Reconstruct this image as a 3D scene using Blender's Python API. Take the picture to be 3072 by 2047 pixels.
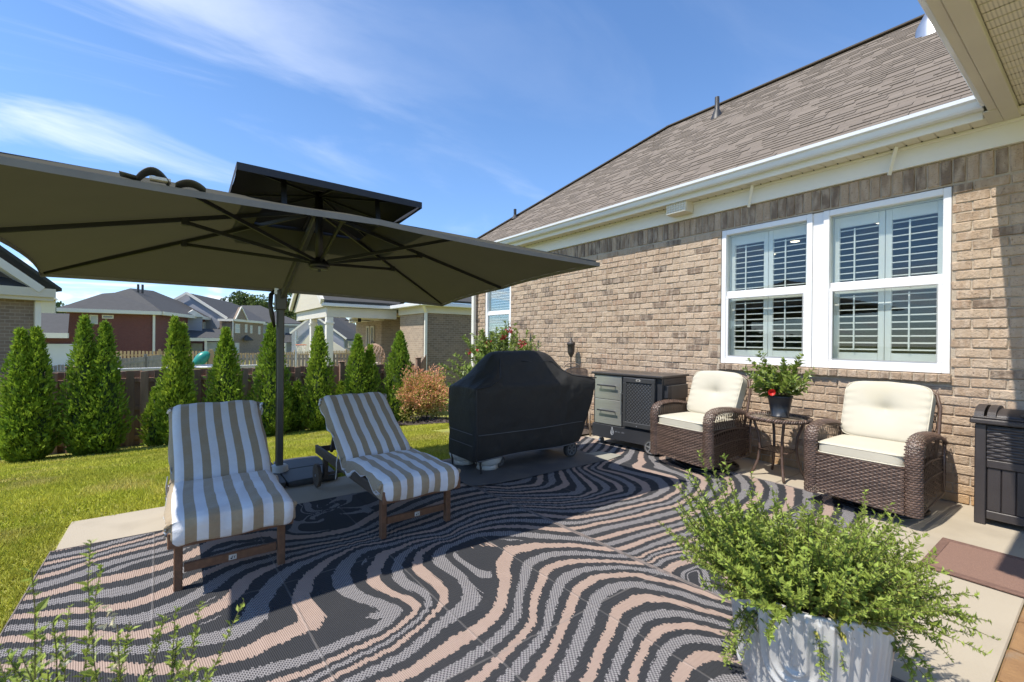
import bpy, bmesh, math, random
import numpy as np
from mathutils import Vector, Matrix
R_ = math.radians
rng = np.random.default_rng(7)
random.seed(7)
scene = bpy.context.scene
for o in list(bpy.data.objects): bpy.data.objects.remove(o)
COL = scene.collection

# ---------------------------------------------------------------- camera
yaw, pitch, roll = R_(36.45), R_(-0.10), R_(0.55)
fw = Vector((math.sin(yaw)*math.cos(pitch), math.cos(yaw)*math.cos(pitch), math.sin(pitch)))
rt = Vector((math.cos(yaw), -math.sin(yaw), 0)); up = rt.cross(fw)
r2 = rt*math.cos(roll) + up*math.sin(roll); u2 = -rt*math.sin(roll) + up*math.cos(roll)
cam = bpy.data.cameras.new('camera'); co = bpy.data.objects.new('camera', cam); COL.objects.link(co)
co.matrix_world = Matrix(((r2.x, u2.x, -fw.x, 0), (r2.y, u2.y, -fw.y, 0), (r2.z, u2.z, -fw.z, 1.30), (0, 0, 0, 1)))
cam.sensor_fit = 'HORIZONTAL'; cam.sensor_width = 36; cam.lens = 15.833
cam.clip_start = 0.05; cam.clip_end = 3000
cam.dof.use_dof = True; cam.dof.focus_distance = 4.2; cam.dof.aperture_fstop = 4.5
scene.camera = co

# ---------------------------------------------------------------- world and sun
SUN = Vector((-0.562, 0.0712, 1.0)).normalized()          # towards the sun
world = bpy.data.worlds.new('World'); scene.world = world; world.use_nodes = True
wn, wl = world.node_tree.nodes, world.node_tree.links
wn.clear()
def WN(t, **k):
    n = wn.new(t)
    for a, b in k.items(): setattr(n, a, b)
    return n
sky = WN('ShaderNodeTexSky', sky_type='NISHITA', sun_disc=False)
sky.sun_elevation = math.asin(SUN.z); sky.sun_rotation = math.atan2(SUN.x, SUN.y)
sky.air_density = 1.0; sky.dust_density = 0.0; sky.ozone_density = 1.6; sky.altitude = 900
tc = WN('ShaderNodeTexCoord'); sep = WN('ShaderNodeSeparateXYZ'); wl.new(tc.outputs['Generated'], sep.inputs[0])
def wmath(op, a, b=None):
    n = WN('ShaderNodeMath', operation=op)
    for i, v in enumerate((a, b)):
        if v is None: continue
        if isinstance(v, (int, float)): n.inputs[i].default_value = v
        else: wl.new(v, n.inputs[i])
    return n.outputs[0]
zz = wmath('ADD', wmath('MAXIMUM', sep.outputs[2], 0.0), 0.12)
cu, cv = wmath('DIVIDE', sep.outputs[0], zz), wmath('DIVIDE', sep.outputs[1], zz)
comb = WN('ShaderNodeCombineXYZ'); wl.new(cu, comb.inputs[0]); wl.new(cv, comb.inputs[1])
mp = WN('ShaderNodeMapping'); wl.new(comb.outputs[0], mp.inputs[0])
mp.inputs['Rotation'].default_value = (0, 0, R_(28)); mp.inputs['Scale'].default_value = (0.75, 1.9, 1); mp.inputs['Location'].default_value = (2.3, 0.9, 0)
n1 = WN('ShaderNodeTexNoise'); n1.inputs['Scale'].default_value = 1.0; n1.inputs['Detail'].default_value = 9; n1.inputs['Roughness'].default_value = 0.56; n1.inputs['Distortion'].default_value = 0.7
wl.new(mp.outputs[0], n1.inputs[0])
n2 = WN('ShaderNodeTexNoise'); n2.inputs['Scale'].default_value = 0.42; n2.inputs['Detail'].default_value = 2
mp2 = WN('ShaderNodeMapping'); mp2.inputs['Location'].default_value = (0.7, 3.1, 0); wl.new(comb.outputs[0], mp2.inputs[0]); wl.new(mp2.outputs[0], n2.inputs[0])
mr = WN('ShaderNodeMapRange'); mr.inputs[1].default_value = 0.40; mr.inputs[2].default_value = 0.66; wl.new(n2.outputs[0], mr.inputs[0])
ra = WN('ShaderNodeMapRange', interpolation_type='SMOOTHSTEP'); ra.inputs[1].default_value = 0.46; ra.inputs[2].default_value = 0.74; wl.new(n1.outputs[0], ra.inputs[0])
vd = WN('ShaderNodeVectorMath', operation='DOT_PRODUCT'); wl.new(tc.outputs['Generated'], vd.inputs[0]); vd.inputs[1].default_value = (-0.80, 0.60, 0.0)
side = WN('ShaderNodeMapRange', interpolation_type='SMOOTHSTEP'); side.inputs[1].default_value = 0.05; side.inputs[2].default_value = 0.85; side.inputs[3].default_value = 0.16; side.inputs[4].default_value = 1.0; wl.new(vd.outputs['Value'], side.inputs[0])
cl = wmath('MULTIPLY', wmath('MULTIPLY', ra.outputs[0], wmath('MAXIMUM', mr.outputs[0], side.outputs[0])), wmath('ADD', wmath('MULTIPLY', side.outputs[0], 0.62), 0.22))
# small cumulus low over the roofs
n3 = WN('ShaderNodeTexNoise'); n3.inputs['Scale'].default_value = 9; n3.inputs['Detail'].default_value = 6
mp3 = WN('ShaderNodeMapping'); mp3.inputs['Scale'].default_value = (1, 1, 2.6); wl.new(tc.outputs['Generated'], mp3.inputs[0]); wl.new(mp3.outputs[0], n3.inputs[0])
r3 = WN('ShaderNodeMapRange', interpolation_type='SMOOTHSTEP'); r3.inputs[1].default_value = 0.58; r3.inputs[2].default_value = 0.70; wl.new(n3.outputs[0], r3.inputs[0])
lo = WN('ShaderNodeMapRange'); lo.inputs[1].default_value = 0.13; lo.inputs[2].default_value = 0.08; wl.new(sep.outputs[2], lo.inputs[0])
cl = wmath('MINIMUM', wmath('ADD', cl, wmath('MULTIPLY', wmath('MULTIPLY', r3.outputs[0], lo.outputs[0]), 0.6)), 0.9)
hs = WN('ShaderNodeHueSaturation'); hs.inputs['Hue'].default_value = 0.503; hs.inputs['Value'].default_value = 1.20; hs.inputs['Saturation'].default_value = 1.15; wl.new(sky.outputs[0], hs.inputs['Color'])
hz = WN('ShaderNodeMapRange', interpolation_type='SMOOTHSTEP'); hz.inputs[1].default_value = -0.02; hz.inputs[2].default_value = 0.42; wl.new(sep.outputs[2], hz.inputs[0])
ht = WN('ShaderNodeMix', data_type='RGBA'); wl.new(hz.outputs[0], ht.inputs[0]); ht.inputs[6].default_value = (0.62, 0.70, 0.86, 1); ht.inputs[7].default_value = (1, 1, 1, 1)
hm = WN('ShaderNodeMix', data_type='RGBA', blend_type='MULTIPLY'); hm.inputs[0].default_value = 1; wl.new(hs.outputs[0], hm.inputs[6]); wl.new(ht.outputs[2], hm.inputs[7])
mix = WN('ShaderNodeMix', data_type='RGBA'); wl.new(cl, mix.inputs[0]); wl.new(hm.outputs[2], mix.inputs[6]); mix.inputs[7].default_value = (7.4, 7.5, 7.8, 1)
bg = WN('ShaderNodeBackground'); bg.inputs['Strength'].default_value = 0.15; wl.new(mix.outputs[2], bg.inputs[0])
wo = WN('ShaderNodeOutputWorld'); wl.new(bg.outputs[0], wo.inputs[0])
sl = bpy.data.lights.new('sun', 'SUN'); sl.energy = 4.7; sl.angle = R_(0.53); sl.color = (1.0, 0.935, 0.83)
so = bpy.data.objects.new('sun', sl); COL.objects.link(so); so.location = (-20, 3, 35)
so.rotation_euler = (-SUN).to_track_quat('-Z', 'Y').to_euler()
vs = scene.view_settings
vs.view_transform = 'Standard'; vs.look = 'None'; vs.exposure = 0.45; vs.gamma = 1.0
scene.cycles.max_bounces = 8; scene.cycles.transparent_max_bounces = 12; scene.cycles.use_denoising = True

# ---------------------------------------------------------------- materials
MATS = {}
def mat(name, c1, c2=None, scale=6, rough=0.7, bump=0.0, bscale=40, metal=0.0, spec=0.5, stretch=(1, 1, 1), tone=0.0, coord='pos',
        c3=None, s3=1.2, t3=(0.5, 0.7), translucent=0.0, detail=4, coat=0.0, lo=0.3, hi=0.7):
    if name in MATS: return MATS[name]
    m = bpy.data.materials.new(name); m.use_nodes = True; nt = m.node_tree; N, L = nt.nodes, nt.links
    b = N['Principled BSDF']; b.inputs['Roughness'].default_value = rough; b.inputs['Metallic'].default_value = metal
    b.inputs['Specular IOR Level'].default_value = spec
    if coat: b.inputs['Coat Weight'].default_value = coat
    if coord == 'pos': src = N.new('ShaderNodeNewGeometry').outputs['Position']
    else: src = N.new('ShaderNodeTexCoord').outputs['Object']
    mp = N.new('ShaderNodeMapping'); mp.inputs['Scale'].default_value = stretch; L.new(src, mp.inputs[0]); src = mp.outputs[0]
    c2 = c2 or tuple(x*0.85 for x in c1)
    nz = N.new('ShaderNodeTexNoise'); nz.inputs['Scale'].default_value = scale; nz.inputs['Detail'].default_value = detail; L.new(src, nz.inputs[0])
    mr = N.new('ShaderNodeMapRange'); mr.inputs[1].default_value = lo; mr.inputs[2].default_value = hi; L.new(nz.outputs[0], mr.inputs[0])
    mx = N.new('ShaderNodeMix'); mx.data_type = 'RGBA'; L.new(mr.outputs[0], mx.inputs[0]); mx.inputs[6].default_value = (*c1, 1); mx.inputs[7].default_value = (*c2, 1)
    col = mx.outputs[2]
    if c3:
        n3 = N.new('ShaderNodeTexNoise'); n3.inputs['Scale'].default_value = s3; n3.inputs['Detail'].default_value = 5; L.new(src, n3.inputs[0])
        m3 = N.new('ShaderNodeMapRange'); m3.inputs[1].default_value = t3[0]; m3.inputs[2].default_value = t3[1]; L.new(n3.outputs[0], m3.inputs[0])
        x3 = N.new('ShaderNodeMix'); x3.data_type = 'RGBA'; L.new(m3.outputs[0], x3.inputs[0]); L.new(col, x3.inputs[6]); x3.inputs[7].default_value = (*c3, 1); col = x3.outputs[2]
    if tone:
        at = N.new('ShaderNodeAttribute'); at.attribute_name = 'tone'
        ma = N.new('ShaderNodeMath'); ma.operation = 'MULTIPLY_ADD'; L.new(at.outputs['Fac'], ma.inputs[0]); ma.inputs[1].default_value = tone*2; ma.inputs[2].default_value = 1-tone
        vm = N.new('ShaderNodeVectorMath'); vm.operation = 'SCALE'; L.new(col, vm.inputs[0]); L.new(ma.outputs[0], vm.inputs['Scale']); col = vm.outputs[0]
    L.new(col, b.inputs['Base Color'])
    if bump:
        nb = N.new('ShaderNodeTexNoise'); nb.inputs['Scale'].default_value = bscale; nb.inputs['Detail'].default_value = 5; L.new(src, nb.inputs[0])
        bp = N.new('ShaderNodeBump'); bp.inputs['Strength'].default_value = bump; bp.inputs['Distance'].default_value = 0.01; L.new(nb.outputs[0], bp.inputs['Height']); L.new(bp.outputs[0], b.inputs['Normal'])
    if translucent:
        tr = N.new('ShaderNodeBsdfTranslucent'); L.new(col, tr.inputs['Color']); ms = N.new('ShaderNodeMixShader'); ms.inputs[0].default_value = translucent
        L.new(b.outputs[0], ms.inputs[1]); L.new(tr.outputs[0], ms.inputs[2]); L.new(ms.outputs[0], N['Material Output'].inputs[0])
    MATS[name] = m
    return m

# ---------------------------------------------------------------- mesh helpers
class MB:
    def __init__(s): s.v = []; s.f = []; s.t = []; s.cur = 0.5; s.weld = False
    def add(s, vs, fs, tone=None):
        n = len(s.v); s.v.extend([tuple(p) for p in vs])
        for f in fs: s.f.append(tuple(i+n for i in f)); s.t.append(s.cur if tone is None else tone)
        return s
    def box(s, x0, x1, y0, y1, z0, z1, ch=0.0, M=None, tone=None):
        if ch <= 0:
            vs = [(x, y, z) for x in (x0, x1) for y in (y0, y1) for z in (z0, z1)]
            fs = [(0, 1, 3, 2), (4, 6, 7, 5), (0, 4, 5, 1), (2, 3, 7, 6), (0, 2, 6, 4), (1, 5, 7, 3)]
        else:
            vs, idx = [], {}
            for i, x in enumerate((x0, x1)):
                for j, y in enumerate((y0, y1)):
                    for k, z in enumerate((z0, z1)):
                        sx, sy, sz = (1-2*i)*ch, (1-2*j)*ch, (1-2*k)*ch
                        for a, p in enumerate(((x, y+sy, z+sz), (x+sx, y, z+sz), (x+sx, y+sy, z))):
                            idx[i, j, k, a] = len(vs); vs.append(p)
            fs = []
            for i in (0, 1):
                q = [idx[i, 0, 0, 0], idx[i, 0, 1, 0], idx[i, 1, 1, 0], idx[i, 1, 0, 0]]; fs.append(q if i else q[::-1])
                q = [idx[0, i, 0, 1], idx[0, i, 1, 1], idx[1, i, 1, 1], idx[1, i, 0, 1]]; fs.append(q if not i else q[::-1])
                if i: fs[-1] = fs[-1]
                q = [idx[0, 0, i, 2], idx[1, 0, i, 2], idx[1, 1, i, 2], idx[0, 1, i, 2]]; fs.append(q if i else q[::-1])
            for j in (0, 1):
                for k in (0, 1):
                    fs.append([idx[0, j, k, 1], idx[1, j, k, 1], idx[1, j, k, 2], idx[0, j, k, 2]])
                    fs.append([idx[j, 0, k, 0], idx[j, 1, k, 0], idx[j, 1, k, 2], idx[j, 0, k, 2]])
                    fs.append([idx[j, k, 0, 0], idx[j, k, 1, 0], idx[j, k, 1, 1], idx[j, k, 0, 1]])
            for i in (0, 1):
                for j in (0, 1):
                    for k in (0, 1): fs.append([idx[i, j, k, 0], idx[i, j, k, 1], idx[i, j, k, 2]])
        if M is not None: vs = [tuple(M @ Vector(p)) for p in vs]
        return s.add(vs, fs, tone)
    def beam(s, a, b, w, h, upv=(0, 0, 1), ch=0.0, tone=None):     # box from a to b, width w (across), height h (along up)
        a, b = Vector(a), Vector(b); d = (b-a); L = d.length; d.normalize()
        u = Vector(upv); x = d.cross(u)
        if x.length < 1e-4: x = d.cross(Vector((1, 0, 0)))
        x.normalize(); u = x.cross(d)
        M = Matrix(((d.x, x.x, u.x, a.x), (d.y, x.y, u.y, a.y), (d.z, x.z, u.z, a.z), (0, 0, 0, 1)))
        return s.box(0, L, -w/2, w/2, -h/2, h/2, ch, M, tone)
    def tube(s, path, r, n=8, cap=True, closed=False, tone=None):
        P = [Vector(p) for p in path]; m = len(P); rs = r if isinstance(r, (list, tuple)) else [r]*m
        vs, fs = [], []; prev = None
        for i, p in enumerate(P):
            if closed: d = P[(i+1) % m]-P[i-1]
            else: d = P[min(i+1, m-1)]-P[max(i-1, 0)]
            d.normalize()
            if prev is None:
                x = d.cross(Vector((0, 0, 1)))
                if x.length < 1e-3: x = d.cross(Vector((1, 0, 0)))
            else: x = prev-d*prev.dot(d)
            x.normalize(); prev = x; y = d.cross(x)
            for k in range(n):
                a = 2*math.pi*k/n; vs.append(tuple(p+x*(rs[i]*math.cos(a))+y*(rs[i]*math.sin(a))))
        for i in range(m if closed else m-1):
            j = (i+1) % m
            for k in range(n): fs.append((i*n+k, i*n+(k+1) % n, j*n+(k+1) % n, j*n+k))
        if cap and not closed: fs.append(tuple(range(n))[::-1]); fs.append(tuple((m-1)*n+k for k in range(n)))
        return s.add(vs, fs, tone)
    def lathe(s, prof, c=(0, 0, 0), n=32, rf=None, tone=None):     # prof: (r, z)
        vs, fs = [], []; m = len(prof)
        for i, (r, z) in enumerate(prof):
            for k in range(n):
                a = 2*math.pi*k/n; rr = r if rf is None else rf(r, z, a)
                vs.append((c[0]+rr*math.cos(a), c[1]+rr*math.sin(a), c[2]+z))
        for i in range(m-1):
            for k in range(n): fs.append((i*n+k, i*n+(k+1) % n, (i+1)*n+(k+1) % n, (i+1)*n+k))
        return s.add(vs, fs, tone)
    def grid(s, fn, nu, nv, tone=None):                           # fn(u,v) -> point, u,v in 0..1
        vs = [tuple(fn(i/nu, j/nv)) for j in range(nv+1) for i in range(nu+1)]
        fs = [(j*(nu+1)+i, j*(nu+1)+i+1, (j+1)*(nu+1)+i+1, (j+1)*(nu+1)+i) for j in range(nv) for i in range(nu)]
        return s.add(vs, fs, tone)
    def superq(s, c, sx, sy, sz, e1=0.25, e2=0.25, nu=36, nv=18, warp=None, tone=None):
        sg = lambda v, e: math.copysign(abs(v)**e, v)
        vs, fs = [], []
        for j in range(nv+1):
            ph = -math.pi/2+math.pi*j/nv
            for i in range(nu):
                th = 2*math.pi*i/nu
                p = (sx/2*sg(math.cos(ph), e1)*sg(math.cos(th), e2), sy/2*sg(math.cos(ph), e1)*sg(math.sin(th), e2), sz/2*sg(math.sin(ph), e1))
                if warp: p = warp(*p)
                vs.append((c[0]+p[0], c[1]+p[1], c[2]+p[2]))
        for j in range(nv):
            for i in range(nu): fs.append((j*nu+i, j*nu+(i+1) % nu, (j+1)*nu+(i+1) % nu, (j+1)*nu+i))
        return s.add(vs, fs, tone)
    def rbox(s, c, sx, sy, sz, k=8, n=20, warp=None, tone=None):      # evenly gridded rounded box
        for ax in range(3):
            for sg in (-1, 1):
                def fn(u, v, ax=ax, sg=sg):
                    p = [0, 0, 0]; p[ax] = sg; p[(ax+1) % 3] = 2*u-1; p[(ax+2) % 3] = 2*v-1
                    d = sum(abs(q)**k for q in p)**(1/k); p = (p[0]/d*sx/2, p[1]/d*sy/2, p[2]/d*sz/2)
                    if warp: p = warp(*p)
                    return (c[0]+p[0], c[1]+p[1], c[2]+p[2])
                s.grid(fn, n, n, tone)
        return s
    def poly(s, pts, tone=None): return s.add(pts, [tuple(range(len(pts)))], tone)
    def slab(s, pts, off, tone=None):                              # polygon extruded by vector off
        n = len(pts); o = Vector(off); vs = [tuple(p) for p in pts]+[tuple(Vector(p)+o) for p in pts]
        fs = [tuple(range(n)), tuple(range(2*n-1, n-1, -1))]+[(i, i+n, (i+1) % n+n, (i+1) % n) for i in range(n)]
        return s.add(vs, fs, tone)
    def mesh(s, name, smooth=False):
        me = bpy.data.meshes.new(name); me.from_pydata(s.v, [], s.f)
        bm = bmesh.new(); bm.from_mesh(me); bmesh.ops.remove_doubles(bm, verts=bm.verts, dist=1e-6) if s.weld else None; bmesh.ops.recalc_face_normals(bm, faces=bm.faces); bm.to_mesh(me); bm.free()
        at = me.attributes.new('tone', 'FLOAT', 'FACE'); at.data.foreach_set('value', s.t)
        if smooth: me.shade_smooth() if hasattr(me, 'shade_smooth') else None; me.polygons.foreach_set('use_smooth', [smooth]*len(me.polygons))
        me.update(); return me

def link(name, me, m=None, parent=None, world=True):
    o = bpy.data.objects.new(name, me); COL.objects.link(o)
    if me is not None and m is not None and not me.materials: me.materials.append(m)
    if parent is not None:
        o.parent = parent
        if world: o.matrix_parent_inverse = wmat(parent).inverted()
    return o
def wmat(o):
    M = Matrix.LocRotScale(o.location, o.rotation_euler, o.scale)
    if o.parent: M = wmat(o.parent) @ o.matrix_parent_inverse @ M
    return M
def obj(name, mb, m, parent=None, smooth=False, world=True): return link(name, mb.mesh(name, smooth), m, parent, world)
def tag(o, label=None, cat=None, group=None, kind=None):
    if label: o['label'] = label
    if cat: o['category'] = cat
    if group: o['group'] = group
    if kind: o['kind'] = kind
    return o
def thing(name, loc, label, cat, group=None, rz=0.0):
    o = bpy.data.objects.new(name, None); COL.objects.link(o); o.location = loc; o.rotation_euler = (0, 0, rz)
    o.empty_display_size = 0.1
    return tag(o, label, cat, group)
def np_mesh(name, V, F, m, tone=None, smooth=False):
    me = bpy.data.meshes.new(name); V = np.asarray(V, np.float32); F = np.asarray(F, np.int32); k = F.shape[1]
    me.vertices.add(len(V)); me.vertices.foreach_set('co', V.ravel())
    me.loops.add(F.size); me.loops.foreach_set('vertex_index', F.ravel())
    me.polygons.add(len(F)); me.polygons.foreach_set('loop_start', np.arange(0, F.size, k, dtype=np.int32))
    me.polygons.foreach_set('use_smooth', np.full(len(F), smooth))
    me.update(calc_edges=True)
    if tone is not None:
        at = me.attributes.new('tone', 'FLOAT', 'FACE'); at.data.foreach_set('value', np.asarray(tone, np.float32))
    me.materials.append(m); return me
def leaves(P, D, L, W, up=None, fold=0.25, tone=None):
    """rhombic folded leaves: P base (n,3), D direction (n,3 unit), L, W (n)"""
    n = len(P); D = D/np.maximum(np.linalg.norm(D, axis=1, keepdims=True), 1e-6)
    if up is None: up = rng.normal(size=(n, 3))+np.array([0, 0, 0.6])
    S = np.cross(D, up); S /= np.maximum(np.linalg.norm(S, axis=1, keepdims=True), 1e-6); Nn = np.cross(S, D)
    L = np.broadcast_to(L, n)[:, None]; W = np.broadcast_to(W, n)[:, None]
    a = P; b = P+D*L*0.45+S*W*0.5+Nn*W*fold; c = P+D*L-Nn*L*0.12; d = P+D*L*0.45-S*W*0.5+Nn*W*fold
    V = np.stack([a, b, c, d], 1).reshape(-1, 3); i = np.arange(n)[:, None]*4
    F = np.concatenate([i+[0, 1, 2], i+[0, 2, 3]], 1).reshape(-1, 3)
    t = rng.random(n) if tone is None else tone
    return V, F, np.repeat(t, 2)
def join(parts):
    V, F, T, n = [], [], [], 0
    for v, f, t in parts: V.append(v); F.append(f+n); T.append(t); n += len(v)
    return np.concatenate(V), np.concatenate(F), np.concatenate(T)
def weave(mb, surf, nu, nv, amp=0.004, fill=0.9, stakes=True, sub=2, tone=(0.35, 0.75)):
    """woven strands over surf(u,v)->(p,n): nv rows along u going over and under nu stakes"""
    for j in range(nv):
        v0, v1 = (j+0.5-fill/2)/nv, (j+0.5+fill/2)/nv; vc = (j+0.5)/nv
        vs, fs = [], []; K = nu*sub
        for k in range(K+1):
            u = k/K; off = amp*math.cos(math.pi*(k/sub+j))
            for q, vv in enumerate((v0, vc, v1)):
                p, nn = surf(u, vv); vs.append(tuple(Vector(p)+Vector(nn)*(off+(amp*0.9 if q == 1 else 0))))
        for k in range(K):
            for q in (0, 1): fs.append((k*3+q, k*3+q+1, (k+1)*3+q+1, (k+1)*3+q))
        mb.add(vs, fs, random.uniform(*tone))
    if stakes:
        for i in range(nu+1):
            u = i/nu; du = 0.28/nu; vs, fs = [], []; K = max(nv//2, 4)
            for k in range(K+1):
                for uu in (u-du, u+du):
                    p, nn = surf(min(max(uu, 0), 1), k/K); vs.append(tuple(Vector(p)+Vector(nn)*(-amp*0.6)))
            for k in range(K): fs.append((k*2, k*2+1, k*2+3, k*2+2))
            mb.add(vs, fs, random.uniform(tone[0]*0.7, tone[1]*0.8))
def lattice(mb, surf, n, w=0.004, waves=3, th=0.003, tone=(0.3, 0.7)):
    """pairs of wavy uprights that cross each other: the open diamond weave under the arms"""
    for i in range(n):
        for sgn in (1, -1):
            vs, fs = [], []; K = waves*6
            for k in range(K+1):
                v = k/K; u = (i+0.5+sgn*0.42*math.sin(v*math.pi*waves))/n
                for du in (-w, w):
                    p, nn = surf(min(max(u+du, 0), 1), v); vs.append(tuple(Vector(p)+Vector(nn)*(th*sgn)))
            for k in range(K): fs.append((k*2, k*2+1, k*2+3, k*2+2))
            mb.add(vs, fs, random.uniform(*tone))
# ---------------------------------------------------------------- ground
def gz(x, y):
    s = np.clip((np.asarray(y, float)-4.9)/6.1, 0, 1)
    z = -0.02-0.73*(0.35*s+0.65*s*s*(3-2*s))
    z2 = np.clip((np.asarray(y, float)-11)/30, 0, 1)
    return z-0.95*z2*(2-z2)+0.0*np.asarray(x, float)
def terrain():
    xs = np.unique(np.concatenate([np.linspace(-600, -40, 15), np.linspace(-40, -6, 18), np.linspace(-6, 9, 61), np.linspace(9, 60, 18), np.linspace(60, 600, 13)]))
    ys = np.unique(np.concatenate([np.linspace(-40, 2, 12), np.linspace(2, 14, 61), np.linspace(14, 60, 24), np.linspace(60, 900, 25)]))
    X, Y = np.meshgrid(xs, ys); Z = gz(X, Y)+0.012*np.sin(X*2.1+Y*0.7)*np.sin(Y*1.7)*(Y > 5)
    V = np.stack([X, Y, Z], -1).reshape(-1, 3); n = len(xs)
    i = np.arange(len(ys)-1)[:, None]*n+np.arange(n-1)[None]; i = i.ravel()[:, None]
    F = i+np.array([0, 1, n+1, n])
    m = mat('lawn_soil', (0.24, 0.26, 0.04), (0.31, 0.31, 0.06), 3.0, 0.95, 0.4, 60, c3=(0.19, 0.165, 0.06), s3=0.8, t3=(0.52, 0.72))
    me = np_mesh('ground', V, F, m, smooth=True)
    return tag(link('ground', me), 'green lawn sloping down from the patio to the fence and fields beyond', 'lawn', kind='structure')
terrain()
def grass():
    parts = []
    def patch(x0, x1, y0, y1, dens, h, w):
        n = int((x1-x0)*(y1-y0)*dens); x = rng.uniform(x0, x1, n); y = rng.uniform(y0, y1, n)
        j_ = rng.normal(0, 0.014, n); k = ~((x > -0.615+j_) & (x < 5.2) & (y < 4.37-j_) & (y > -2)) & ~((x > 0.33) & (x < 1.2) & (y > 4.2) & (y < 5.12)) & ~((x > 2.9) & (y > 8.6+0.25*np.sin(x*4))) & ~((x > 4.1+0.1*np.sin(y*5)) & (y > 4.3))
        x, y = x[k], y[k]; n = len(x)
        P = np.stack([x, y, gz(x, y)-0.004], 1); D = np.stack([rng.normal(0, 0.55, n), rng.normal(0, 0.55, n), np.ones(n)], 1)
        cl = 0.5+0.5*np.sin(x*1.9+1.3*np.sin(y*1.1))*np.sin(y*2.3+x*0.7)
        V, F, T = leaves(P, D, h*rng.uniform(0.6, 1.3, n)*(0.8+0.45*cl), w*rng.uniform(0.7, 1.2, n), fold=0.1, tone=np.clip(0.35*cl+rng.random(n)*0.65, 0, 1))
        parts.append((V, F, T))
    patch(-2.2, -0.6, 1.6, 4.4, 9000, 0.045, 0.0075)
    patch(-2.6, 3.2, 4.3, 6.6, 5200, 0.042, 0.010)
    patch(-3.0, 4.6, 6.6, 10.6, 2600, 0.045, 0.016)
    patch(-5.0, -3.0, 3.0, 10.6, 700, 0.045, 0.018)
    V, F, T = join(parts)
    m = mat('grass_blades', (0.40, 0.43, 0.05), (0.52, 0.51, 0.08), 1.6, 0.6, spec=0.25, tone=0.42, translucent=0.32, c3=(0.58, 0.50, 0.17), s3=1.3, t3=(0.52, 0.72))
    tag(link('lawn_grass', np_mesh('lawn_grass', V, F, m, T)), 'short bright green grass of the lawn beside the patio', 'grass', kind='stuff')
grass()
# patio slab
cm = mat('concrete', (0.425, 0.37, 0.285), (0.375, 0.325, 0.25), 1.4, 0.85, 0.25, 120, c3=(0.32, 0.275, 0.21), s3=2.3, t3=(0.55, 0.8))
slab = MB().box(-0.60, 5.16, 0.285, 1.9, -0.13, 0.0, 0.006).box(-0.60, 5.16, 1.906, 4.36, -0.13, 0.0, 0.006)
tag(obj('patio', slab, cm), 'beige concrete patio slab beside the brick house', 'patio', kind='structure')
# brick edging at the porch side: rowlock bricks
bp = tag(obj('porch_floor', MB().box(-1.5, 5.16, -4, 0.279, -0.13, -0.012), mat('mortar_floor', (0.42, 0.37, 0.30), (0.34, 0.30, 0.25), 8, 0.95, 0.4, 90)),
         'brick edged porch floor at the side of the patio', 'porch floor', kind='structure')
em = mat('edging_brick', (0.40, 0.23, 0.10), (0.30, 0.165, 0.075), 9, 0.85, 0.6, 70, tone=0.3, c3=(0.30, 0.25, 0.19), s3=7, t3=(0.55, 0.75))
evar = []
for k in range(5):
    b = MB(); b.cur = random.random(); b.box(0, 0.300, -0.095, 0, -0.06, 0.004, 0.006)
    b.v = [(x+random.uniform(-.004, .004), y+random.uniform(-.003, .003), z+random.uniform(-.002, .002)) for x, y, z in b.v]
    me = b.mesh('brick'); me.materials.append(em); evar.append(me)
for r in range(3):
    for i in range(14):
        o = link('brick', random.choice(evar), None, bp); o.location = (1.0+i*0.312+(r % 2)*0.15, 0.281-r*0.107, 0)
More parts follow.
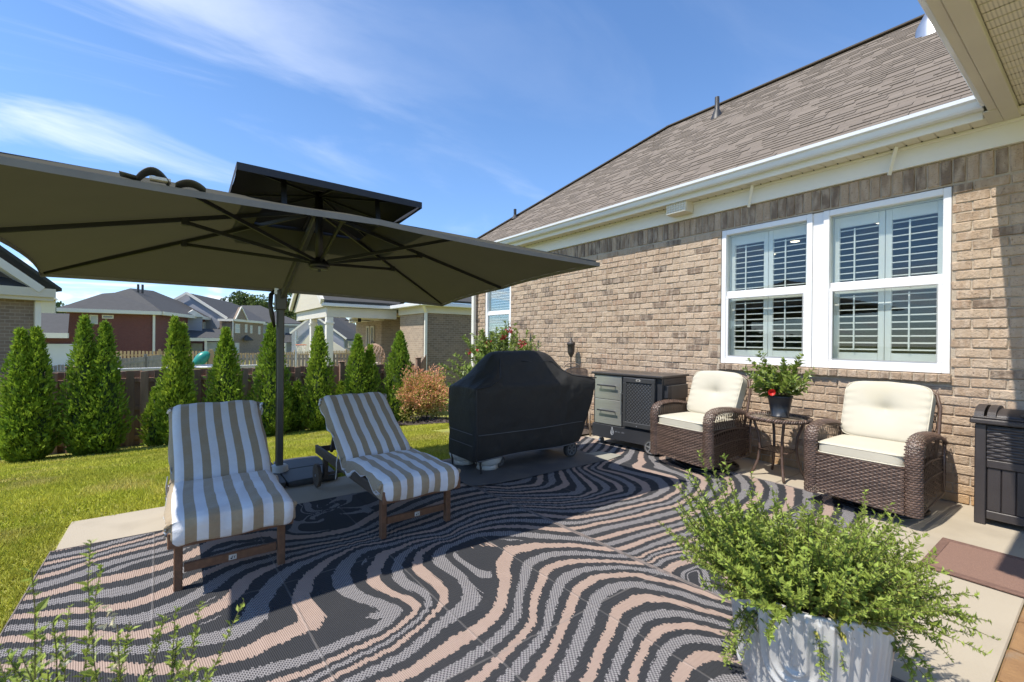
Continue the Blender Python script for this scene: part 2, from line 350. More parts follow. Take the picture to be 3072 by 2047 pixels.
# ---------------------------------------------------------------- rugs
RUG_L = [(-0.602,3.625,1),(-0.528,3.628,1),(-0.455,3.631,1),(-0.384,3.656,1),(-0.312,3.681,1),(-0.21,3.704,1),(-0.109,3.726,1),(-0.601,3.447,2),(-0.547,3.45,2),(-0.493,3.453,2),(-0.45,3.478,2),(-0.407,3.504,2),(-0.325,3.527,2),(-0.243,3.55,2),(-0.167,3.564,2),(-0.092,3.579,2),(-0.539,3.195,3),(-0.455,3.2,3),(-0.371,3.206,3),(-0.307,3.2,3),(-0.244,3.193,3),(-0.163,3.194,3),(-0.081,3.194,3),(0.011,3.24,3),(0.103,3.285,3),(0.102,3.309,3),(0.163,3.351,3),(0.224,3.392,3),(0.378,3.353,3),(0.532,3.313,3),(0.56,3.258,3),(0.589,3.202,3),(0.658,3.164,3),(0.727,3.127,3),(0.847,3.115,3),(0.968,3.104,3),(0.516,3.751,2.5),(0.602,3.752,2.5),(0.688,3.754,2.5),(0.753,3.74,2.5),(0.818,3.727,2.5),(0.787,3.583,2.5),(0.756,3.439,2.5),(0.883,3.5,2.5),(1.011,3.56,2.5),(1.071,3.518,2.5),(1.131,3.476,2.5),(0.911,3.763,2.9),(0.901,3.611,2.9),(0.892,3.459,2.9),(0.918,3.39,2.9),(0.944,3.321,2.9),(1.022,3.28,2.9),(1.101,3.239,2.9),(-0.527,2.982,4),(-0.464,2.955,4),(-0.4,2.928,4),(-0.32,2.889,4),(-0.24,2.85,4),(-0.193,2.849,4),(-0.145,2.847,4),(-0.096,2.86,4),(-0.047,2.873,4),(0.006,2.91,4),(0.06,2.946,4),(-0.599,2.797,5),(-0.547,2.769,5),(-0.495,2.742,5),(-0.432,2.722,5),(-0.369,2.702,5),(-0.292,2.637,5),(-0.216,2.572,5),(-0.15,2.54,5),(-0.084,2.509,5),(-0.028,2.518,5),(0.029,2.527,5),(0.091,2.548,5),(0.153,2.57,5),(0.196,2.606,5),(0.238,2.642,5),(0.219,2.643,5),(0.259,2.703,5),(0.298,2.763,5),(0.361,2.8,5),(0.425,2.838,5),(0.476,2.846,5),(0.526,2.855,5),(0.637,2.874,5),(0.748,2.893,5),(0.864,2.886,5),(0.98,2.88,5),(1.023,2.884,5),(1.067,2.888,5),(1.212,2.911,5),(1.358,2.934,5),(-0.55,2.573,6),(-0.474,2.535,6),(-0.398,2.497,6),(-0.337,2.449,6),(-0.276,2.401,6),(-0.215,2.345,6),(-0.154,2.288,6),(-0.054,2.228,6),(0.046,2.169,6),(0.131,2.148,6),(0.216,2.127,6),(0.276,2.137,6),(0.335,2.147,6),(0.285,2.145,6),(0.342,2.149,6),(0.399,2.154,6),(0.453,2.17,6),(0.506,2.187,6),(0.498,2.252,6),(0.49,2.318,6),(0.489,2.371,6),(0.489,2.424,6),(0.533,2.518,6),(0.577,2.612,6),(0.643,2.678,6),(0.709,2.743,6),(0.816,2.787,6),(0.923,2.832,6),(0.642,1.874,7),(0.72,1.893,7),(0.797,1.912,7),(0.858,1.95,7),(0.918,1.988,7),(0.921,2.031,7),(0.923,2.074,7),(0.893,2.157,7),(0.864,2.24,7),(0.851,2.309,7),(0.839,2.378,7),(0.86,2.429,7),(0.881,2.479,7),(0.946,2.553,7),(1.01,2.626,7),(1.125,2.651,7),(1.239,2.675,7),(1.337,2.651,7),(1.435,2.628,7),(0.382,1.868,7),(0.458,1.873,7),(0.533,1.879,7),(0.642,1.892,7),(0.751,1.905,7),(0.836,1.952,7),(0.92,1.998,7),(0.484,1.782,8),(0.587,1.788,8),(0.691,1.794,8),(0.786,1.837,8),(0.881,1.88,8),(0.962,1.935,8),(1.043,1.991,8),(1.066,2.051,8),(1.088,2.111,8),(1.094,2.245,8),(1.099,2.379,8),(1.134,2.442,8),(1.169,2.504,8),(1.254,2.541,8),(1.339,2.578,8),(1.49,2.581,8),(1.641,2.584,8),(0.695,1.618,9),(0.782,1.642,9),(0.87,1.666,9),(0.966,1.691,9),(1.063,1.715,9),(1.136,1.754,9),(1.21,1.792,9),(1.289,1.864,9),(1.368,1.935,9),(1.445,2.035,9),(1.522,2.135,9),(1.577,2.171,9),(1.632,2.207,9),(1.722,2.183,9),(1.812,2.16,9),(1.914,2.088,9),(2.016,2.016,9),(2.077,1.933,9),(2.138,1.849,9),(0.915,1.46,10),(0.993,1.491,10),(1.07,1.523,10),(1.165,1.566,10),(1.26,1.608,10),(1.355,1.697,10),(1.449,1.786,10),(1.548,1.848,10),(1.647,1.909,10),(1.075,1.345,11),(1.168,1.394,11),(1.261,1.444,11),(1.35,1.498,11),(1.439,1.552,11),(1.531,1.607,11),(1.623,1.662,11),(1.714,1.672,11),(1.805,1.683,11),(1.891,1.64,11),(1.978,1.597,11),(2.024,1.504,11),(2.07,1.411,11),(2.092,1.34,11),(2.114,1.269,11),(2.146,1.184,11),(2.178,1.1,11),(1.242,1.225,12),(1.329,1.264,12),(1.415,1.304,12),(1.531,1.363,12),(1.648,1.421,12),(1.736,1.422,12),(1.824,1.423,12),(1.877,1.369,12),(1.931,1.316,12),(1.954,1.251,12),(1.977,1.186,12),(2.01,1.108,12),(2.043,1.031,12),(1.384,1.122,13),(1.461,1.155,13),(1.538,1.187,13),(1.626,1.202,13),(1.713,1.216,13),(1.773,1.181,13),(1.833,1.147,13),(1.878,1.058,13),(1.923,0.97,13),(1.548,1.017,14),(1.611,1.014,14),(1.675,1.011,14),(1.719,0.969,14),(1.763,0.927,14),(1.785,0.891,14),(1.808,0.856,14)]
RUG_R = [(2.72,3.196,1),(2.658,3.15,1),(2.596,3.103,1),(2.472,3.147,1),(2.348,3.19,1),(2.146,3.229,2),(2.252,3.125,2),(2.359,3.022,2),(2.493,2.968,2),(2.627,2.915,2),(2.718,2.936,2),(2.809,2.956,2),(2.926,3.112,2),(3.043,3.268,2),(2.163,3.008,3),(2.257,2.924,3),(2.351,2.84,3),(2.512,2.746,3),(2.673,2.652,3),(2.784,2.671,3),(2.894,2.689,3),(2.939,2.761,3),(2.984,2.834,3),(3.076,3.008,3),(3.168,3.182,3),(2.154,2.856,4),(2.304,2.751,4),(2.454,2.646,4),(2.628,2.603,4),(2.803,2.561,4),(2.935,2.565,4),(3.067,2.569,4),(3.116,2.617,4),(3.165,2.666,4),(3.213,2.865,4),(3.262,3.065,4),(3.3,3.145,4),(3.338,3.225,4),(3.431,3.26,4),(3.525,3.296,4),(2.178,2.739,5),(2.284,2.657,5),(2.389,2.575,5),(2.51,2.523,5),(2.632,2.471,5),(2.827,2.44,5),(3.022,2.409,5),(3.143,2.42,5),(3.263,2.432,5),(3.338,2.506,5),(3.414,2.58,5),(3.434,2.706,5),(3.454,2.832,5),(3.455,2.988,5),(3.456,3.144,5),(3.627,3.218,5),(3.799,3.291,5),(2.214,2.482,6),(2.272,2.428,6),(2.329,2.373,6),(2.492,2.333,6),(2.654,2.294,6),(2.921,2.257,6),(3.189,2.22,6),(3.336,2.24,6),(3.482,2.26,6),(3.551,2.305,6),(3.62,2.35,6),(3.696,2.433,6),(3.771,2.516,6),(3.789,2.737,6),(3.807,2.958,6),(3.91,3.005,6),(4.013,3.052,6),(2.152,2.254,7),(2.394,2.205,7),(2.636,2.157,7),(2.905,2.125,7),(3.174,2.092,7),(3.399,2.117,7),(3.623,2.143,7),(3.8,2.235,7),(3.976,2.327,7),(4.108,2.643,7),(4.241,2.958,7),(2.172,2.024,8),(2.423,1.994,8),(2.675,1.964,8),(2.871,1.939,8),(3.067,1.914,8),(3.26,1.922,8),(3.452,1.931,8),(2.177,1.848,9),(2.409,1.841,9),(2.64,1.835,9),(2.78,1.813,9),(2.92,1.792,9),(3.08,1.777,9),(3.24,1.763,9),(2.194,1.698,10),(2.32,1.699,10),(2.446,1.699,10),(2.566,1.687,10),(2.685,1.674,10),(2.796,1.649,10),(2.906,1.624,10),(2.234,1.645,11),(2.309,1.636,11),(2.384,1.628,11),(2.476,1.587,11),(2.568,1.545,11),(2.643,1.491,11),(2.719,1.438,11),(2.193,1.522,12),(2.299,1.515,12),(2.405,1.509,12),(2.426,1.466,12),(2.448,1.422,12),(2.428,1.369,12),(2.408,1.317,12),(2.344,1.244,12),(2.28,1.172,12)]
def tps(pts, X, Y, lam=2e-3):
    p = np.array([(a, b) for a, b, c in pts]); v = np.array([c for a, b, c in pts], float)
    U = lambda r2: 0.5*r2*np.log(np.maximum(r2, 1e-9))
    n = len(p); K = U(((p[:, None]-p[None])**2).sum(-1))+lam*np.eye(n); Pm = np.c_[np.ones(n), p]
    A = np.block([[K, Pm], [Pm.T, np.zeros((3, 3))]]); w = np.linalg.lstsq(A, np.r_[v, 0, 0, 0], rcond=None)[0]
    q = np.c_[X.ravel(), Y.ravel()]; out = np.empty(len(q))
    for i in range(0, len(q), 4000):
        c = q[i:i+4000]; out[i:i+4000] = U(((c[:, None]-p[None])**2).sum(-1)) @ w[:n]+np.c_[np.ones(len(c)), c] @ w[n:]
    return out.reshape(X.shape)
class NT:
    def __init__(s, name, rough=0.9):
        s.m = bpy.data.materials.new(name); s.m.use_nodes = True; s.N = s.m.node_tree.nodes; s.L = s.m.node_tree.links; s.b = s.N['Principled BSDF']; s.b.inputs['Roughness'].default_value = rough
    def put(s, sock, v):
        if isinstance(v, (int, float)): sock.default_value = v
        elif isinstance(v, tuple): sock.default_value = v if len(v) == 4 else (*v, 1)
        else: s.L.new(v, sock)
    def math(s, op, *a):
        n = s.N.new('ShaderNodeMath'); n.operation = op
        for i, v in enumerate(a): s.put(n.inputs[i], v)
        return n.outputs[0]
    def mix(s, f, a, b):
        n = s.N.new('ShaderNodeMix'); n.data_type = 'RGBA'; s.put(n.inputs[0], f); s.put(n.inputs[6], a); s.put(n.inputs[7], b); return n.outputs[2]
    def noise(s, scale, detail=3, vec=None):
        n = s.N.new('ShaderNodeTexNoise'); n.inputs['Scale'].default_value = scale; n.inputs['Detail'].default_value = detail
        if vec is not None: s.L.new(vec, n.inputs[0])
        return n.outputs[0]
    def ramp(s, f, stops, interp='CONSTANT'):
        n = s.N.new('ShaderNodeValToRGB'); cr = n.color_ramp; cr.interpolation = interp
        cr.elements[0].position = stops[0][0]; cr.elements[0].color = (*stops[0][1], 1); cr.elements[1].position = stops[1][0]; cr.elements[1].color = (*stops[1][1], 1)
        for p, c in stops[2:]: e = cr.elements.new(p); e.color = (*c, 1)
        s.put(n.inputs[0], f); return n.outputs[0]
    def attr(s, name): n = s.N.new('ShaderNodeAttribute'); n.attribute_name = name; return n.outputs['Fac']
    def pos(s): return s.N.new('ShaderNodeNewGeometry').outputs['Position']
    def obj(s): return s.N.new('ShaderNodeTexCoord').outputs['Object']
    def xyz(s, v): n = s.N.new('ShaderNodeSeparateXYZ'); s.L.new(v, n.inputs[0]); return n.outputs
    def bump(s, h, strength=0.5, dist=0.004):
        n = s.N.new('ShaderNodeBump'); n.inputs['Strength'].default_value = strength; n.inputs['Distance'].default_value = dist; s.put(n.inputs['Height'], h); s.L.new(n.outputs[0], s.b.inputs['Normal'])
def rug_mat():
    t = NT('rug_weave', 0.85); t.b.inputs['Specular IOR Level'].default_value = 0.3
    p = t.pos(); x, y, z = t.xyz(p)
    # woven straw: rows 7 mm wide, stitches 15 mm long, offset row by row
    row = t.math('FLOOR', t.math('MULTIPLY', t.math('ADD', x, t.math('MULTIPLY', y, 0.12)), 130.0))
    st = t.math('FLOOR', t.math('MULTIPLY', y, 110.0))
    wn_ = t.N.new('ShaderNodeTexWhiteNoise'); wn_.noise_dimensions = '1D'; t.put(wn_.inputs['W'], row)
    jag = t.math('MULTIPLY', t.math('MULTIPLY', t.math('SUBTRACT', wn_.outputs['Value'], 0.5), 0.013), t.attr('grad'))
    ph = t.math('ADD', t.math('ADD', t.attr('phase'), jag), t.math('MULTIPLY', t.math('MULTIPLY', t.math('SUBTRACT', t.noise(2.0, 2, p), 0.5), 0.07), t.attr('grad')))
    fr = t.math('FRACT', ph); par = t.math('MODULO', t.math('FLOOR', ph), 2.0)
    g_ = t.math('MAXIMUM', t.attr('grad'), 0.4); lin = lambda k: t.math('MULTIPLY', g_, k); ad = lambda a, b: t.math('ADD', a, b); mn = lambda a, b: t.math('MINIMUM', a, b)
    f_ = t.math('ADD', t.math('MULTIPLY', fr, t.math('SUBTRACT', 1.0, par)), t.math('MULTIPLY', t.math('SUBTRACT', 1.0, fr), par))      # every other period mirrored
    w_ = mn(0.125, lin(0.044)); d1 = ad(w_, mn(0.25, lin(0.085))); d2 = ad(d1, mn(0.28, lin(0.095))); e1 = ad(d2, lin(0.09)); e2 = ad(e1, lin(0.095))
    gt = lambda a: t.math('GREATER_THAN', f_, a); lt = lambda a: t.math('LESS_THAN', f_, a)
    s1 = t.math('MAXIMUM', lt(w_), gt(t.math('SUBTRACT', 1.0, w_)))                                                    # pink
    s0 = t.math('MAXIMUM', t.math('MULTIPLY', gt(d1), lt(d2)), t.math('MULTIPLY', t.math('MULTIPLY', gt(e1), lt(e2)), lt(t.math('SUBTRACT', 1.0, ad(w_, lin(0.04))))))
    chk = t.math('MODULO', t.math('ADD', t.math('ABSOLUTE', st), t.math('ABSOLUTE', row)), 2.0)
    grey = t.mix(chk, (0.088, 0.085, 0.092), (0.30, 0.285, 0.285))
    dark = t.mix(t.noise(260, 2, p), (0.017, 0.019, 0.024), (0.031, 0.034, 0.040))
    pink = t.mix(t.noise(9, 4, p), (0.33, 0.24, 0.195), (0.41, 0.305, 0.25))
    col = t.mix(s1, t.mix(s0, dark, grey), pink)
    col = t.mix(t.math('MULTIPLY', t.noise(3.0, 5, p), 0.10), col, (0.20, 0.175, 0.15))       # a film of dust
    # packing creases: raised lines every half metre or so, their sheen lightened into the colour
    xs_ = t.math('SUBTRACT', x, t.math('MULTIPLY', t.math('SUBTRACT', 2.6, y), 0.03)); cr = None
    for ax_, c in ((xs_, -0.09), (xs_, 0.455), (xs_, 1.02), (xs_, 1.60), (xs_, 2.72), (xs_, 3.28), (xs_, 3.85), (y, 1.52), (y, 2.62)):
        d = t.math('ABSOLUTE', t.math('SUBTRACT', ax_, c)); k = t.math('MAXIMUM', t.math('SUBTRACT', 1.0, t.math('DIVIDE', d, 0.0075)), 0.0); cr = k if cr is None else t.math('MAXIMUM', cr, k)
    col = t.mix(t.math('MULTIPLY', t.math('GREATER_THAN', cr, 0.35), t.math('MULTIPLY', t.noise(5, 3, p), 0.5)), col, (0.27, 0.25, 0.235))
    t.L.new(col, t.b.inputs['Base Color'])
    wv = t.math('SINE', t.math('MULTIPLY', t.math('ADD', x, t.math('MULTIPLY', y, 0.12)), 130*math.pi*2))
    wy = t.math('SINE', t.math('MULTIPLY', y, 110*math.pi))
    t.bump(t.math('ADD', t.math('ADD', wv, wy), t.math('MULTIPLY', cr, 5.0)), 0.55, 0.0025)
    return t.m
RM = rug_mat()
def rug(name, pts, x0, x1, y0, y1, z, label, folds, skew):
    nx, ny = int((x1-x0)/0.02), int((y1-y0)/0.02)
    X, Y = np.meshgrid(np.linspace(x0, x1, nx+1), np.linspace(y0, y1, ny+1)); ph = tps(pts, X, Y)
    Z = z+0.003*(np.sin(X*3.1+Y*1.3)+np.sin(Y*4.7-X*2.2)+0.6*np.sin(X*9.3+Y*7.1))*0.5+0.0042
    for ax, c, h in folds:
        d = (X if ax == 'x' else Y)-c; Z = Z+h*np.exp(-(d/0.012)**2)
    ed = np.minimum(np.minimum(X-x0, x1-X), np.minimum(Y-y0, y1-Y)); Z = Z+0.004*np.exp(-(ed/0.015)**2)
    X = X+(2.6-Y)*skew*(X-x0)/(x1-x0) if skew > 0 else X+(2.6-Y)*(-skew)*(x1-X)/(x1-x0)
    V = np.stack([X+0.006*np.sin(Y*5), Y+0.006*np.sin(X*4), Z], -1).reshape(-1, 3); i = (np.arange(ny)[:, None]*(nx+1)+np.arange(nx)[None]).ravel()[:, None]
    me = np_mesh(name, V, i+np.array([0, 1, nx+2, nx+1]), RM, smooth=True)
    at = me.attributes.new('phase', 'FLOAT', 'POINT'); at.data.foreach_set('value', ph.ravel().astype(np.float32))
    gy, gx = np.gradient(ph, (y1-y0)/ny, (x1-x0)/nx); at = me.attributes.new('grad', 'FLOAT', 'POINT'); at.data.foreach_set('value', np.hypot(gx, gy).ravel().astype(np.float32))
    o = tag(link(name, me), label, 'rug')
    e = MB(); zz = z+0.005
    sx = lambda x, y: x+(2.6-y)*(skew*(x-x0) if skew > 0 else -skew*(x1-x))/(x1-x0)
    e.tube([(sx(a, b), b, zz) for a, b in ((x0, y0), (x0, y1), (x1, y1), (x1, y0), (x0, y0))], 0.006, 6)
    obj('binding', e, mat('rug_binding', (0.10, 0.095, 0.09), (0.25, 0.2, 0.18), 40, 0.9), o)
rug('outdoor_rug', RUG_L, -0.61, 2.125, 0.14, 3.79, 0.004, 'swirl patterned black, grey and pink outdoor rug lying under the two striped loungers',
    [('x', 0.30, 0.004), ('x', 1.20, 0.004), ('y', 1.56, 0.002), ('y', 2.55, 0.0015)], 0.05)
rug('outdoor_rug', RUG_R, 2.145, 4.42, 1.13, 4.30, 0.004, 'swirl patterned outdoor rug reaching under the wicker armchairs and the bar cart',
    [('x', 3.0, 0.003), ('y', 2.75, 0.0025)], -0.05)
gm = MB().grid(lambda u, v: (2.06+1.72*u, 3.29+0.10*math.exp(-u*9)+(0.95-0.1*math.exp(-u*9))*v, 0.017+0.002*math.sin(u*9)*math.sin(v*7)), 24, 14)
tag(obj('grill_mat', gm, mat('mat_rubber', (0.075, 0.075, 0.078), (0.12, 0.115, 0.11), 2.5, 0.75, 0.3, 200, c3=(0.15, 0.135, 0.12), s3=3), smooth=True),
    'plain dark rubber mat under the covered grill', 'mat')
# mulch bed along the house and the far fence
mv = []
mm = MB().grid(lambda u, v: (2.9+2.3*u, 8.75+0.25*math.sin(u*9)+2.2*v, float(gz(0, 8.75+2.2*v))+0.05), 20, 12).grid(lambda u, v: (4.15+0.1*math.sin(v*20)+1.0*u, 4.37+4.8*v, float(gz(0, 4.37+4.8*v))+0.04), 6, 30)
tag(obj('mulch_bed', mm, mat('mulch', (0.045, 0.032, 0.026), (0.10, 0.075, 0.06), 30, 0.95, 1.0, 45), smooth=True), 'dark bark mulch bed along the house wall and fence corner', 'mulch', kind='structure')
nb = 2600; bx = np.where(rng.random(nb) < 0.5, rng.uniform(2.95, 5.1, nb), rng.uniform(4.2, 5.1, nb)); by = np.where(bx < 4.2, rng.uniform(8.9, 10.6, nb), rng.uniform(4.5, 10.6, nb))
V, F, T = leaves(np.stack([bx, by, gz(bx, by)+0.055], 1), np.stack([rng.normal(size=nb), rng.normal(size=nb), rng.normal(0, 0.3, nb)], 1), 0.07, 0.022)
tag(link('bark_chips', np_mesh('bark_chips', V, F, mat('bark_chip', (0.05, 0.036, 0.03), (0.15, 0.12, 0.10), 12, 0.95, tone=0.5), T)), 'loose brown bark chips scattered over the mulch bed', 'bark chips', kind='stuff')
# ---------------------------------------------------------------- privacy fence
FY = 11.0
fm = mat('fence_wood', (0.29, 0.175, 0.12), (0.20, 0.12, 0.085), 5, 0.85, 0.5, 30, stretch=(3, 3, 0.4), tone=0.35, c3=(0.34, 0.235, 0.175), s3=3, t3=(0.5, 0.8))
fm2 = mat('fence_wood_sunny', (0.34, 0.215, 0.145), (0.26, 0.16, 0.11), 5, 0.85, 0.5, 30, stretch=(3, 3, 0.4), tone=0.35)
def board_mesh(w, h, t, k):
    b = MB(); b.cur = random.random(); b.box(-w/2, w/2, -t/2, t/2, 0, h, 0.004)
    b.v = [(x+random.uniform(-.003, .003), y+random.uniform(-.002, .002), z+(random.uniform(-.008, .008) if z > h/2 else 0)) for x, y, z in b.v]
    me = b.mesh('board'); me.materials.append(fm); return me
bvar = [board_mesh(0.125, 1.42, 0.018, k) for k in range(8)]
def privacy_fence(xa, xb, label):
    base = -0.76; top = 0.685
    f = thing('privacy_fence', (xa, FY, base), label, 'fence')
    for z in (base+0.13, base+0.68, base+1.20):
        obj('rail', MB().box(xa, xb, FY-0.019, FY+0.019, z, z+0.085, 0.004), fm, f)
    n = int((xb-xa)/0.205)
    for i in range(n):
        o = link('board', random.choice(bvar), None, f); o.location = (xa+0.06+i*0.205, FY-0.030, base+random.uniform(-0.008, 0.006))
        o = link('board', random.choice(bvar), None, f); o.location = (xa+0.1625+i*0.205, FY+0.030, base+random.uniform(-0.008, 0.006))
    for i in range(int((xb-xa)/2.3)+1):
        x = xa+i*2.3+0.0
        p = obj('post', MB().box(x-0.052, x+0.052, FY-0.15, FY-0.046, base-0.1, top+0.06, 0.006), fm, f)
        obj('post_cap', MB().box(x-0.072, x+0.072, FY-0.17, FY-0.026, top+0.061, top+0.083, 0.006), fm2, p)
    return f
privacy_fence(-6.12, 5.05, 'dark brown shadowbox privacy fence behind the row of cypress trees')
# side run going away from the corner
sf = thing('side_fence', (5.06, FY, -0.76), 'brown board fence run leaving the corner post towards the neighbouring brick house', 'fence')
p = obj('post', MB().box(5.06-0.055, 5.06+0.055, FY-0.06, FY+0.05, -0.85, 0.80, 0.006), fm, sf); obj('post_cap', MB().box(4.985, 5.135, FY-0.08, FY+0.07, 0.801, 0.825, 0.006), fm2, p)
for i in range(26):
    o = link('board', bvar[i % 8], None, sf); o.rotation_euler = (0, 0, R_(62)); o.location = (5.18+i*0.135*math.cos(R_(62)), FY+0.1+i*0.135*math.sin(R_(62)), -0.74+0.004*i)
for z in (-0.6, 0.45): obj('rail', MB().beam((5.1, FY+0.06, z), (6.85, FY+3.35, z), 0.03, 0.08), fm, sf)

# ---------------------------------------------------------------- cypress row
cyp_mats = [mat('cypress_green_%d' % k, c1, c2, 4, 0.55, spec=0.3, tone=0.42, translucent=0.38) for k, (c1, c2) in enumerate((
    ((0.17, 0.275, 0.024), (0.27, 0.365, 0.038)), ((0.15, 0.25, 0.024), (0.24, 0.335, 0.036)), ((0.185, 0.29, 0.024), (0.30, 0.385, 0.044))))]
bark = mat('cypress_bark', (0.10, 0.07, 0.05), (0.06, 0.045, 0.035), 20, 0.9, 0.6, 40)
def crown_mesh(stems, n, m, seed):
    """stems: (dx, dy, height, radius, z0) columnar cones filled with upright sprays"""
    r = np.random.default_rng(seed); parts = []
    for dx, dy, h, R, z0 in stems:
        k = int(n*h*R/0.75); t = r.random(k)**1.25; th = r.uniform(0, 2*np.pi, k)
        prof = np.minimum(1, (t+0.02)/0.16)**0.5*(1-np.clip((t-0.12)/0.9, 0, 1)**1.7)
        lump = 1+0.17*np.sin(th*3+t*9+seed)+0.14*np.sin(th*5-t*17+seed*2)+0.09*np.sin(th*9+t*31)
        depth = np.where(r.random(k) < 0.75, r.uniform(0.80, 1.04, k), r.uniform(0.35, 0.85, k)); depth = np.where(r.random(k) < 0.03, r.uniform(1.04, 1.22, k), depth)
        rr = R*np.maximum(prof, 0.03)*lump*depth
        P = np.stack([dx+rr*np.cos(th), dy+rr*np.sin(th), z0+t*h], 1)
        out = np.stack([np.cos(th), np.sin(th), np.zeros(k)], 1)
        D = out*r.uniform(0.25, 0.95, k)[:, None]+np.array([0, 0, 1])*r.uniform(0.45, 1.1, k)[:, None]+r.normal(0, 0.28, (k, 3))
        tan = np.stack([-np.sin(th), np.cos(th), np.zeros(k)], 1)
        U = out+tan*r.normal(0, 0.8, k)[:, None]
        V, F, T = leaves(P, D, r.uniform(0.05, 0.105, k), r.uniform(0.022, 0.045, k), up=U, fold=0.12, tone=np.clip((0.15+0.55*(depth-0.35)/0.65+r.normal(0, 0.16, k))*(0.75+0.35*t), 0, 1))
        parts.append((V, F, T))
        # dense inner core so that the crown is not see-through
        th2 = np.linspace(0, 2*np.pi, 13)[:-1]; tt = np.linspace(0.02, 0.97, 14)
    V, F, T = join(parts)
    return np_mesh('crown', V, F, m, T)
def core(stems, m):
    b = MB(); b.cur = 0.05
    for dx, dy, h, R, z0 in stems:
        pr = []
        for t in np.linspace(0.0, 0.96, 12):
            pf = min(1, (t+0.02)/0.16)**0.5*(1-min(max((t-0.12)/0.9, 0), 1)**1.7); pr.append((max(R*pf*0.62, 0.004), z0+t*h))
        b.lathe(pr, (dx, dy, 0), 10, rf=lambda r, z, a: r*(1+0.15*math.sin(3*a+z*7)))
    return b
CY = [  # X, Y, stems, label
 (-1.92, 10.25, [(0.0, 0.03, 1.6, 0.33, 0.05), (-0.075, 0, 2.03, 0.25, 0.06), (0.085, 0.02, 2.05, 0.27, 0.06)], 'leftmost twin-topped cypress in front of the brown fence'),
 (-1.14, 10.25, [(0.0, 0.04, 1.65, 0.27, 0.05), (-0.13, 0, 2.27, 0.24, 0.05), (0.13, -0.02, 2.18, 0.27, 0.05)], 'broad twin-topped cypress second from the left along the fence'),
 (-0.09, 10.25, [(0.06, 0.02, 1.7, 0.25, 0.05), (0.02, 0, 2.30, 0.22, 0.05), (0.13, 0.03, 2.18, 0.22, 0.05)], 'tall cypress behind the left lounger backrest'),
 (0.72, 10.25, [(0, 0, 2.12, 0.31, 0.05)], 'single cypress between the left lounger and the umbrella pole'),
 (1.50, 10.25, [(0, 0, 2.22, 0.36, 0.05)], 'single cypress half behind the umbrella pole'),
 (2.42, 10.25, [(0, 0, 2.20, 0.31, 0.05)], 'slender cypress just left of the right lounger'),
 (3.29, 10.25, [(-0.04, 0, 2.02, 0.32, 0.05), (0.24, 0.03, 1.80, 0.25, 0.05)], 'cypress with a lower second top behind the right lounger'),
 (4.20, 10.15, [(0, 0, 2.10, 0.38, 0.05)], 'rightmost cypress beside the orange shrub'),
 (-0.33, 10.50, [(0, 0, 1.05, 0.20, 0.04)], 'small young cypress low against the fence left of the left lounger'),
 (1.86, 10.55, [(0, 0, 1.0, 0.18, 0.04)], 'small young cypress close behind the umbrella pole'),
 (2.06, 10.60, [(0, 0, 1.05, 0.18, 0.04)], 'small young cypress tucked left of the slender cypress'),
 (2.98, 10.60, [(0, 0, 1.0, 0.18, 0.04)], 'small young cypress at the foot of the fence above the right lounger'),
]
for i, (x, y, st, lab) in enumerate(CY):
    z = float(gz(x, y))-0.02; t = thing('cypress_tree', (x, y, z), lab, 'tree', 'cypress row along the fence', rz=0)
    m = cyp_mats[i % 3]
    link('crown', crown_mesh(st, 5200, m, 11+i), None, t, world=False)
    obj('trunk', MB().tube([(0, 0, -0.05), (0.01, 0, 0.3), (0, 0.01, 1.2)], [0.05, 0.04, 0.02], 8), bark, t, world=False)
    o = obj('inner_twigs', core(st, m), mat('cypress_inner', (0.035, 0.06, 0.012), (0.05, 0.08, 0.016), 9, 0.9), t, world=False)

# orange-tipped shrub at the fence corner (nandina / barberry)
def shrub(name, loc, label, cat, R, H, n, leaf, mats, stems=9, lift=0.1, seed=3, up=0.6, leafw=0.45):
    r = np.random.default_rng(seed); t = thing(name, loc, label, cat)
    sb = MB(); tips = []
    for k in range(stems):
        a = r.uniform(0, 2*np.pi); q = r.uniform(0.3, 1.0); e = Vector((R*q*math.cos(a)*0.8, R*q*math.sin(a)*0.8, H*r.uniform(0.55, 0.95)))
        sb.tube([(0.03*math.cos(a), 0.03*math.sin(a), 0), (e.x*0.5, e.y*0.5, e.z*0.6), tuple(e)], [0.008, 0.006, 0.003], 5); tips.append(e)
    obj('stem', sb, bark, t, world=False)
    for m, share, zr in mats:
        k = int(n*share); u = r.normal(size=(k, 3)); u /= np.linalg.norm(u, axis=1, keepdims=True); rad = r.random(k)**(1/2.6)
        lump = 1+0.18*np.sin(u[:, 0]*6+seed)+0.18*np.sin(u[:, 1]*7+2)+0.15*np.sin(u[:, 2]*8+1)
        P = u*(rad*lump)[:, None]*np.array([R, R, H/2])+np.array([0, 0, H*0.5+lift])
        zf = (P[:, 2]-lift)/H; keep = (zf > zr[0]-r.random(k)*0.25) & (zf < zr[1]+r.random(k)*0.25); P = P[keep]; uu = u[keep]; kk = len(P)
        D = uu+np.array([0, 0, up])+r.normal(0, 0.55, (kk, 3))
        V, F, T = leaves(P, D, leaf*r.uniform(0.6, 1.25, kk), leaf*leafw*r.uniform(0.7, 1.2, kk), tone=np.clip(0.2+0.6*rad[keep]+r.normal(0, 0.2, kk), 0, 1))
        link('foliage', np_mesh('foliage', V, F, m, T), None, t, world=False)
    return t
og = mat('shrub_olive', (0.26, 0.27, 0.05), (0.40, 0.34, 0.08), 8, 0.55, tone=0.45, translucent=0.25)
oo = mat('shrub_orange', (0.66, 0.30, 0.17), (0.74, 0.44, 0.26), 8, 0.55, tone=0.35, translucent=0.25)
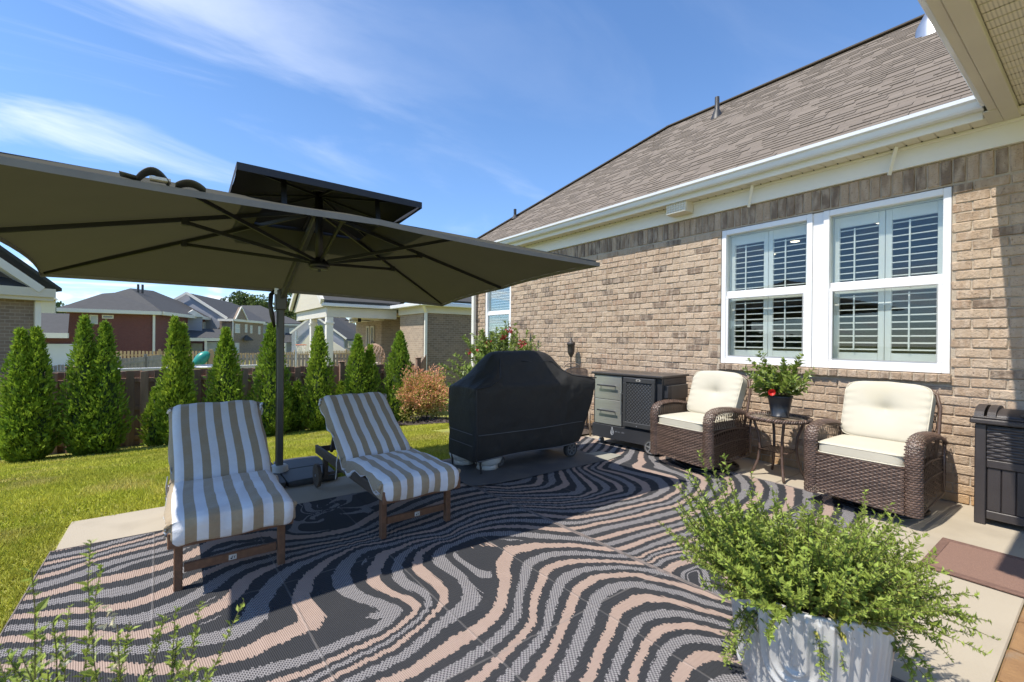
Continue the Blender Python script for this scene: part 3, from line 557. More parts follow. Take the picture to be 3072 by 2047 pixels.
s1 = shrub('orange_shrub', (4.55, 9.55, float(gz(0, 9.6))), 'orange and green leafed shrub in the mulch by the fence corner', 'shrub', 0.60, 1.08, 11000, 0.06, [(og, 0.6, (0, 0.80)), (oo, 0.6, (0.40, 1.2))], seed=5)
# ---------------------------------------------------------------- the brick house
WX = 5.143
house = thing('brick_house', (WX, 4.0, 0), 'tan brick house with white trim and brown shingle roof along the patio', 'house')
def brick_mat():
    t = NT('wall_brick', 0.88); t.b.inputs['Specular IOR Level'].default_value = 0.25
    p = t.pos(); tn = t.attr('tone'); x, y, z = t.xyz(p)
    base = t.ramp(tn, [(0.0, (0.16, 0.118, 0.09)), (0.14, (0.26, 0.188, 0.135)), (0.3, (0.365, 0.262, 0.182)), (0.6, (0.425, 0.312, 0.218)), (0.85, (0.485, 0.368, 0.262)), (1.0, (0.36, 0.242, 0.165))], 'LINEAR')
    mp = t.N.new('ShaderNodeMapping'); mp.inputs['Scale'].default_value = (1, 1.0, 0.28); t.L.new(p, mp.inputs[0])
    st = t.noise(26, 4, mp.outputs[0]); stm = t.N.new('ShaderNodeMapRange'); stm.inputs[1].default_value = 0.42; stm.inputs[2].default_value = 0.66; t.L.new(st, stm.inputs[0])
    col = t.mix(t.math('MULTIPLY', stm.outputs[0], 0.6), base, (0.54, 0.435, 0.335))
    sp = t.noise(70, 3, p); spm = t.N.new('ShaderNodeMapRange'); spm.inputs[1].default_value = 0.60; spm.inputs[2].default_value = 0.72; t.L.new(sp, spm.inputs[0])
    col = t.mix(t.math('MULTIPLY', spm.outputs[0], 0.75), col, (0.15, 0.105, 0.078))
    # rust-coloured splash stain low on the wall
    sm = t.N.new('ShaderNodeMapRange'); sm.inputs[1].default_value = 0.34; sm.inputs[2].default_value = 0.05; t.L.new(t.math('ADD', z, t.math('MULTIPLY', t.noise(2.2, 4, p), 0.2)), sm.inputs[0])
    col = t.mix(t.math('MULTIPLY', sm.outputs[0], 0.8), col, (0.44, 0.25, 0.09))
    t.L.new(col, t.b.inputs['Base Color']); t.bump(t.math('ADD', t.noise(45, 5, p), t.math('MULTIPLY', t.noise(160, 3, p), 0.5)), 0.9, 0.010)
    return t.m
BM = brick_mat()
mort = mat('mortar', (0.50, 0.42, 0.325), (0.40, 0.33, 0.25), 30, 0.95, 0.6, 130)
white = mat('white_trim', (0.78, 0.75, 0.665), (0.75, 0.72, 0.64), 3, 0.45, 0.05, 60)
vinyl = mat('white_vinyl', (0.84, 0.84, 0.84), (0.80, 0.80, 0.81), 3, 0.35)
cream = mat('cream_soffit', (0.72, 0.66, 0.52), (0.67, 0.61, 0.48), 3, 0.55)
cream2 = mat('porch_trim', (0.60, 0.55, 0.44), (0.56, 0.51, 0.41), 3, 0.6)
wall = obj('wall', MB().box(WX+0.009, WX+0.12, 2.825, 7.02, 0, 2.86).box(WX+0.009, WX+0.12, -3.0, 0.843, 0, 2.86).box(WX+0.0095, WX+0.119, 0.843, 2.825, 0, 1.05).box(WX+0.0095, WX+0.119, 0.843, 2.825, 2.62, 2.859)
           .box(WX+0.0095, WX+0.119, 7.02, 7.92, 0, 1.05).box(WX+0.0095, WX+0.119, 7.02, 7.92, 2.62, 2.859).box(WX+0.009, WX+0.12, 7.92, 8.46, 0, 2.86).box(WX+0.13, 14, 8.34, 8.459, 0, 2.86).box(WX+0.13, WX+0.15, -3, 8.3, 2.7, 3.0), mort, house)
def brick_mesh(L, H, tone, seed):
    r = random.Random(seed); b = MB(); b.cur = tone; b.box(0, 0.05, 0, L, 0, H, 0.0055)
    b.v = [(x+r.uniform(-.0035, .0035) if x < 0.02 else x, y+r.uniform(-.003, .003), z+r.uniform(-.003, .003)) for x, y, z in b.v]
    return b
CH, BL = 0.0794, 0.2032
slots = []      # (y0, z0, L, H)
def in_win(y0, y1, z0, z1):
    for a, b, c, d in ((0.848, 2.82, 0.985, 2.62), (7.02, 7.92, 0.985, 2.62)):
        if y1 > a+0.004 and y0 < b-0.004 and z1 > c+0.02 and z0 < d-0.02: return (a, b)
    return None
rb = random.Random(3)
for i in range(33):
    z0 = i*CH+0.005; y = -0.9-(BL/2 if i % 2 else 0)+rb.uniform(-0.006, 0.006)
    while y < 8.45:
        L = BL-0.0095; w = in_win(y, y+L, z0, z0+0.0695)
        if w is None: slots.append((y, z0, min(L, 8.458-y), 0.0695))
        else:
            if y < w[0]-0.05: slots.append((y, z0, w[0]-0.006-y, 0.0695))
            if y+L > w[1]+0.05: slots.append((w[1]+0.004, z0, y+L-w[1]-0.004, 0.0695))
        y += BL
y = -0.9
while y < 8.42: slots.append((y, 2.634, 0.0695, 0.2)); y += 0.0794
slots = [s for s in slots if s[2] > 0.03]
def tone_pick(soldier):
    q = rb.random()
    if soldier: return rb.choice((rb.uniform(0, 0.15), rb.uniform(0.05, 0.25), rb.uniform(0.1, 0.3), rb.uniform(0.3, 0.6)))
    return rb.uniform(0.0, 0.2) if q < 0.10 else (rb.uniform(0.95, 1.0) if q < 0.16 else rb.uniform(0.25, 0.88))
def bdist(s): return math.hypot(WX, s[0]+s[2]/2, s[1]+s[3]/2-1.3)/math.sqrt(s[2]*s[3])
def hidden(s):      # behind the bin, the chairs or out of the frame
    yc, zc = s[0]+s[2]/2, s[1]
    return (yc < 0.30) or (yc < 0.58 and zc < 0.7) or (0.75 < yc < 1.5 and zc < 0.75) or (2.25 < yc < 3.0 and zc < 0.85)
full = sorted([s for s in slots if not hidden(s)], key=bdist)[:262]; fs_ = set(full)
cache = {}
for s in full:
    key = (round(s[2], 2), round(s[3], 2), rb.randrange(14))
    if key not in cache:
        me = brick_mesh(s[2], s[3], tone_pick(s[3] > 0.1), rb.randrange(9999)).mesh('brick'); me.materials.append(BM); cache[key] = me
    o = link('brick', cache[key], None, wall); o.location = Vector((WX+rb.uniform(-0.004, 0.003), s[0], s[1]))
rest = MB()
for s in slots:
    if s in fs_: continue
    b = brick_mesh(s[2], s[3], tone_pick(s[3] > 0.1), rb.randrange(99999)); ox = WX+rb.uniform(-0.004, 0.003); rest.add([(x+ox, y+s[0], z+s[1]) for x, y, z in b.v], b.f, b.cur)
o = obj('brick_field', rest, BM, wall); o['kind'] = 'stuff'
# window sills: rowlock bricks standing proud
for a, b_ in ((0.848, 2.82), (7.02, 7.92)):
    sm_ = MB(); n = round((b_-a+0.03)/0.0794)
    sill = obj('window_sill', MB().box(WX-0.030, WX+0.06, a-0.012, b_+0.02, 0.983, 1.047), mort, house)
    for k in range(n):
        m_ = brick_mesh(0.068, 0.066, rb.uniform(0.1, 0.9), k); m_.v = [(x*2.2 if x > 0.02 else x, y, z) for x, y, z in m_.v]
        me = m_.mesh('brick'); me.materials.append(BM); o = link('brick', me, None, sill); o.location = (WX-0.042, a-0.012+k*0.0794, 0.984)
# trim, eave, gutter
frz = MB().box(5.112, 5.150, -3, 8.47, 2.842, 3.030, 0.003); obj('frieze_board', frz, white, house)
obj('frieze_cap', MB().box(5.095, 5.1115, -3, 8.48, 3.000, 3.028, 0.004), white, house)
sof = obj('soffit', MB().box(4.935, 5.11, -0.5, 8.75, 3.036, 3.050), cream, house)
pm = MB().box(0, 0.17, 0.004, 0.098, -0.006, 0, 0.003).mesh('soffit_panel'); pm.materials.append(cream)
for k in range(78):
    o = link('soffit_panel', pm, None, sof); o.location = (4.937, 0.62+k*0.102, 3.0355)
dk = mat('dark_gap', (0.03, 0.025, 0.02), (0.04, 0.035, 0.03), 5, 0.9)
vt = MB()
for k in range(78): vt.box(5.085, 5.109, 0.612+k*0.102, 0.622+k*0.102, 3.0255, 3.0352)
obj('soffit_vent', vt, dk, sof)
obj('fascia', MB().box(4.915, 4.934, 0.64, 8.75, 3.020, 3.18, 0.003), white, house)
gprof = [(4.915, 3.085), (4.845, 3.085), (4.835, 3.10), (4.825, 3.135), (4.803, 3.150), (4.800, 3.180), (4.808, 3.182), (4.810, 3.160), (4.915, 3.158)]
gt = MB(); ga, gb_ = 0.635, 8.78
vsg = [(x, ga, z) for x, z in gprof]+[(x, gb_, z) for x, z in gprof]; ng = len(gprof)
gt.add(vsg, [(i, (i+1) % ng, (i+1) % ng+ng, i+ng) for i in range(ng)]+[tuple(range(ng)), tuple(range(2*ng-1, ng-1, -1))])
galu = mat('gutter_paint', (0.78, 0.79, 0.79), (0.73, 0.74, 0.745), 2, 0.25, spec=0.6, coat=0.3)
obj('gutter', gt, galu, house)
# downspout at the far corner
ds = MB().box(5.03, 5.10, 8.20, 8.29, 0.05, 2.85, 0.01); ds.beam((5.065, 8.245, 2.84), (4.87, 8.245, 3.09), 0.08, 0.06, ch=0.008)
obj('downspout', ds, white, house)
# vent hood and gutter clips
vh = MB().box(4.95, 5.108, 3.16, 3.44, 2.895, 3.032, 0.004)
hood = obj('vent_hood', vh, cream, house); gr = MB()
for k in range(8): gr.box(4.941, 4.949, 3.17+k*0.036, 3.176+k*0.036, 2.90, 3.025)
for k in range(5): gr.box(4.940, 4.948, 3.165, 3.435, 2.902+k*0.029, 2.907+k*0.029)
obj('grille', gr, white, hood)
for yy in (2.44, 1.21):
    obj('clip', MB().beam((5.02, yy-0.03, 3.02), (5.07, yy+0.03, 2.80), 0.030, 0.008), white, house)
# ---- roof
PIT = 0.78; sl_ = math.sqrt(1+PIT*PIT); EX, EZ, EY1 = 4.845, 3.19, 8.80
shm = NT('roof_shingle', 0.92); p_ = shm.pos(); tn_ = shm.attr('tone')
c_ = shm.ramp(tn_, [(0, (0.066, 0.050, 0.038)), (0.3, (0.118, 0.093, 0.071)), (0.7, (0.165, 0.132, 0.102)), (1.0, (0.21, 0.172, 0.136))], 'LINEAR')
c_ = shm.mix(shm.math('MULTIPLY', shm.noise(180, 3, p_), 0.45), c_, (0.24, 0.205, 0.17)); shm.L.new(c_, shm.b.inputs['Base Color']); shm.bump(shm.noise(300, 3, p_), 0.5, 0.003)
SHM = shm.m
run = 3.22
roof = obj('roof', MB().slab([(EX, -3, EZ), (EX, EY1, EZ), (EX+run, EY1-run, EZ+run*PIT), (EX+run, -3, EZ+run*PIT)], (0.02, 0, -0.03))
           .slab([(EX, EY1, EZ), (EX+run*2, EY1, EZ), (EX+run, EY1-run, EZ+run*PIT)], (0, 0, -0.03)).slab([(EX+run, -3, EZ+run*PIT), (EX+run, EY1-run, EZ+run*PIT), (EX+2*run, EY1, EZ), (EX+2*run, -3, EZ)], (0, 0, -0.03)), SHM, house)
expo = 0.088; rows = int(run*sl_/expo); tabs = []
for r_i in range(rows):
    d0 = r_i*expo; x0 = EX+d0/sl_; z0 = EZ+d0/sl_*PIT; ymax = EY1-(x0-EX)
    y = -0.4-rb.random()*0.3
    while y < ymax-0.03:
        w = rb.choice((0.11, 0.15, 0.20, 0.26)); tabs.append((x0, y, z0, min(w, ymax-y), rb.choice((0.004, 0.010, 0.012)), rb.uniform(0.4, 0.8), r_i)); y += w
tm = {}
def tab_mesh(w, th, tone):
    b = MB(); b.cur = tone; ln = expo*1.15; ux, uz = 1/sl_, PIT/sl_; nx, nz = -uz, ux
    q = lambda a, n_: (ux*a+nx*n_, uz*a+nz*n_)
    pts = [q(-0.004, 0.002), q(ln, 0.002), q(ln, 0.003), q(-0.004, th)]
    vs = [(a, 0.0015, c) for a, c in pts]+[(a, w-0.0015, c) for a, c in pts]
    b.add(vs, [(0, 1, 2, 3), (7, 6, 5, 4), (0, 4, 5, 1), (1, 5, 6, 2), (2, 6, 7, 3), (3, 7, 4, 0)]); return b
def tdist(t): return math.sqrt(t[0]**2+t[1]**2+(t[2]-1.3)**2)-(0 if t[4] > 0.008 else -0.6)
vis = sorted([t for t in tabs if 0.62 < t[1] and t[3] > 0.1 and t[0] < 4.8+t[1]*0.95], key=tdist)[:280]; vset = set(vis)
for t in vis:
    key = (round(t[3], 2), t[4], rb.randrange(6))
    if key not in tm: me = tab_mesh(t[3], t[4], rb.uniform(0.4, 0.8)).mesh('shingle'); me.materials.append(SHM); tm[key] = me
    o = link('shingle', tm[key], None, roof); o.location = (t[0], t[1], t[2])
rs = MB()
for t in tabs:
    if t in vset: continue
    b = tab_mesh(t[3], t[4], t[5]); rs.add([(x+t[0], y+t[1], z+t[2]) for x, y, z in b.v], b.f, t[5])
o = obj('shingle_field', rs, SHM, roof); o['kind'] = 'stuff'
rc = MB(); rc.cur = 0.0
rc.beam((EX+run, -3, EZ+run*PIT+0.012), (EX+run, EY1-run, EZ+run*PIT+0.008), 0.15, 0.02); rc.beam((EX+0.02, EY1-0.02, EZ+0.012), (EX+run, EY1-run, EZ+run*PIT+0.012), 0.2, 0.02)
obj('ridge_cap', rc, SHM, roof)
alu = mat('galvanised', (0.62, 0.63, 0.64), (0.5, 0.51, 0.52), 6, 0.32, metal=0.85)
blk = mat('black_plastic', (0.02, 0.02, 0.022), (0.028, 0.028, 0.03), 9, 0.5)
fl = MB().lathe([(0.20, -0.20), (0.17, 0.02), (0.10, 0.17), (0.085, 0.20), (0.085, 0.42), (0.12, 0.43), (0.12, 0.445), (0.085, 0.45), (0.085, 0.50), (0.14, 0.51), (0.15, 0.60), (0.0, 0.66)], (7.30, 1.37, 5.12), 24)
obj('flue', fl, alu, roof, smooth=True)
pv = MB().lathe([(0.11, -0.10), (0.055, 0.06), (0.04, 0.08), (0.037, 0.30), (0.0, 0.30)], (7.37, 4.14, 5.19), 14); obj('vent_pipe', pv, blk, roof, smooth=True)
obj('vent_pipe', MB().lathe([(0.08, -0.05), (0.03, 0.05), (0.03, 0.17), (0, 0.17)], (5.75, 7.72, 3.93), 10), blk, roof)
# ---- porch wing roof overhead on the right
pw = obj('porch_roof', MB().box(2.06, 5.16, -4, 0.545, 3.075, 3.16).slab([(2.06, -4, 3.19), (8, -4, 3.19), (8, 0.60, 3.19), (2.06, 0.60, 3.19)], (0, 0, 0.05)), cream2, house)
obj('porch_fascia', MB().box(2.05, 4.80, 0.552, 0.602, 3.03, 3.19, 0.004).box(2.04, 2.10, -4, 0.549, 3.03, 3.19, 0.004), cream2, pw)
obj('porch_gutter', MB().box(2.04, 4.79, 0.6045, 0.640, 3.07, 3.188, 0.008), galu, pw)
obj('porch_trim', MB().box(2.11, 5.10, 0.462, 0.550, 3.022, 3.074, 0.004).box(4.80, 5.11, 0.5515, 0.63, 3.024, 3.034, 0.002), cream2, pw)
pfm = NT('perforated_vinyl', 0.55); px_, py_, pz_ = pfm.xyz(pfm.pos())
dx = pfm.math('SUBTRACT', pfm.math('FRACT', pfm.math('MULTIPLY', px_, 64.0)), 0.5); dy = pfm.math('SUBTRACT', pfm.math('FRACT', pfm.math('MULTIPLY', py_, 60.0)), 0.5)
hole = pfm.math('LESS_THAN', pfm.math('ADD', pfm.math('MULTIPLY', dx, dx), pfm.math('MULTIPLY', dy, dy)), 0.05)
pfm.L.new(pfm.mix(hole, (0.66, 0.60, 0.47), (0.24, 0.21, 0.155)), pfm.b.inputs['Base Color'])
ps = MB().box(0.006, 0.096, -1.6, 0.459, -0.008, 0.0, 0.003).mesh('soffit_panel'); ps.materials.append(pfm.m)
for k in range(30):
    o = link('soffit_panel', ps, None, pw); o.location = (2.115+k*0.102, 0, 3.074)
# ---- windows
glass = NT('window_glass', 0.02); g = glass.N; 
gl_ = g.new('ShaderNodeBsdfGlossy'); gl_.inputs['Roughness'].default_value = 0.0; gl_.inputs['Color'].default_value = (0.95, 1, 1, 1)
tr_ = g.new('ShaderNodeBsdfTransparent'); tr_.inputs['Color'].default_value = (0.95, 0.965, 0.955, 1)
fr_ = g.new('ShaderNodeFresnel'); fr_.inputs['IOR'].default_value = 1.62
fm_ = glass.math('ADD', glass.math('MULTIPLY', fr_.outputs[0], 0.5), 0.012)
ms_ = g.new('ShaderNodeMixShader'); glass.L.new(fm_, ms_.inputs[0]); glass.L.new(tr_.outputs[0], ms_.inputs[1]); glass.L.new(gl_.outputs[0], ms_.inputs[2]); glass.L.new(ms_.outputs[0], g['Material Output'].inputs[0])
GLASS = glass.m
shut = mat('shutter_paint', (0.80, 0.82, 0.78), (0.77, 0.79, 0.75), 3, 0.4)
steelg = mat('screen_frame', (0.45, 0.45, 0.44), (0.4, 0.4, 0.4), 5, 0.5)
def window_unit(win, y0, y1, z0, z1, zm):
    """double-hung unit: frame, two sashes with panes"""
    X = WX
    fr = MB()
    fr.box(X+0.012, X+0.10, y0, y0+0.052, z0, z1, 0.004).box(X+0.012, X+0.10, y1-0.052, y1, z0, z1, 0.004)
    fr.box(X+0.0125, X+0.0995, y0+0.0525, y1-0.0525, z1-0.058, z1-0.001, 0.004).box(X+0.008, X+0.0995, y0+0.0525, y1-0.0525, z0+0.001, z0+0.058, 0.004)
    obj('frame', fr, vinyl, win)
    us = MB(); a, b = y0+0.053, y1-0.053
    us.box(X+0.045, X+0.075, a, b, zm-0.002, zm+0.058, 0.004)
    obj('sash', us, vinyl, win)
    ls = MB(); c, d = z0+0.059, zm-0.003
    ls.box(X+0.020, X+0.044, a, b, d-0.030, d, 0.003).box(X+0.020, X+0.044, a, b, c, c+0.032, 0.003).box(X+0.020, X+0.044, a, a+0.026, c+0.0325, d-0.0305, 0.003).box(X+0.020, X+0.044, b-0.026, b, c+0.0325, d-0.0305, 0.003)
    obj('sash', ls, vinyl, win)
    sc_ = MB()
    for e in (a+0.027, b-0.033): sc_.box(X+0.016, X+0.0195, e, e+0.006, c+0.03, d-0.02)
    sc_.box(X+0.016, X+0.0195, a+0.0335, b-0.0335, d-0.026, d-0.02).box(X+0.016, X+0.0195, a+0.0335, b-0.0335, c+0.03, c+0.036)
    obj('screen_frame', sc_, steelg, win)
    obj('pane', MB().box(X+0.058, X+0.062, a, b, zm+0.059, z1-0.059), GLASS, win)
    obj('pane', MB().box(X+0.030, X+0.034, a+0.0265, b-0.0265, c+0.0325, d-0.0305), GLASS, win)
def shutters(win, y0, y1, z0, z1):
    X = WX+0.13; ym = (y0+y1)/2
    jb = MB().box(X-0.02, X+0.05, y0-0.05, y0-0.003, z0-0.02, z1+0.02).box(X-0.02, X+0.05, y1+0.003, y1+0.05, z0-0.02, z1+0.02).box(X-0.02, X+0.05, y0-0.0025, y1+0.0025, z1+0.003, z1+0.08)
    obj('shutter_frame', jb, shut, win)
    for a, b in ((y0, ym-0.002), (ym+0.002, y1)):
        pn = MB(); pn.box(X, X+0.028, a, a+0.048, z0, z1, 0.003).box(X, X+0.028, b-0.048, b, z0, z1, 0.003)
        pn.box(X, X+0.028, a+0.0485, b-0.0485, z0, z0+0.105, 0.003).box(X, X+0.028, a+0.0485, b-0.0485, z1-0.105, z1, 0.003)
        zm = (z0+z1)/2; pn.box(X, X+0.028, a+0.0485, b-0.0485, zm-0.04, zm+0.01, 0.003)
        sh = obj('shutter', pn, shut, win)
        lm = MB(); Mr = Matrix.Rotation(R_(-9), 4, 'Y'); lm.box(-0.031, 0.031, a+0.049, b-0.049, -0.0045, 0.0045, 0.003, Mr)
        me = lm.mesh('louver'); me.materials.append(shut)
        for (p0, p1) in ((z0+0.105, zm-0.04), (zm+0.01, z1-0.105)):
            n = round((p1-p0)/0.0625)
            for k in range(n):
                o = link('louver', me, None, sh); o.location = (X+0.014, 0, p0+(k+0.5)*(p1-p0)/n)
        tl = MB()
        c_y = a+(b-a)*0.56
        tl.box(X-0.030, X-0.020, c_y-0.006, c_y+0.006, z0+0.13, zm-0.06).box(X-0.030, X-0.020, c_y-0.006, c_y+0.006, zm+0.03, z1-0.13)
        obj('tilt_rod', tl, shut, sh)
win = thing('window', (WX, 1.83, 1.05), None, None); win.parent = house; win.matrix_parent_inverse = wmat(house).inverted()
window_unit(win, 0.848, 1.775, 1.055, 2.615, 1.838)
window_unit(win, 1.872, 2.82, 1.055, 2.615, 1.838)
obj('mullion', MB().box(WX+0.030, WX+0.10, 1.7755, 1.8715, 1.055, 2.615, 0.003), vinyl, win)
shutters(win, 0.905, 1.72, 1.11, 2.545)
shutters(win, 1.925, 2.765, 1.11, 2.545)
win2 = thing('window', (WX, 7.47, 1.05), None, None); win2.parent = house; win2.matrix_parent_inverse = wmat(house).inverted()
window_unit(win2, 7.022, 7.918, 1.055, 2.615, 1.838)
bl = MB().box(WX+0.10, WX+0.13, 7.08, 7.86, 1.1, 2.56)
for k in range(26):
    o = obj('blind_slat', MB().box(-0.02, 0.02, 7.09, 7.85, -0.0015, 0.0015, 0, Matrix.Translation((WX+0.12, 0, 1.14+k*0.054)) @ Matrix.Rotation(R_(-24), 4, 'Y')), shut, win2)
# the dim room behind
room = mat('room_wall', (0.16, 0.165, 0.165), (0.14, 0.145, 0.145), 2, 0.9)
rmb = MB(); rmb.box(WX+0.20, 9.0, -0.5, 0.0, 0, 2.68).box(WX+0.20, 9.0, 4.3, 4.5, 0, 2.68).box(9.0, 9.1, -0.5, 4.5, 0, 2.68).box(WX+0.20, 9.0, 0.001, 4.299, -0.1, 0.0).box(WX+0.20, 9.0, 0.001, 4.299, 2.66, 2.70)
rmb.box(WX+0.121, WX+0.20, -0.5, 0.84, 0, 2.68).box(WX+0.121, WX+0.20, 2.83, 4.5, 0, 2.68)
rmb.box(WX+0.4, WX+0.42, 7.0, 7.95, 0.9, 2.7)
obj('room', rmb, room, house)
lamp = NT('ceiling_lamp'); lamp.b.inputs['Emission Color'].default_value = (1, 0.86, 0.62, 1); lamp.b.inputs['Emission Strength'].default_value = 2.2
for (x, y) in ((6.3, 1.6), (6.6, 2.6), (7.6, 1.9), (7.3, 3.2)):
    obj('ceiling_lamp', MB().lathe([(0.0, 0), (0.045, 0), (0.055, 0.006)], (x, y, 2.648), 16), lamp.m, house)
# ---------------------------------------------------------------- striped loungers
teak = mat('teak', (0.20, 0.095, 0.048), (0.13, 0.062, 0.032), 7, 0.55, 0.35, 40, stretch=(5, 1, 5), coord='obj')
teakg = mat('teak_weathered', (0.10, 0.075, 0.055), (0.065, 0.05, 0.038), 7, 0.7, 0.35, 40, stretch=(5, 1, 5), coord='obj')
def towel_mat():
    t = NT('striped_terry', 0.95); t.b.inputs['Specular IOR Level'].default_value = 0.15; t.b.inputs['Sheen Weight'].default_value = 0.25
    o = t.obj(); u = t.attr('stripe')
    uu = t.math('ADD', u, t.math('MULTIPLY', t.math('SUBTRACT', t.noise(6, 3, o), 0.5), 0.012))
    f = t.math('GREATER_THAN', t.math('FRACT', uu), 0.5)
    tan = t.mix(t.noise(60, 3, o), (0.32, 0.245, 0.155), (0.40, 0.315, 0.21)); wh = t.mix(t.noise(60, 3, o), (0.66, 0.66, 0.68), (0.74, 0.74, 0.75))
    t.L.new(t.mix(f, tan, wh), t.b.inputs['Base Color']); t.bump(t.math('ADD', t.noise(220, 3, o), t.math('MULTIPLY', t.noise(14, 3, o), 2.0)), 0.5, 0.006); return t.m
TM = towel_mat()
paper = mat('tag_paper', (0.62, 0.60, 0.55), (0.55, 0.53, 0.48), 20, 0.7)
def lounger(name, loc, label, rz, seed, wheel=True):
    r = np.random.default_rng(seed); t = thing(name, loc, label, 'lounger', 'striped loungers under the umbrella', rz)
    W = 0.565; hw = W/2
    def part(n, mb, m, parent=t, smooth=False): return obj(n, mb, m, parent, smooth, world=False)
    for s in (-1, 1):
        part('side_rail', MB().beam((s*(hw-0.012), -0.045, 0.305), (s*(hw-0.012), 1.50, 0.30), 0.024, 0.075, ch=0.004), teakg)
        part('leg', MB().box(s*(hw-0.045)-0.019, s*(hw-0.045)+0.019, 0.02, 0.062, 0, 0.27, 0.004), teak)
        part('leg', MB().box(s*(hw-0.05)-0.018, s*(hw-0.05)+0.018, 1.33, 1.385, 0.06, 0.27, 0.004), teakg)
        w = part('wheel', MB().tube([(s*(hw+0.004), 1.36, 0.10), (s*(hw+0.030), 1.36, 0.10)], 0.10, 28), teakg)
        part('hub_cap', MB().tube([(s*(hw+0.0305), 1.36, 0.10), (s*(hw+0.034), 1.36, 0.10)], 0.012, 10), alu, w)
    part('front_rail', MB().box(-hw+0.001, hw-0.001, -0.070, -0.046, 0.255, 0.335, 0.004), teak)
    st = part('stretcher', MB().box(-hw+0.07, hw-0.07, 0.030, 0.052, 0.085, 0.130, 0.003), teak)
    part('maker_tag', MB().box(-0.018, 0.018, 0.0275, 0.0295, 0.094, 0.121), paper, st)
    gl = MB(); gl.box(-0.010, -0.004, 0.0262, 0.0272, 0.099, 0.106); gl.box(-0.004, -0.001, 0.0262, 0.0272, 0.099, 0.116); gl.beam((0.004, 0.0267, 0.114), (0.008, 0.0267, 0.107), 0.001, 0.0022); gl.beam((0.012, 0.0267, 0.114), (0.008, 0.0267, 0.107), 0.001, 0.0022); gl.box(0.0068, 0.0092, 0.0262, 0.0272, 0.099, 0.107)
    part('maker_mark', gl, blk, st)
    part('rear_rail', MB().box(-hw+0.03, hw-0.03, 1.455, 1.475, 0.275, 0.325, 0.003), teakg)
    part('axle', MB().tube([(-hw, 1.36, 0.10), (hw, 1.36, 0.10)], 0.014, 8), teakg)
    sl2 = MB().box(-hw+0.026, hw-0.026, -0.02, 0.72, 0.335, 0.352)
    part('seat_slats', sl2, teakg)
    for s in (-1, 1): part('back_support', MB().beam((s*0.19, 1.33, 0.30), (s*0.19, 1.20, 0.56), 0.022, 0.03), teakg)
    # striped towel-covered cushion: profile (y, z top) from the foot end to over the back
    th = 0.075; ang = R_(30.5)      # back rises at about 59 degrees from level after the hinge
    H0 = (0.725, 0.395); bl_ = 0.72; dyb, dzb = math.cos(R_(33))*bl_*0.90, 0.375
    prof = [(-0.080, 0.268), (-0.094, 0.31), (-0.097, 0.355), (-0.085, 0.395), (-0.04, 0.412), (0.15, 0.415), (0.40, 0.412), (0.60, 0.402), (0.675, 0.385), (0.700, 0.372), (0.708, 0.395)]
    nb_ = 10
    for k in range(1, nb_+1):
        q = k/nb_; prof.append((0.72+0.575*q, 0.42+0.365*q**0.97))
    prof += [(1.335, 0.795), (1.365, 0.780), (1.370, 0.745), (1.345, 0.68), (1.32, 0.62)]
    pr = []
    for i in range(len(prof)-1):
        for k in range(4): pr.append((prof[i][0]+(prof[i+1][0]-prof[i][0])*k/4, prof[i][1]+(prof[i+1][1]-prof[i][1])*k/4))
    pr.append(prof[-1]); n = len(pr)
    arc = np.concatenate([[0], np.cumsum([math.dist(pr[i], pr[i+1]) for i in range(n-1)])])
    us = np.concatenate([[-1.16, -1.13, -1.08, -1.03], np.linspace(-0.99, 0.99, 41), [1.03, 1.08, 1.13, 1.16]])
    V, U = [], []
    ph = r.uniform(0, 6, 12)
    for i, (py, pz) in enumerate(pr):
        a = arc[i]
        ty, tz = pr[min(i+1, n-1)][0]-pr[max(i-1, 0)][0], pr[min(i+1, n-1)][1]-pr[max(i-1, 0)][1]; q = math.hypot(ty, tz); nyy, nzz = -tz/q, ty/q
        front = math.exp(-((a-0.1)/0.16)**2)
        for u in us:
            e = max(0, abs(u)-0.90); x = u*hw
            drop = 0.0
            if abs(u) > 0.99:
                k_ = (abs(u)-0.99)/0.17; drop = (0.052+0.03*math.sin(a*9+ph[0]+u)+0.02*math.sin(a*23+ph[1]))*k_; x = math.copysign(hw*(1.0+0.035*math.sin(k_*2.2)+0.02*math.sin(a*14+u*3)*k_), u)
            wr = 0.0045*math.sin(a*21+u*5.0+ph[2])*math.exp(-((a-0.5)/0.35)**2)+0.003*math.sin(a*33-u*8+ph[3])
            # a few long diagonal folds on the seat
            for c_, d_, w_, h_ in ((0.30, 0.16, 0.022, 0.013), (0.40, 0.20, 0.018, 0.011), (0.22, 0.10, 0.02, 0.008)):
                wr += h_*(1.0 if seed == 1 else 0.35)*math.exp(-((a-(0.1+c_+d_*u))/w_)**2)*math.exp(-((u-0.25)/0.55)**2)
            rnd = -0.030*(max(0, abs(u)-0.80)/0.19)**2 if abs(u) < 0.99 else -0.030
            off = wr+rnd-drop
            V.append((x+0.006*math.sin(a*6+ph[4]), py+nyy*off+(0.012*math.sin(u*9+ph[5]))*front, pz+nzz*off+0.010*front*math.sin(u*7+ph[6])*(1 if a < 0.12 else 0.2)))
            U.append(u*hw/0.098+0.24+0.10*math.sin(a*2.2+ph[7]+seed)*0.6)
    m_ = len(us); i0 = (np.arange(n-1)[:, None]*m_+np.arange(m_-1)[None]).ravel()[:, None]
    me = np_mesh('towel_cushion', V, i0+np.array([0, 1, m_+1, m_]), TM, smooth=True)
    at = me.attributes.new('stripe', 'FLOAT', 'POINT'); at.data.foreach_set('value', np.array(U, np.float32))
    cu = link('striped_cushion', me, None, t, world=False)
    so_ = cu.modifiers.new('thick', 'SOLIDIFY'); so_.thickness = 0.012; so_.offset = -1
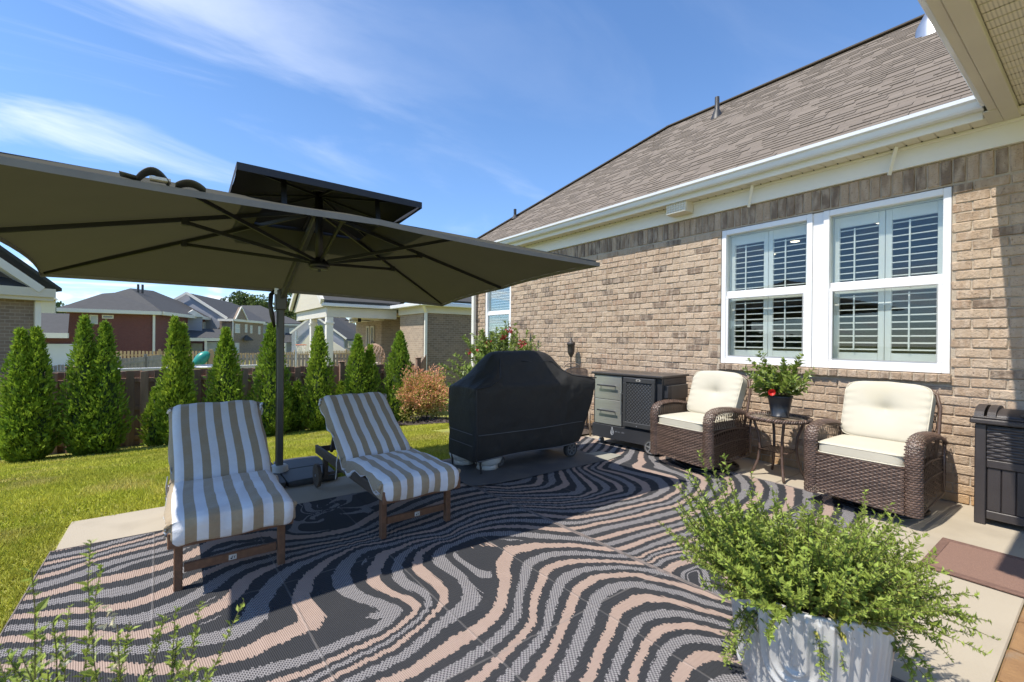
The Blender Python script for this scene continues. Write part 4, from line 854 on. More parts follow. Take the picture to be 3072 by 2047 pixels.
    # body of the cushion under the towel
    body = MB()
    for i in range(0, n-1, 2):
        pass
    bd = MB(); pts = pr[4:-8]
    def bp_(u, v):
        f = v*(len(pts)-1); i = min(int(f), len(pts)-2); q = f-i; y_, z_ = pts[i][0]*(1-q)+pts[i+1][0]*q, pts[i][1]*(1-q)+pts[i+1][1]*q
        ty, tz = pts[i+1][0]-pts[i][0], pts[i+1][1]-pts[i][1]; L_ = math.hypot(ty, tz); a = u*2*math.pi
        ca, sa = math.cos(a), math.sin(a); cx = math.copysign(abs(ca)**0.4, ca)*(hw-0.03); cn = math.copysign(abs(sa)**0.4, sa)*0.03-0.055
        return (cx, y_-tz/L_*cn, z_+ty/L_*cn)
    bd.grid(bp_, 20, 30)
    part('cushion_core', bd, mat('cushion_core', (0.5, 0.5, 0.5), (0.45, 0.45, 0.45), 9, 0.9), smooth=True)
    part('back_board', MB().beam((0, 0.74, 0.345), (0, 1.30, 0.70), W-0.06, 0.018, upv=(0, -0.5, 1)), teakg)
    cord = [(-hw-0.012, 0.80, 0.40), (-hw-0.02, 0.81, 0.33), (-hw-0.014, 0.83, 0.26), (-hw-0.022, 0.82, 0.20)]
    part('tie_cord', MB().tube(cord, 0.004, 6), paper)
    return t
lounger('sun_lounger', (0.240, 2.82, 0.006), 'striped tan and white lounger nearer the lawn on the left', R_(0.0), 1)
lounger('sun_lounger', (1.310, 2.81, 0.006), 'striped tan and white lounger beside the covered grill', R_(1.5), 2)

# ---------------------------------------------------------------- wicker armchairs
wick = mat('wicker_brown', (0.135, 0.086, 0.063), (0.080, 0.050, 0.037), 30, 0.36, 0.2, 200, tone=0.75, spec=0.6)
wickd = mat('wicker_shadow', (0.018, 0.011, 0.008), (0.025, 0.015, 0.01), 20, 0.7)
cush = mat('cream_canvas', (0.54, 0.505, 0.41), (0.50, 0.465, 0.375), 4, 0.85, 0.25, 260, c3=(0.54, 0.48, 0.33), s3=2.2, t3=(0.60, 0.85))
pipe = mat('cream_piping', (0.58, 0.54, 0.43), (0.54, 0.50, 0.40), 8, 0.8)
swiv = mat('black_steel', (0.022, 0.022, 0.024), (0.03, 0.03, 0.03), 8, 0.35, metal=0.6)
def armchair(loc, label, rz, seed):
    t = thing('wicker_armchair', loc, label, 'armchair', 'swivel wicker armchairs by the wall', rz)
    part = lambda n, mb, m, parent=t, smooth=False: obj(n, mb, m, parent, smooth, world=False)
    FX = -0.345
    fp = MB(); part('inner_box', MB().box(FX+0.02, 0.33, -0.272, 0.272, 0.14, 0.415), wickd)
    weave(fp, lambda u, v: ((FX-0.012*math.sin(u*math.pi), 0.272-0.544*u, 0.098+0.012*math.cos(2*u)+0.325*v), (-1, 0, 0)), 20, 24, 0.0045)
    fp.tube([(FX-0.004, -0.275, 0.424), (FX-0.004, 0.275, 0.424)], 0.008, 6)
    part('front_panel', fp, wick, smooth=True)
    # arms: roll-over arm with woven front post
    for s in (-1, 1):
        am = MB()
        path = [(-0.355, 0.095), (-0.360, 0.25), (-0.365, 0.42), (-0.368, 0.52), (-0.355, 0.585), (-0.315, 0.630), (-0.25, 0.652), (-0.14, 0.660), (0.0, 0.652), (0.13, 0.632), (0.23, 0.605), (0.33, 0.57)]
        L_ = [0]
        for i in range(len(path)-1): L_.append(L_[-1]+math.dist(path[i], path[i+1]))
        def arm(u, v, s=s, path=path, L_=L_):
            d = v*L_[-1]; i = max(k for k in range(len(L_)-1) if L_[k] <= d+1e-9); q = (d-L_[i])/(L_[i+1]-L_[i])
            a, b = path[i], path[i+1]; x, z = a[0]+(b[0]-a[0])*q, a[1]+(b[1]-a[1])*q; tx, tz = b[0]-a[0], b[1]-a[1]; n_ = math.hypot(tx, tz)
            nx, nz = -tz/n_, tx/n_                          # outward (front / up)
            a_ = (u-0.38)*2.9; w = 0.052
            yy = s*(0.318+0.050*math.sin(a_)*1.0); off = w*(math.cos(a_)-1)*0.75
            return ((x+nx*off, yy, z+nz*off), (nx*math.cos(a_), s*math.sin(a_), nz*math.cos(a_)))
        weave(am, arm, 9, 74, 0.0038, fill=0.82, sub=2)
        o = part('arm', am, wick, smooth=True)
        sd = MB()
        outer = lambda u, v, s=s: ((-0.33+0.64*u, s*(0.352-0.02*v), 0.10+0.075*u*(1-v)*0.6+(0.46+0.045*math.sin(u*math.pi))*v), (0, s, 0))
        lattice(sd, outer, 17, 0.006, 5)
        for vv in (0.02, 0.42, 0.66): sd.tube([outer(u, vv)[0] for u in np.linspace(0, 1, 9)], 0.007, 5)
        inner = lambda u, v, s=s: ((-0.33+0.60*u, s*0.283, 0.44+0.17*v), (0, -s, 0))
        lattice(sd, inner, 18, 0.006, 2)
        sd.tube([(0.315, s*0.345, 0.16), (0.33, s*0.345, 0.58)], 0.013, 6)
        low = lambda u, v, s=s: ((-0.33+0.64*u, s*0.335, 0.115+0.065*u+0.26*v), (0, s, 0))
        weave(sd, low, 14, 13, 0.004, fill=0.7, tone=(0.1, 0.45))
        part('side_panel', sd, wick, smooth=True)
    # back frame and open weave
    bk = MB()
    def bframe(y, z): return (0.275+0.30*(z-0.40)*0.85, y, z)
    arch = [bframe(-0.30, 0.40), bframe(-0.312, 0.62), bframe(-0.310, 0.80), bframe(-0.285, 0.895), bframe(-0.22, 0.935), bframe(0, 0.955), bframe(0.22, 0.935), bframe(0.285, 0.895), bframe(0.310, 0.80), bframe(0.312, 0.62), bframe(0.30, 0.40)]
    bk.tube(arch, 0.014, 7)
    lattice(bk, lambda u, v: (bframe(-0.30+0.6*u, 0.38+0.56*v), (1, 0, 0)), 20, 0.005, 5)
    bk.tube([bframe(-0.3, 0.2), bframe(-0.3, 0.42)], 0.014, 6); bk.tube([bframe(0.3, 0.2), bframe(0.3, 0.42)], 0.014, 6)
    weave(bk, lambda u, v: ((0.335, -0.29+0.58*u, 0.12+0.28*v), (1, 0, 0)), 14, 14, 0.004)
    part('back_frame', bk, wick, smooth=True)
    rc_ = random.Random(seed)
    sw = lambda x, y, z: (x, y, z+0.008*math.cos(x*5)*math.cos(y*5)*(1 if z > 0 else 0))
    sc = MB().rbox((-0.065, 0, 0.472), 0.585, 0.552, 0.098, 9, 16, sw); sc.weld = True
    s_ = part('seat_cushion', sc, cush, smooth=True)
    def ring(z, m=0.0): return [(-0.065+0.291*math.copysign(abs(math.cos(a))**0.16, math.cos(a)), 0.274*math.copysign(abs(math.sin(a))**0.16, math.sin(a)), z) for a in np.linspace(0, 2*math.pi, 49)[:-1]]
    part('piping', MB().tube(ring(0.507), 0.0045, 6, closed=True).tube(ring(0.436), 0.0045, 6, closed=True), pipe, s_, True)
    tl = R_(22)
    def bw(x, y, z):
        tuft = math.exp(-math.hypot(y/0.075, (z-0.02)/0.075)**1.3); crease = math.exp(-((z-0.015)/0.035)**2)*0.35*(1-min(1, abs(y)/0.3))
        arch_ = 1-0.10*(y/0.28)**2*(z > 0)
        rip = 0.0035*math.sin(z*95+y*9)*max(0, abs(y)/0.28-0.62)/0.38
        xx = x+(0.062*tuft+0.036*crease)*(1 if x < 0 else -0.2)+rip*(1 if x < 0 else 0)
        yy = y*(1+0.03*math.sin(z*3)); zz = z*arch_ if z > 0 else z
        return (xx*math.cos(tl)+zz*math.sin(tl), yy, zz*math.cos(tl)-xx*math.sin(tl))
    bc = MB().rbox((0.265, 0, 0.735), 0.15, 0.575, 0.50, 6.5, 30, bw); bc.weld = True
    b_ = part('back_cushion', bc, cush, smooth=True)
    pp = []
    for a in np.linspace(0, 2*math.pi, 65)[:-1]:
        y, z = 0.284*math.copysign(abs(math.cos(a))**0.22, math.cos(a)), 0.245*math.copysign(abs(math.sin(a))**0.26, math.sin(a)); x, y, z = bw(-0.050, y, z); pp.append((0.265+x, y, 0.735+z))
    part('piping', MB().tube(pp, 0.0045, 6, closed=True), pipe, b_, True)
    q = bw(-0.036, 0, 0.02); part('button', MB().superq((0.265+q[0]-0.006, 0, 0.735+q[2]), 0.012, 0.02, 0.02, 1, 1, 10, 8), pipe, b_, True)
    bs = MB(); bs.tube([(0.105+0.30*math.cos(a), 0.30*math.sin(a), 0.016) for a in np.linspace(0, 2*math.pi, 49)[:-1]], 0.014, 8, closed=True)
    for a in (45, 135): bs.beam((0.105+0.29*math.cos(R_(a)), 0.29*math.sin(R_(a)), 0.022), (0.105-0.29*math.cos(R_(a)), -0.29*math.sin(R_(a)), 0.022), 0.03, 0.012)
    bs.tube([(0.105, 0, 0.02), (0.105, 0, 0.14)], 0.035, 12)
    for s in (-1, 1): bs.tube([(-0.25, s*0.16, 0.11), (-0.1, s*0.17, 0.07), (0.1, s*0.17, 0.07), (0.27, s*0.16, 0.11)], 0.012, 6)
    part('swivel_base', bs, swiv, smooth=True)
    return t
armchair((4.455, 1.165, 0.0), 'brown wicker swivel armchair with cream cushions next to the storage bin', R_(-1.5), 1)
armchair((4.395, 2.615, 0.006), 'brown wicker swivel armchair with cream cushions next to the steel bar cart', R_(-4.5), 2)

# ---------------------------------------------------------------- round wicker side table with a potted plant
tb = thing('side_table', (4.68, 1.975, 0), 'round brown wicker side table with glass top between the armchairs', 'table')
tp = MB()
for k in range(3):
    tp.tube([(4.68+(0.262+0.014*math.cos(k*2.1+a*26))*math.cos(a), 1.975+(0.262+0.014*math.cos(k*2.1+a*26))*math.sin(a), 0.572+0.014*math.sin(k*2.1+a*26)) for a in np.linspace(0, 2*math.pi, 181)[:-1]], 0.0095, 5, closed=True, tone=0.25+0.25*k)
rim = obj('rim', tp, wick, tb, True)
obj('glass_top', MB().lathe([(0, 0.566), (0.255, 0.566), (0.255, 0.574), (0, 0.574)], (4.68, 1.975, 0), 40), NT('table_glass', 0.05).m, tb)
gm_ = bpy.data.materials['table_glass'].node_tree.nodes['Principled BSDF']; gm_.inputs['Base Color'].default_value = (0.17, 0.15, 0.12, 1); gm_.inputs['Specular IOR Level'].default_value = 0.8
ul = MB(); weave(ul, lambda u, v: ((4.68+(u-0.5)*0.38, 1.975+(v-0.5)*0.38, 0.556), (0, 0, 1)), 14, 22, 0.003); obj('woven_top', ul, wick, tb, True)
for a in (35, 125, 215, 305):
    c, s = math.cos(R_(a)), math.sin(R_(a)); lg = MB()
    path = [(0.215, 0.565), (0.20, 0.50), (0.165, 0.40), (0.155, 0.28), (0.170, 0.16), (0.205, 0.06), (0.235, 0.012)]
    lg.tube([(4.68+c*r_, 1.975+s*r_, z_) for r_, z_ in path], 0.013, 7, tone=0.5)
    obj('leg', lg, wick, tb, True)
shf = MB(); weave(shf, lambda u, v: ((4.68+(u-0.5)*0.24, 1.975+(v-0.5)*0.24, 0.262), (0, 0, 1)), 10, 16, 0.003)
shf.tube([(4.68+0.125*x, 1.975+0.125*y, 0.262) for x, y in ((-1, -1), (1, -1), (1, 1), (-1, 1))], 0.009, 6, closed=True)
obj('shelf', shf, wick, tb, True)

# ---------------------------------------------------------------- dark resin storage bin
bn = thing('storage_bin', (4.92, 0.30, 0), 'dark brown resin waste bin with woven panel standing by the brick wall', 'bin')
res = mat('brown_resin', (0.036, 0.030, 0.030), (0.046, 0.039, 0.038), 6, 0.45, 0.15, 150)
bx0, bx1, by0, by1 = 4.69, 5.12, -0.06, 0.635
bdy = MB().box(bx0+0.03, bx1-0.005, by0+0.02, by1-0.02, 0.04, 0.715); body = obj('body', bdy, res, bn)
for yy in (by1-0.058, by0):
    obj('corner_post', MB().box(bx0-0.004, bx0+0.055, yy, yy+0.058, 0, 0.725, 0.005), res, bn)
obj('corner_post', MB().box(bx1-0.06, bx1, by1-0.056, by1+0.001, 0, 0.725, 0.005), res, bn)
wp = MB(); weave(wp, lambda u, v: ((bx0+0.010, by1-0.062-(by1-by0-0.124)*u, 0.475+0.235*v), (-1, 0, 0)), 11, 12, 0.006, fill=0.92); obj('woven_panel', wp, res, bn, True)
sdw = MB(); weave(sdw, lambda u, v: ((bx0+0.06+(bx1-bx0-0.12)*u, by1-0.012, 0.475+0.235*v), (0, 1, 0)), 7, 12, 0.005, fill=0.92); obj('woven_panel', sdw, res, bn, True)
obj('rail', MB().box(bx0+0.002, bx0+0.03, by0+0.06, by1-0.06, 0.415, 0.472, 0.005), res, bn)
obj('rail', MB().box(bx0+0.002, bx0+0.03, by0+0.06, by1-0.06, 0.045, 0.105, 0.005), res, bn)
for k in range(8):
    w = (by1-by0-0.124)/8; y = by0+0.062+k*w; obj('panel', MB().box(bx0+0.012, bx0+0.035, y+0.002, y+w-0.002, 0.106, 0.414, 0.004), res, bn)
ld = MB().box(bx0-0.03, bx1+0.005, by0-0.025, by1+0.025, 0.728, 0.765, 0.008).box(bx0-0.015, bx1, by0-0.01, by1+0.012, 0.7655, 0.782, 0.006)
lid = obj('lid', ld, res, bn)
for y0_, y1_ in ((by1-0.045, by1+0.004), (by1-0.105, by1-0.062)):
    cp = MB(); n_ = 14; pts = [(bx0+0.20+0.205*math.cos(a), 0.783+0.068*math.sin(a)) for a in np.linspace(0, math.pi, n_)]
    vs_ = [(x, y0_, z) for x, z in pts]+[(x, y1_, z) for x, z in pts]
    cp.add(vs_, [(i, i+1, i+1+n_, i+n_) for i in range(n_-1)]+[tuple(range(n_)), tuple(range(2*n_-1, n_-1, -1))]); obj('lid_rib', cp, res, lid)
dm = MB(); n_ = 14; pts = [(bx0+0.20+0.19*math.cos(a), 0.783+0.046*math.sin(a)) for a in np.linspace(0, math.pi, n_)]
dm.add([(x, by0, z) for x, z in pts]+[(x, by1-0.108, z) for x, z in pts], [(i, i+1, i+1+n_, i+n_) for i in range(n_-1)]+[tuple(range(n_)), tuple(range(2*n_-1, n_-1, -1))]); obj('lid_dome', dm, res, lid)
obj('lid_handle', MB().box(bx0-0.01, bx0+0.12, by1-0.42, by1-0.22, 0.80, 0.815, 0.004), res, lid)

# ---------------------------------------------------------------- door mat
dmx = NT('coir_mat', 0.95); p_ = dmx.pos()
dmx.L.new(dmx.mix(dmx.noise(170, 4, p_), (0.17, 0.095, 0.07), (0.31, 0.19, 0.142)), dmx.b.inputs['Base Color']); dmx.bump(dmx.noise(220, 4, p_), 1.0, 0.006)
dmt = tag(obj('door_mat', MB().box(3.495, 4.085, -0.21, 0.69, 0.0045, 0.014, 0.003), dmx.m), 'reddish brown door mat lying on the concrete by the porch', 'mat')
bor = mat('mat_border', (0.20, 0.115, 0.085), (0.15, 0.085, 0.065), 40, 0.9, 0.8, 160)
brd = MB().box(3.485, 3.530, -0.22, 0.70, 0.0048, 0.018, 0.004).box(4.050, 4.095, -0.22, 0.70, 0.0048, 0.018, 0.004).box(3.531, 4.049, 0.655, 0.70, 0.0048, 0.018, 0.004)
obj('border', brd, bor, dmt)

# ---------------------------------------------------------------- steel bar cart with drawers and fridge
cx0, cy0 = 4.245, 4.005; cu_ = Vector((0.098, -0.995, 0)).normalized(); cd_ = Vector((0.995, 0.098, 0)).normalized()
bc_ = thing('bar_cart', (cx0+0.3, cy0-0.45, 0), 'steel and black bar cart with two drawers and a fridge by the wall', 'cabinet')
CM = Matrix(((cu_.x, cd_.x, 0, cx0), (cu_.y, cd_.y, 0, cy0), (0, 0, 1, 0), (0, 0, 0, 1)))
ss = mat('brushed_steel', (0.50, 0.50, 0.46), (0.44, 0.44, 0.405), 3, 0.33, metal=0.65, stretch=(1, 1, 30))
cbk = mat('cart_black', (0.028, 0.029, 0.033), (0.036, 0.037, 0.042), 4, 0.4)
ctop = mat('cart_top', (0.045, 0.042, 0.04), (0.055, 0.05, 0.047), 30, 0.35, coat=0.2)
cb = lambda n, m, parent, *a, ch=0.003: obj(n, MB().box(*a, ch, CM), m, parent)
LW, DW = 0.945, 0.60
cb('carcass', cbk, bc_, 0.0, LW, 0.03, DW, 0.10, 0.885)
cb('top', ctop, bc_, -0.02, LW+0.02, -0.01, DW+0.03, 0.886, 0.912, ch=0.005)
cb('plinth', cbk, bc_, -0.002, LW+0.002, 0.0, 0.0295, 0.10, 0.262)
cb('side_panel', cbk, bc_, LW+0.0005, LW+0.006, 0.06, DW-0.02, 0.12, 0.88)
for z0_, z1_ in ((0.272, 0.575), (0.582, 0.872)):
    d_ = cb('drawer', ss, bc_, 0.03, 0.425, 0.008, 0.029, z0_, z1_)
    hz = z0_+0.17
    h_ = MB(); h_.beam(CM @ Vector((0.09, -0.028, hz)), CM @ Vector((0.365, -0.028, hz)), 0.014, 0.016, ch=0.002); obj('handle_bar', h_, cbk, d_); h_ = MB()
    for q in (0.12, 0.335): h_.beam(CM @ Vector((q, -0.022, hz)), CM @ Vector((q, 0.008, hz)), 0.012, 0.010)
    obj('handle_post', h_, alu, d_)
fd = cb('fridge_door', cbk, bc_, 0.465, 0.88, -0.006, 0.0285, 0.29, 0.87)
fr2 = MB()
for a in ((0.465, 0.88, -0.022, -0.0065, 0.815, 0.87), (0.465, 0.88, -0.022, -0.0065, 0.29, 0.345), (0.465, 0.505, -0.022, -0.0065, 0.3455, 0.8145), (0.845, 0.88, -0.022, -0.0065, 0.3455, 0.8145)): fr2.box(*a, 0.004, CM)
obj('door_frame', fr2, mat('fridge_frame', (0.085, 0.086, 0.088), (0.07, 0.071, 0.073), 5, 0.35, metal=0.4), fd)
dmn = NT('diamond_glass', 0.18); o_ = dmn.pos(); x_, y_, z_ = dmn.xyz(o_)
a1 = dmn.math('ABSOLUTE', dmn.math('SUBTRACT', dmn.math('FRACT', dmn.math('MULTIPLY', dmn.math('ADD', y_, z_), 24.0)), 0.5)); a2 = dmn.math('ABSOLUTE', dmn.math('SUBTRACT', dmn.math('FRACT', dmn.math('MULTIPLY', dmn.math('SUBTRACT', y_, z_), 24.0)), 0.5))
ln_ = dmn.math('LESS_THAN', dmn.math('MINIMUM', a1, a2), 0.085); dmn.L.new(dmn.mix(ln_, (0.065, 0.067, 0.07), (0.012, 0.012, 0.013)), dmn.b.inputs['Base Color']); dmn.bump(dmn.math('MINIMUM', a1, a2), 0.6, 0.01)
cb('door_glass', dmn.m, fd, 0.506, 0.844, -0.012, -0.0062, 0.346, 0.814, ch=0)
hd = MB().beam(CM @ Vector((0.450, -0.045, 0.42)), CM @ Vector((0.450, -0.045, 0.69)), 0.012, 0.014, upv=(1, 0, 0), ch=0.002)
for q in (0.44, 0.67): hd.beam(CM @ Vector((0.450, -0.04, q)), CM @ Vector((0.458, 0.028, q)), 0.012, 0.012)
obj('handle', hd, ss, fd)
cb('badge', paper, fd, 0.645, 0.70, -0.0245, -0.0225, 0.835, 0.856, ch=0)
cb('badge_print', blk, fd, 0.653, 0.692, -0.0257, -0.0248, 0.840, 0.851, ch=0)
cb('lock', alu, fd, 0.65, 0.662, -0.026, -0.0225, 0.302, 0.314, ch=0.002)
# flame mark and small illegible lettering on the plinth
flm = MB()
for pts in ([(0.30, 0.150), (0.283, 0.172), (0.284, 0.195), (0.297, 0.222), (0.301, 0.25)], [(0.30, 0.150), (0.32, 0.165), (0.325, 0.185), (0.314, 0.212), (0.302, 0.25)], [(0.296, 0.165), (0.292, 0.183), (0.301, 0.205), (0.306, 0.185), (0.31, 0.172)]):
    flm.tube([CM @ Vector((a, -0.0015, b)) for a, b in pts], 0.0042, 5)
gm3 = mat('mark_grey', (0.42, 0.43, 0.45), (0.38, 0.39, 0.4), 5, 0.6)
obj('flame_mark', flm, gm3, bc_)
lt = MB(); q = 0.345
for w_ in (0.007, 0.006, 0.003, 0.006, 0, 0.006, 0.003, 0.005, 0, 0, 0.007, 0.004, 0.004, 0.006):
    if w_: lt.box(q, q+w_, -0.0015, -0.0005, 0.192, 0.206 if w_ > 0.0045 else 0.211, 0, CM)
    q += 0.0095
obj('small_print', lt, mat('mark_faint', (0.16, 0.165, 0.18), (0.14, 0.145, 0.16), 5, 0.6), bc_)
# side: opener and cap catcher box
cb('side_box', mat('dark_steel', (0.13, 0.13, 0.125), (0.1, 0.1, 0.098), 4, 0.45, metal=0.5), bc_, LW+0.0065, LW+0.045, 0.16, 0.55, 0.64, 0.80)
cb('side_recess', cbk, bc_, LW+0.007, LW+0.05, 0.07, 0.158, 0.66, 0.80)
for a, b in ((0.07, 0.1), (0.07, 0.5), (LW-0.09, 0.5)):
    ct = MB(); c = CM @ Vector((a, b, 0.045)); ct.tube([(c.x, c.y-0.014, 0.038), (c.x, c.y+0.014, 0.038)], 0.037, 14); ct.box(c.x-0.02, c.x+0.02, c.y-0.02, c.y+0.02, 0.072, 0.0995); obj('caster', ct, alu, bc_)
wh = MB(); c = CM @ Vector((LW-0.10, -0.024, 0.095)); e = CM @ Vector((LW-0.10, -0.0015, 0.095)); 
w_ = obj('wheel', wh.tube([c, e], 0.088, 26), mat('tyre', (0.05, 0.05, 0.05), (0.04, 0.04, 0.04), 9, 0.7), bc_)
sp = MB(); c2 = c-cd_*0.004
sp.tube([c2+Vector((0, 0, 0)), c2+cd_*0.003], 0.02, 10)
for k in range(5):
    a = k*2*math.pi/5+0.4; sp.beam(c2, c2+cu_*(0.058*math.cos(a))+Vector((0, 0, 0.058*math.sin(a))), 0.012, 0.012, upv=cd_)
sp.tube([c2+cu_*(0.064*math.cos(a))+Vector((0, 0, 0.064*math.sin(a))) for a in np.linspace(0, 2*math.pi, 25)[:-1]], 0.007, 5, closed=True)
obj('rim', sp, alu, w_)
# ---------------------------------------------------------------- grill under its black cover
gr_ = thing('covered_grill', (2.95, 3.86, 0), 'large barbecue grill under a fitted black cover', 'grill')
covm = NT('grill_cover_cloth', 0.55); p_ = covm.pos(); covm.b.inputs['Specular IOR Level'].default_value = 0.22
covm.L.new(covm.mix(covm.noise(7, 4, p_), (0.027, 0.026, 0.025), (0.040, 0.039, 0.037)), covm.b.inputs['Base Color']); covm.bump(covm.math('ADD', covm.noise(420, 2, p_), covm.math('MULTIPLY', covm.noise(9, 4, p_), 3.0)), 0.35, 0.006)
COV = covm.m
secs = [  # x, top z, lid(0 flat .. 1 lid shape), bottom pull
 (2.235, 0.835, 0, 0), (2.238, 0.845, 0, 0), (2.27, 0.865, 0.05, 0), (2.36, 0.94, 0.25, 0), (2.47, 1.06, 0.6, 0), (2.56, 1.165, 0.95, 0), (2.61, 1.185, 1, 0), (2.80, 1.192, 1, 0), (3.05, 1.195, 1, 0), (3.20, 1.19, 1, 0.0),
 (3.29, 1.165, 0.95, 0.05), (3.36, 1.08, 0.65, 0.15), (3.43, 0.985, 0.3, 0.3), (3.52, 0.945, 0.12, 0.5), (3.66, 0.915, 0.04, 0.8), (3.80, 0.895, 0, 1.0), (3.812, 0.885, 0, 1.0)]
def cover_profile(zt, lid):
    yf, yb = 3.60, 4.13
    sh = 0.86
    return [(yf+0.02, 0.145), (yf+0.005, 0.25), (yf-0.004, 0.45), (yf-0.010, 0.66), (yf-0.012, min(sh, zt)-0.055), (yf-0.004, min(sh, zt)-0.012),
            (yf+0.02+0.02*lid, (sh+0.02)*lid+zt*(1-lid)-0.004*(1-lid)), (yf+0.10+0.01*lid, zt-(0.135)*lid), (yf+0.16+0.02*lid, zt-0.028*lid), (yf+0.22, zt-0.002), (yf+0.33, zt), (yf+0.42, zt-0.01-0.05*lid), (yf+0.50, zt-0.02-0.18*lid),
            (yb-0.005, min(sh, zt)-0.02), (yb, 0.66), (yb-0.005, 0.40), (yb-0.02, 0.145)]
cv = MB(); np_ = len(cover_profile(1, 1)); vs_ = []
rc2 = random.Random(4)
for i, (x, zt, lid, pull) in enumerate(secs):
    for j, (y, z) in enumerate(cover_profile(zt, lid)):
        xx = x-pull*0.27*(1-min(z/0.88, 1))
        if i == 0: y = 3.865+(y-3.865)*0.94
        if i == len(secs)-1: y = 3.865+(y-3.865)*0.93
        # the cover runs slightly askew: right end nearer the camera
        y += -0.075*(xx-2.24)/1.5
        vs_.append((xx+rc2.uniform(-.004, .004), y+0.008*math.sin(xx*7+z*5)*(1 if z < 0.8 else 0.2)+rc2.uniform(-.003, .003), z+(0.008*math.sin(xx*5+1)+0.045*(xx-2.24)/1.4)*(z < 0.2)))
ns = len(secs)
fsx = [(i*np_+j, (i+1)*np_+j, (i+1)*np_+j+1, i*np_+j+1) for i in range(ns-1) for j in range(np_-1)]
fsx += [tuple(range(np_)), tuple((ns-1)*np_+j for j in range(np_-1, -1, -1))]
cv.add(vs_, fsx); cvo = obj('cover', cv, COV, gr_, True)
sm = cvo.modifiers.new('s', 'SUBSURF'); sm.levels = 3; sm.render_levels = 3
txc = bpy.data.textures.new('wrinkle', 'CLOUDS'); txc.noise_scale = 0.16; txc.noise_depth = 2
dp = cvo.modifiers.new('d', 'DISPLACE'); dp.texture = txc; dp.texture_coords = 'GLOBAL'; dp.strength = 0.022; dp.mid_level = 0.5
seamm = mat('cover_seam', (0.12, 0.12, 0.125), (0.10, 0.10, 0.105), 8, 0.6)
def onf(x, z): return (x, 3.60-0.075*(x-2.24)/1.5-0.017+0.008*math.sin(x*7+z*5), z)
sem = MB()
sem.tube([onf(x, 0.405-0.01*math.sin(x*3)) for x in np.linspace(2.26, 3.58, 20)], 0.004, 5)
sem.tube([(2.232, y, 0.40) for y in np.linspace(3.64, 4.10, 6)], 0.004, 5); sem.tube([(2.232, y, 0.29) for y in np.linspace(3.64, 4.10, 6)], 0.004, 5)
sem.tube([onf(x, 0.155+0.008*math.sin(x*5+1)+0.045*(x-2.24)/1.4) for x in np.linspace(2.26, 3.54, 20)], 0.006, 5)
obj('seam', sem, seamm, cvo)
pip = MB()
pip.tube([onf(2.25, 0.84), onf(2.40, 0.86), onf(2.50, 0.93), (2.56, 3.66, 1.03), (2.60, 3.72, 1.11)], 0.006, 5)
pip.tube([(2.86, 3.70, 1.085), (3.02, 3.69, 1.072), (3.18, 3.685, 1.082), (3.27, 3.68, 1.07), (3.34, 3.63, 0.99), (3.46, 3.575, 0.925), (3.60, 3.55, 0.905), (3.80, 3.53, 0.885)], 0.0065, 5)
pip.tube([onf(2.245, z) for z in np.linspace(0.12, 0.83, 12)], 0.005, 5)
obj('piping', pip, blk, cvo)
for x in (2.30, 2.245):
    obj('strap', MB().beam((x, 3.60 if x > 2.27 else 4.05, 0.14), (x+0.01, 3.60 if x > 2.27 else 4.05, 0.03), 0.02, 0.006, upv=(0, 1, 0)), blk, gr_)
for x, y, r in ((3.49, 3.62, 0.085), (2.62, 3.75, 0.055), (3.45, 4.02, 0.085), (2.6, 4.05, 0.055)):
    w = obj('wheel', MB().tube([(x, y-0.022, r+0.018), (x, y+0.022, r+0.018)], r, 24), bpy.data.materials['tyre'], gr_)
    s_ = MB()
    for k in range(6): a = k*math.pi/3; s_.beam((x, y-0.025, r+0.018), (x+0.65*r*math.cos(a), y-0.025, r+0.018+0.65*r*math.sin(a)), 0.012, 0.008, upv=(0, 1, 0))
    s_.tube([(x+0.68*r*math.cos(a), y-0.024, r+0.018+0.68*r*math.sin(a)) for a in np.linspace(0, 2*math.pi, 25)[:-1]], 0.006, 5, closed=True)
    obj('rim', s_, mat('rim_grey', (0.16, 0.16, 0.16), (0.12, 0.12, 0.12), 9, 0.4), w)
obj('frame', MB().box(2.35, 3.45, 3.70, 4.05, 0.13, 0.80), blk, gr_)
tankm = mat('tank_paint', (0.70, 0.70, 0.68), (0.62, 0.62, 0.60), 6, 0.45, c3=(0.42, 0.40, 0.37), s3=8, t3=(0.6, 0.8))
for (x, y, lab) in ((2.50, 3.785, 'white gas cylinder poking out under the front of the grill cover'), (2.395, 4.075, 'white gas cylinder half hidden behind the left end of the grill cover')):
    g_ = thing('gas_cylinder', (x, y, 0.019), lab, 'gas cylinder', 'gas cylinders under the grill')
    obj('shell', MB().lathe([(0, 0.035), (0.10, 0.036), (0.135, 0.06), (0.152, 0.105), (0.153, 0.28), (0.13, 0.345), (0.05, 0.375), (0.0, 0.378)], (0, 0, 0), 32), tankm, g_, True, world=False)
    obj('foot_ring', MB().lathe([(0.104, 0.045), (0.110, 0.0), (0.104, 0.0), (0.098, 0.045)], (0, 0, 0), 28), tankm, g_, True, world=False)
    lb = MB(); aa = np.linspace(-2.0, -1.2, 8); lb.add([(0.1545*math.cos(a), 0.1545*math.sin(a), z) for z in (0.115, 0.20) for a in aa], [(i, i+1, i+9, i+8) for i in range(7)]); obj('label', lb, paper, g_, False, world=False)
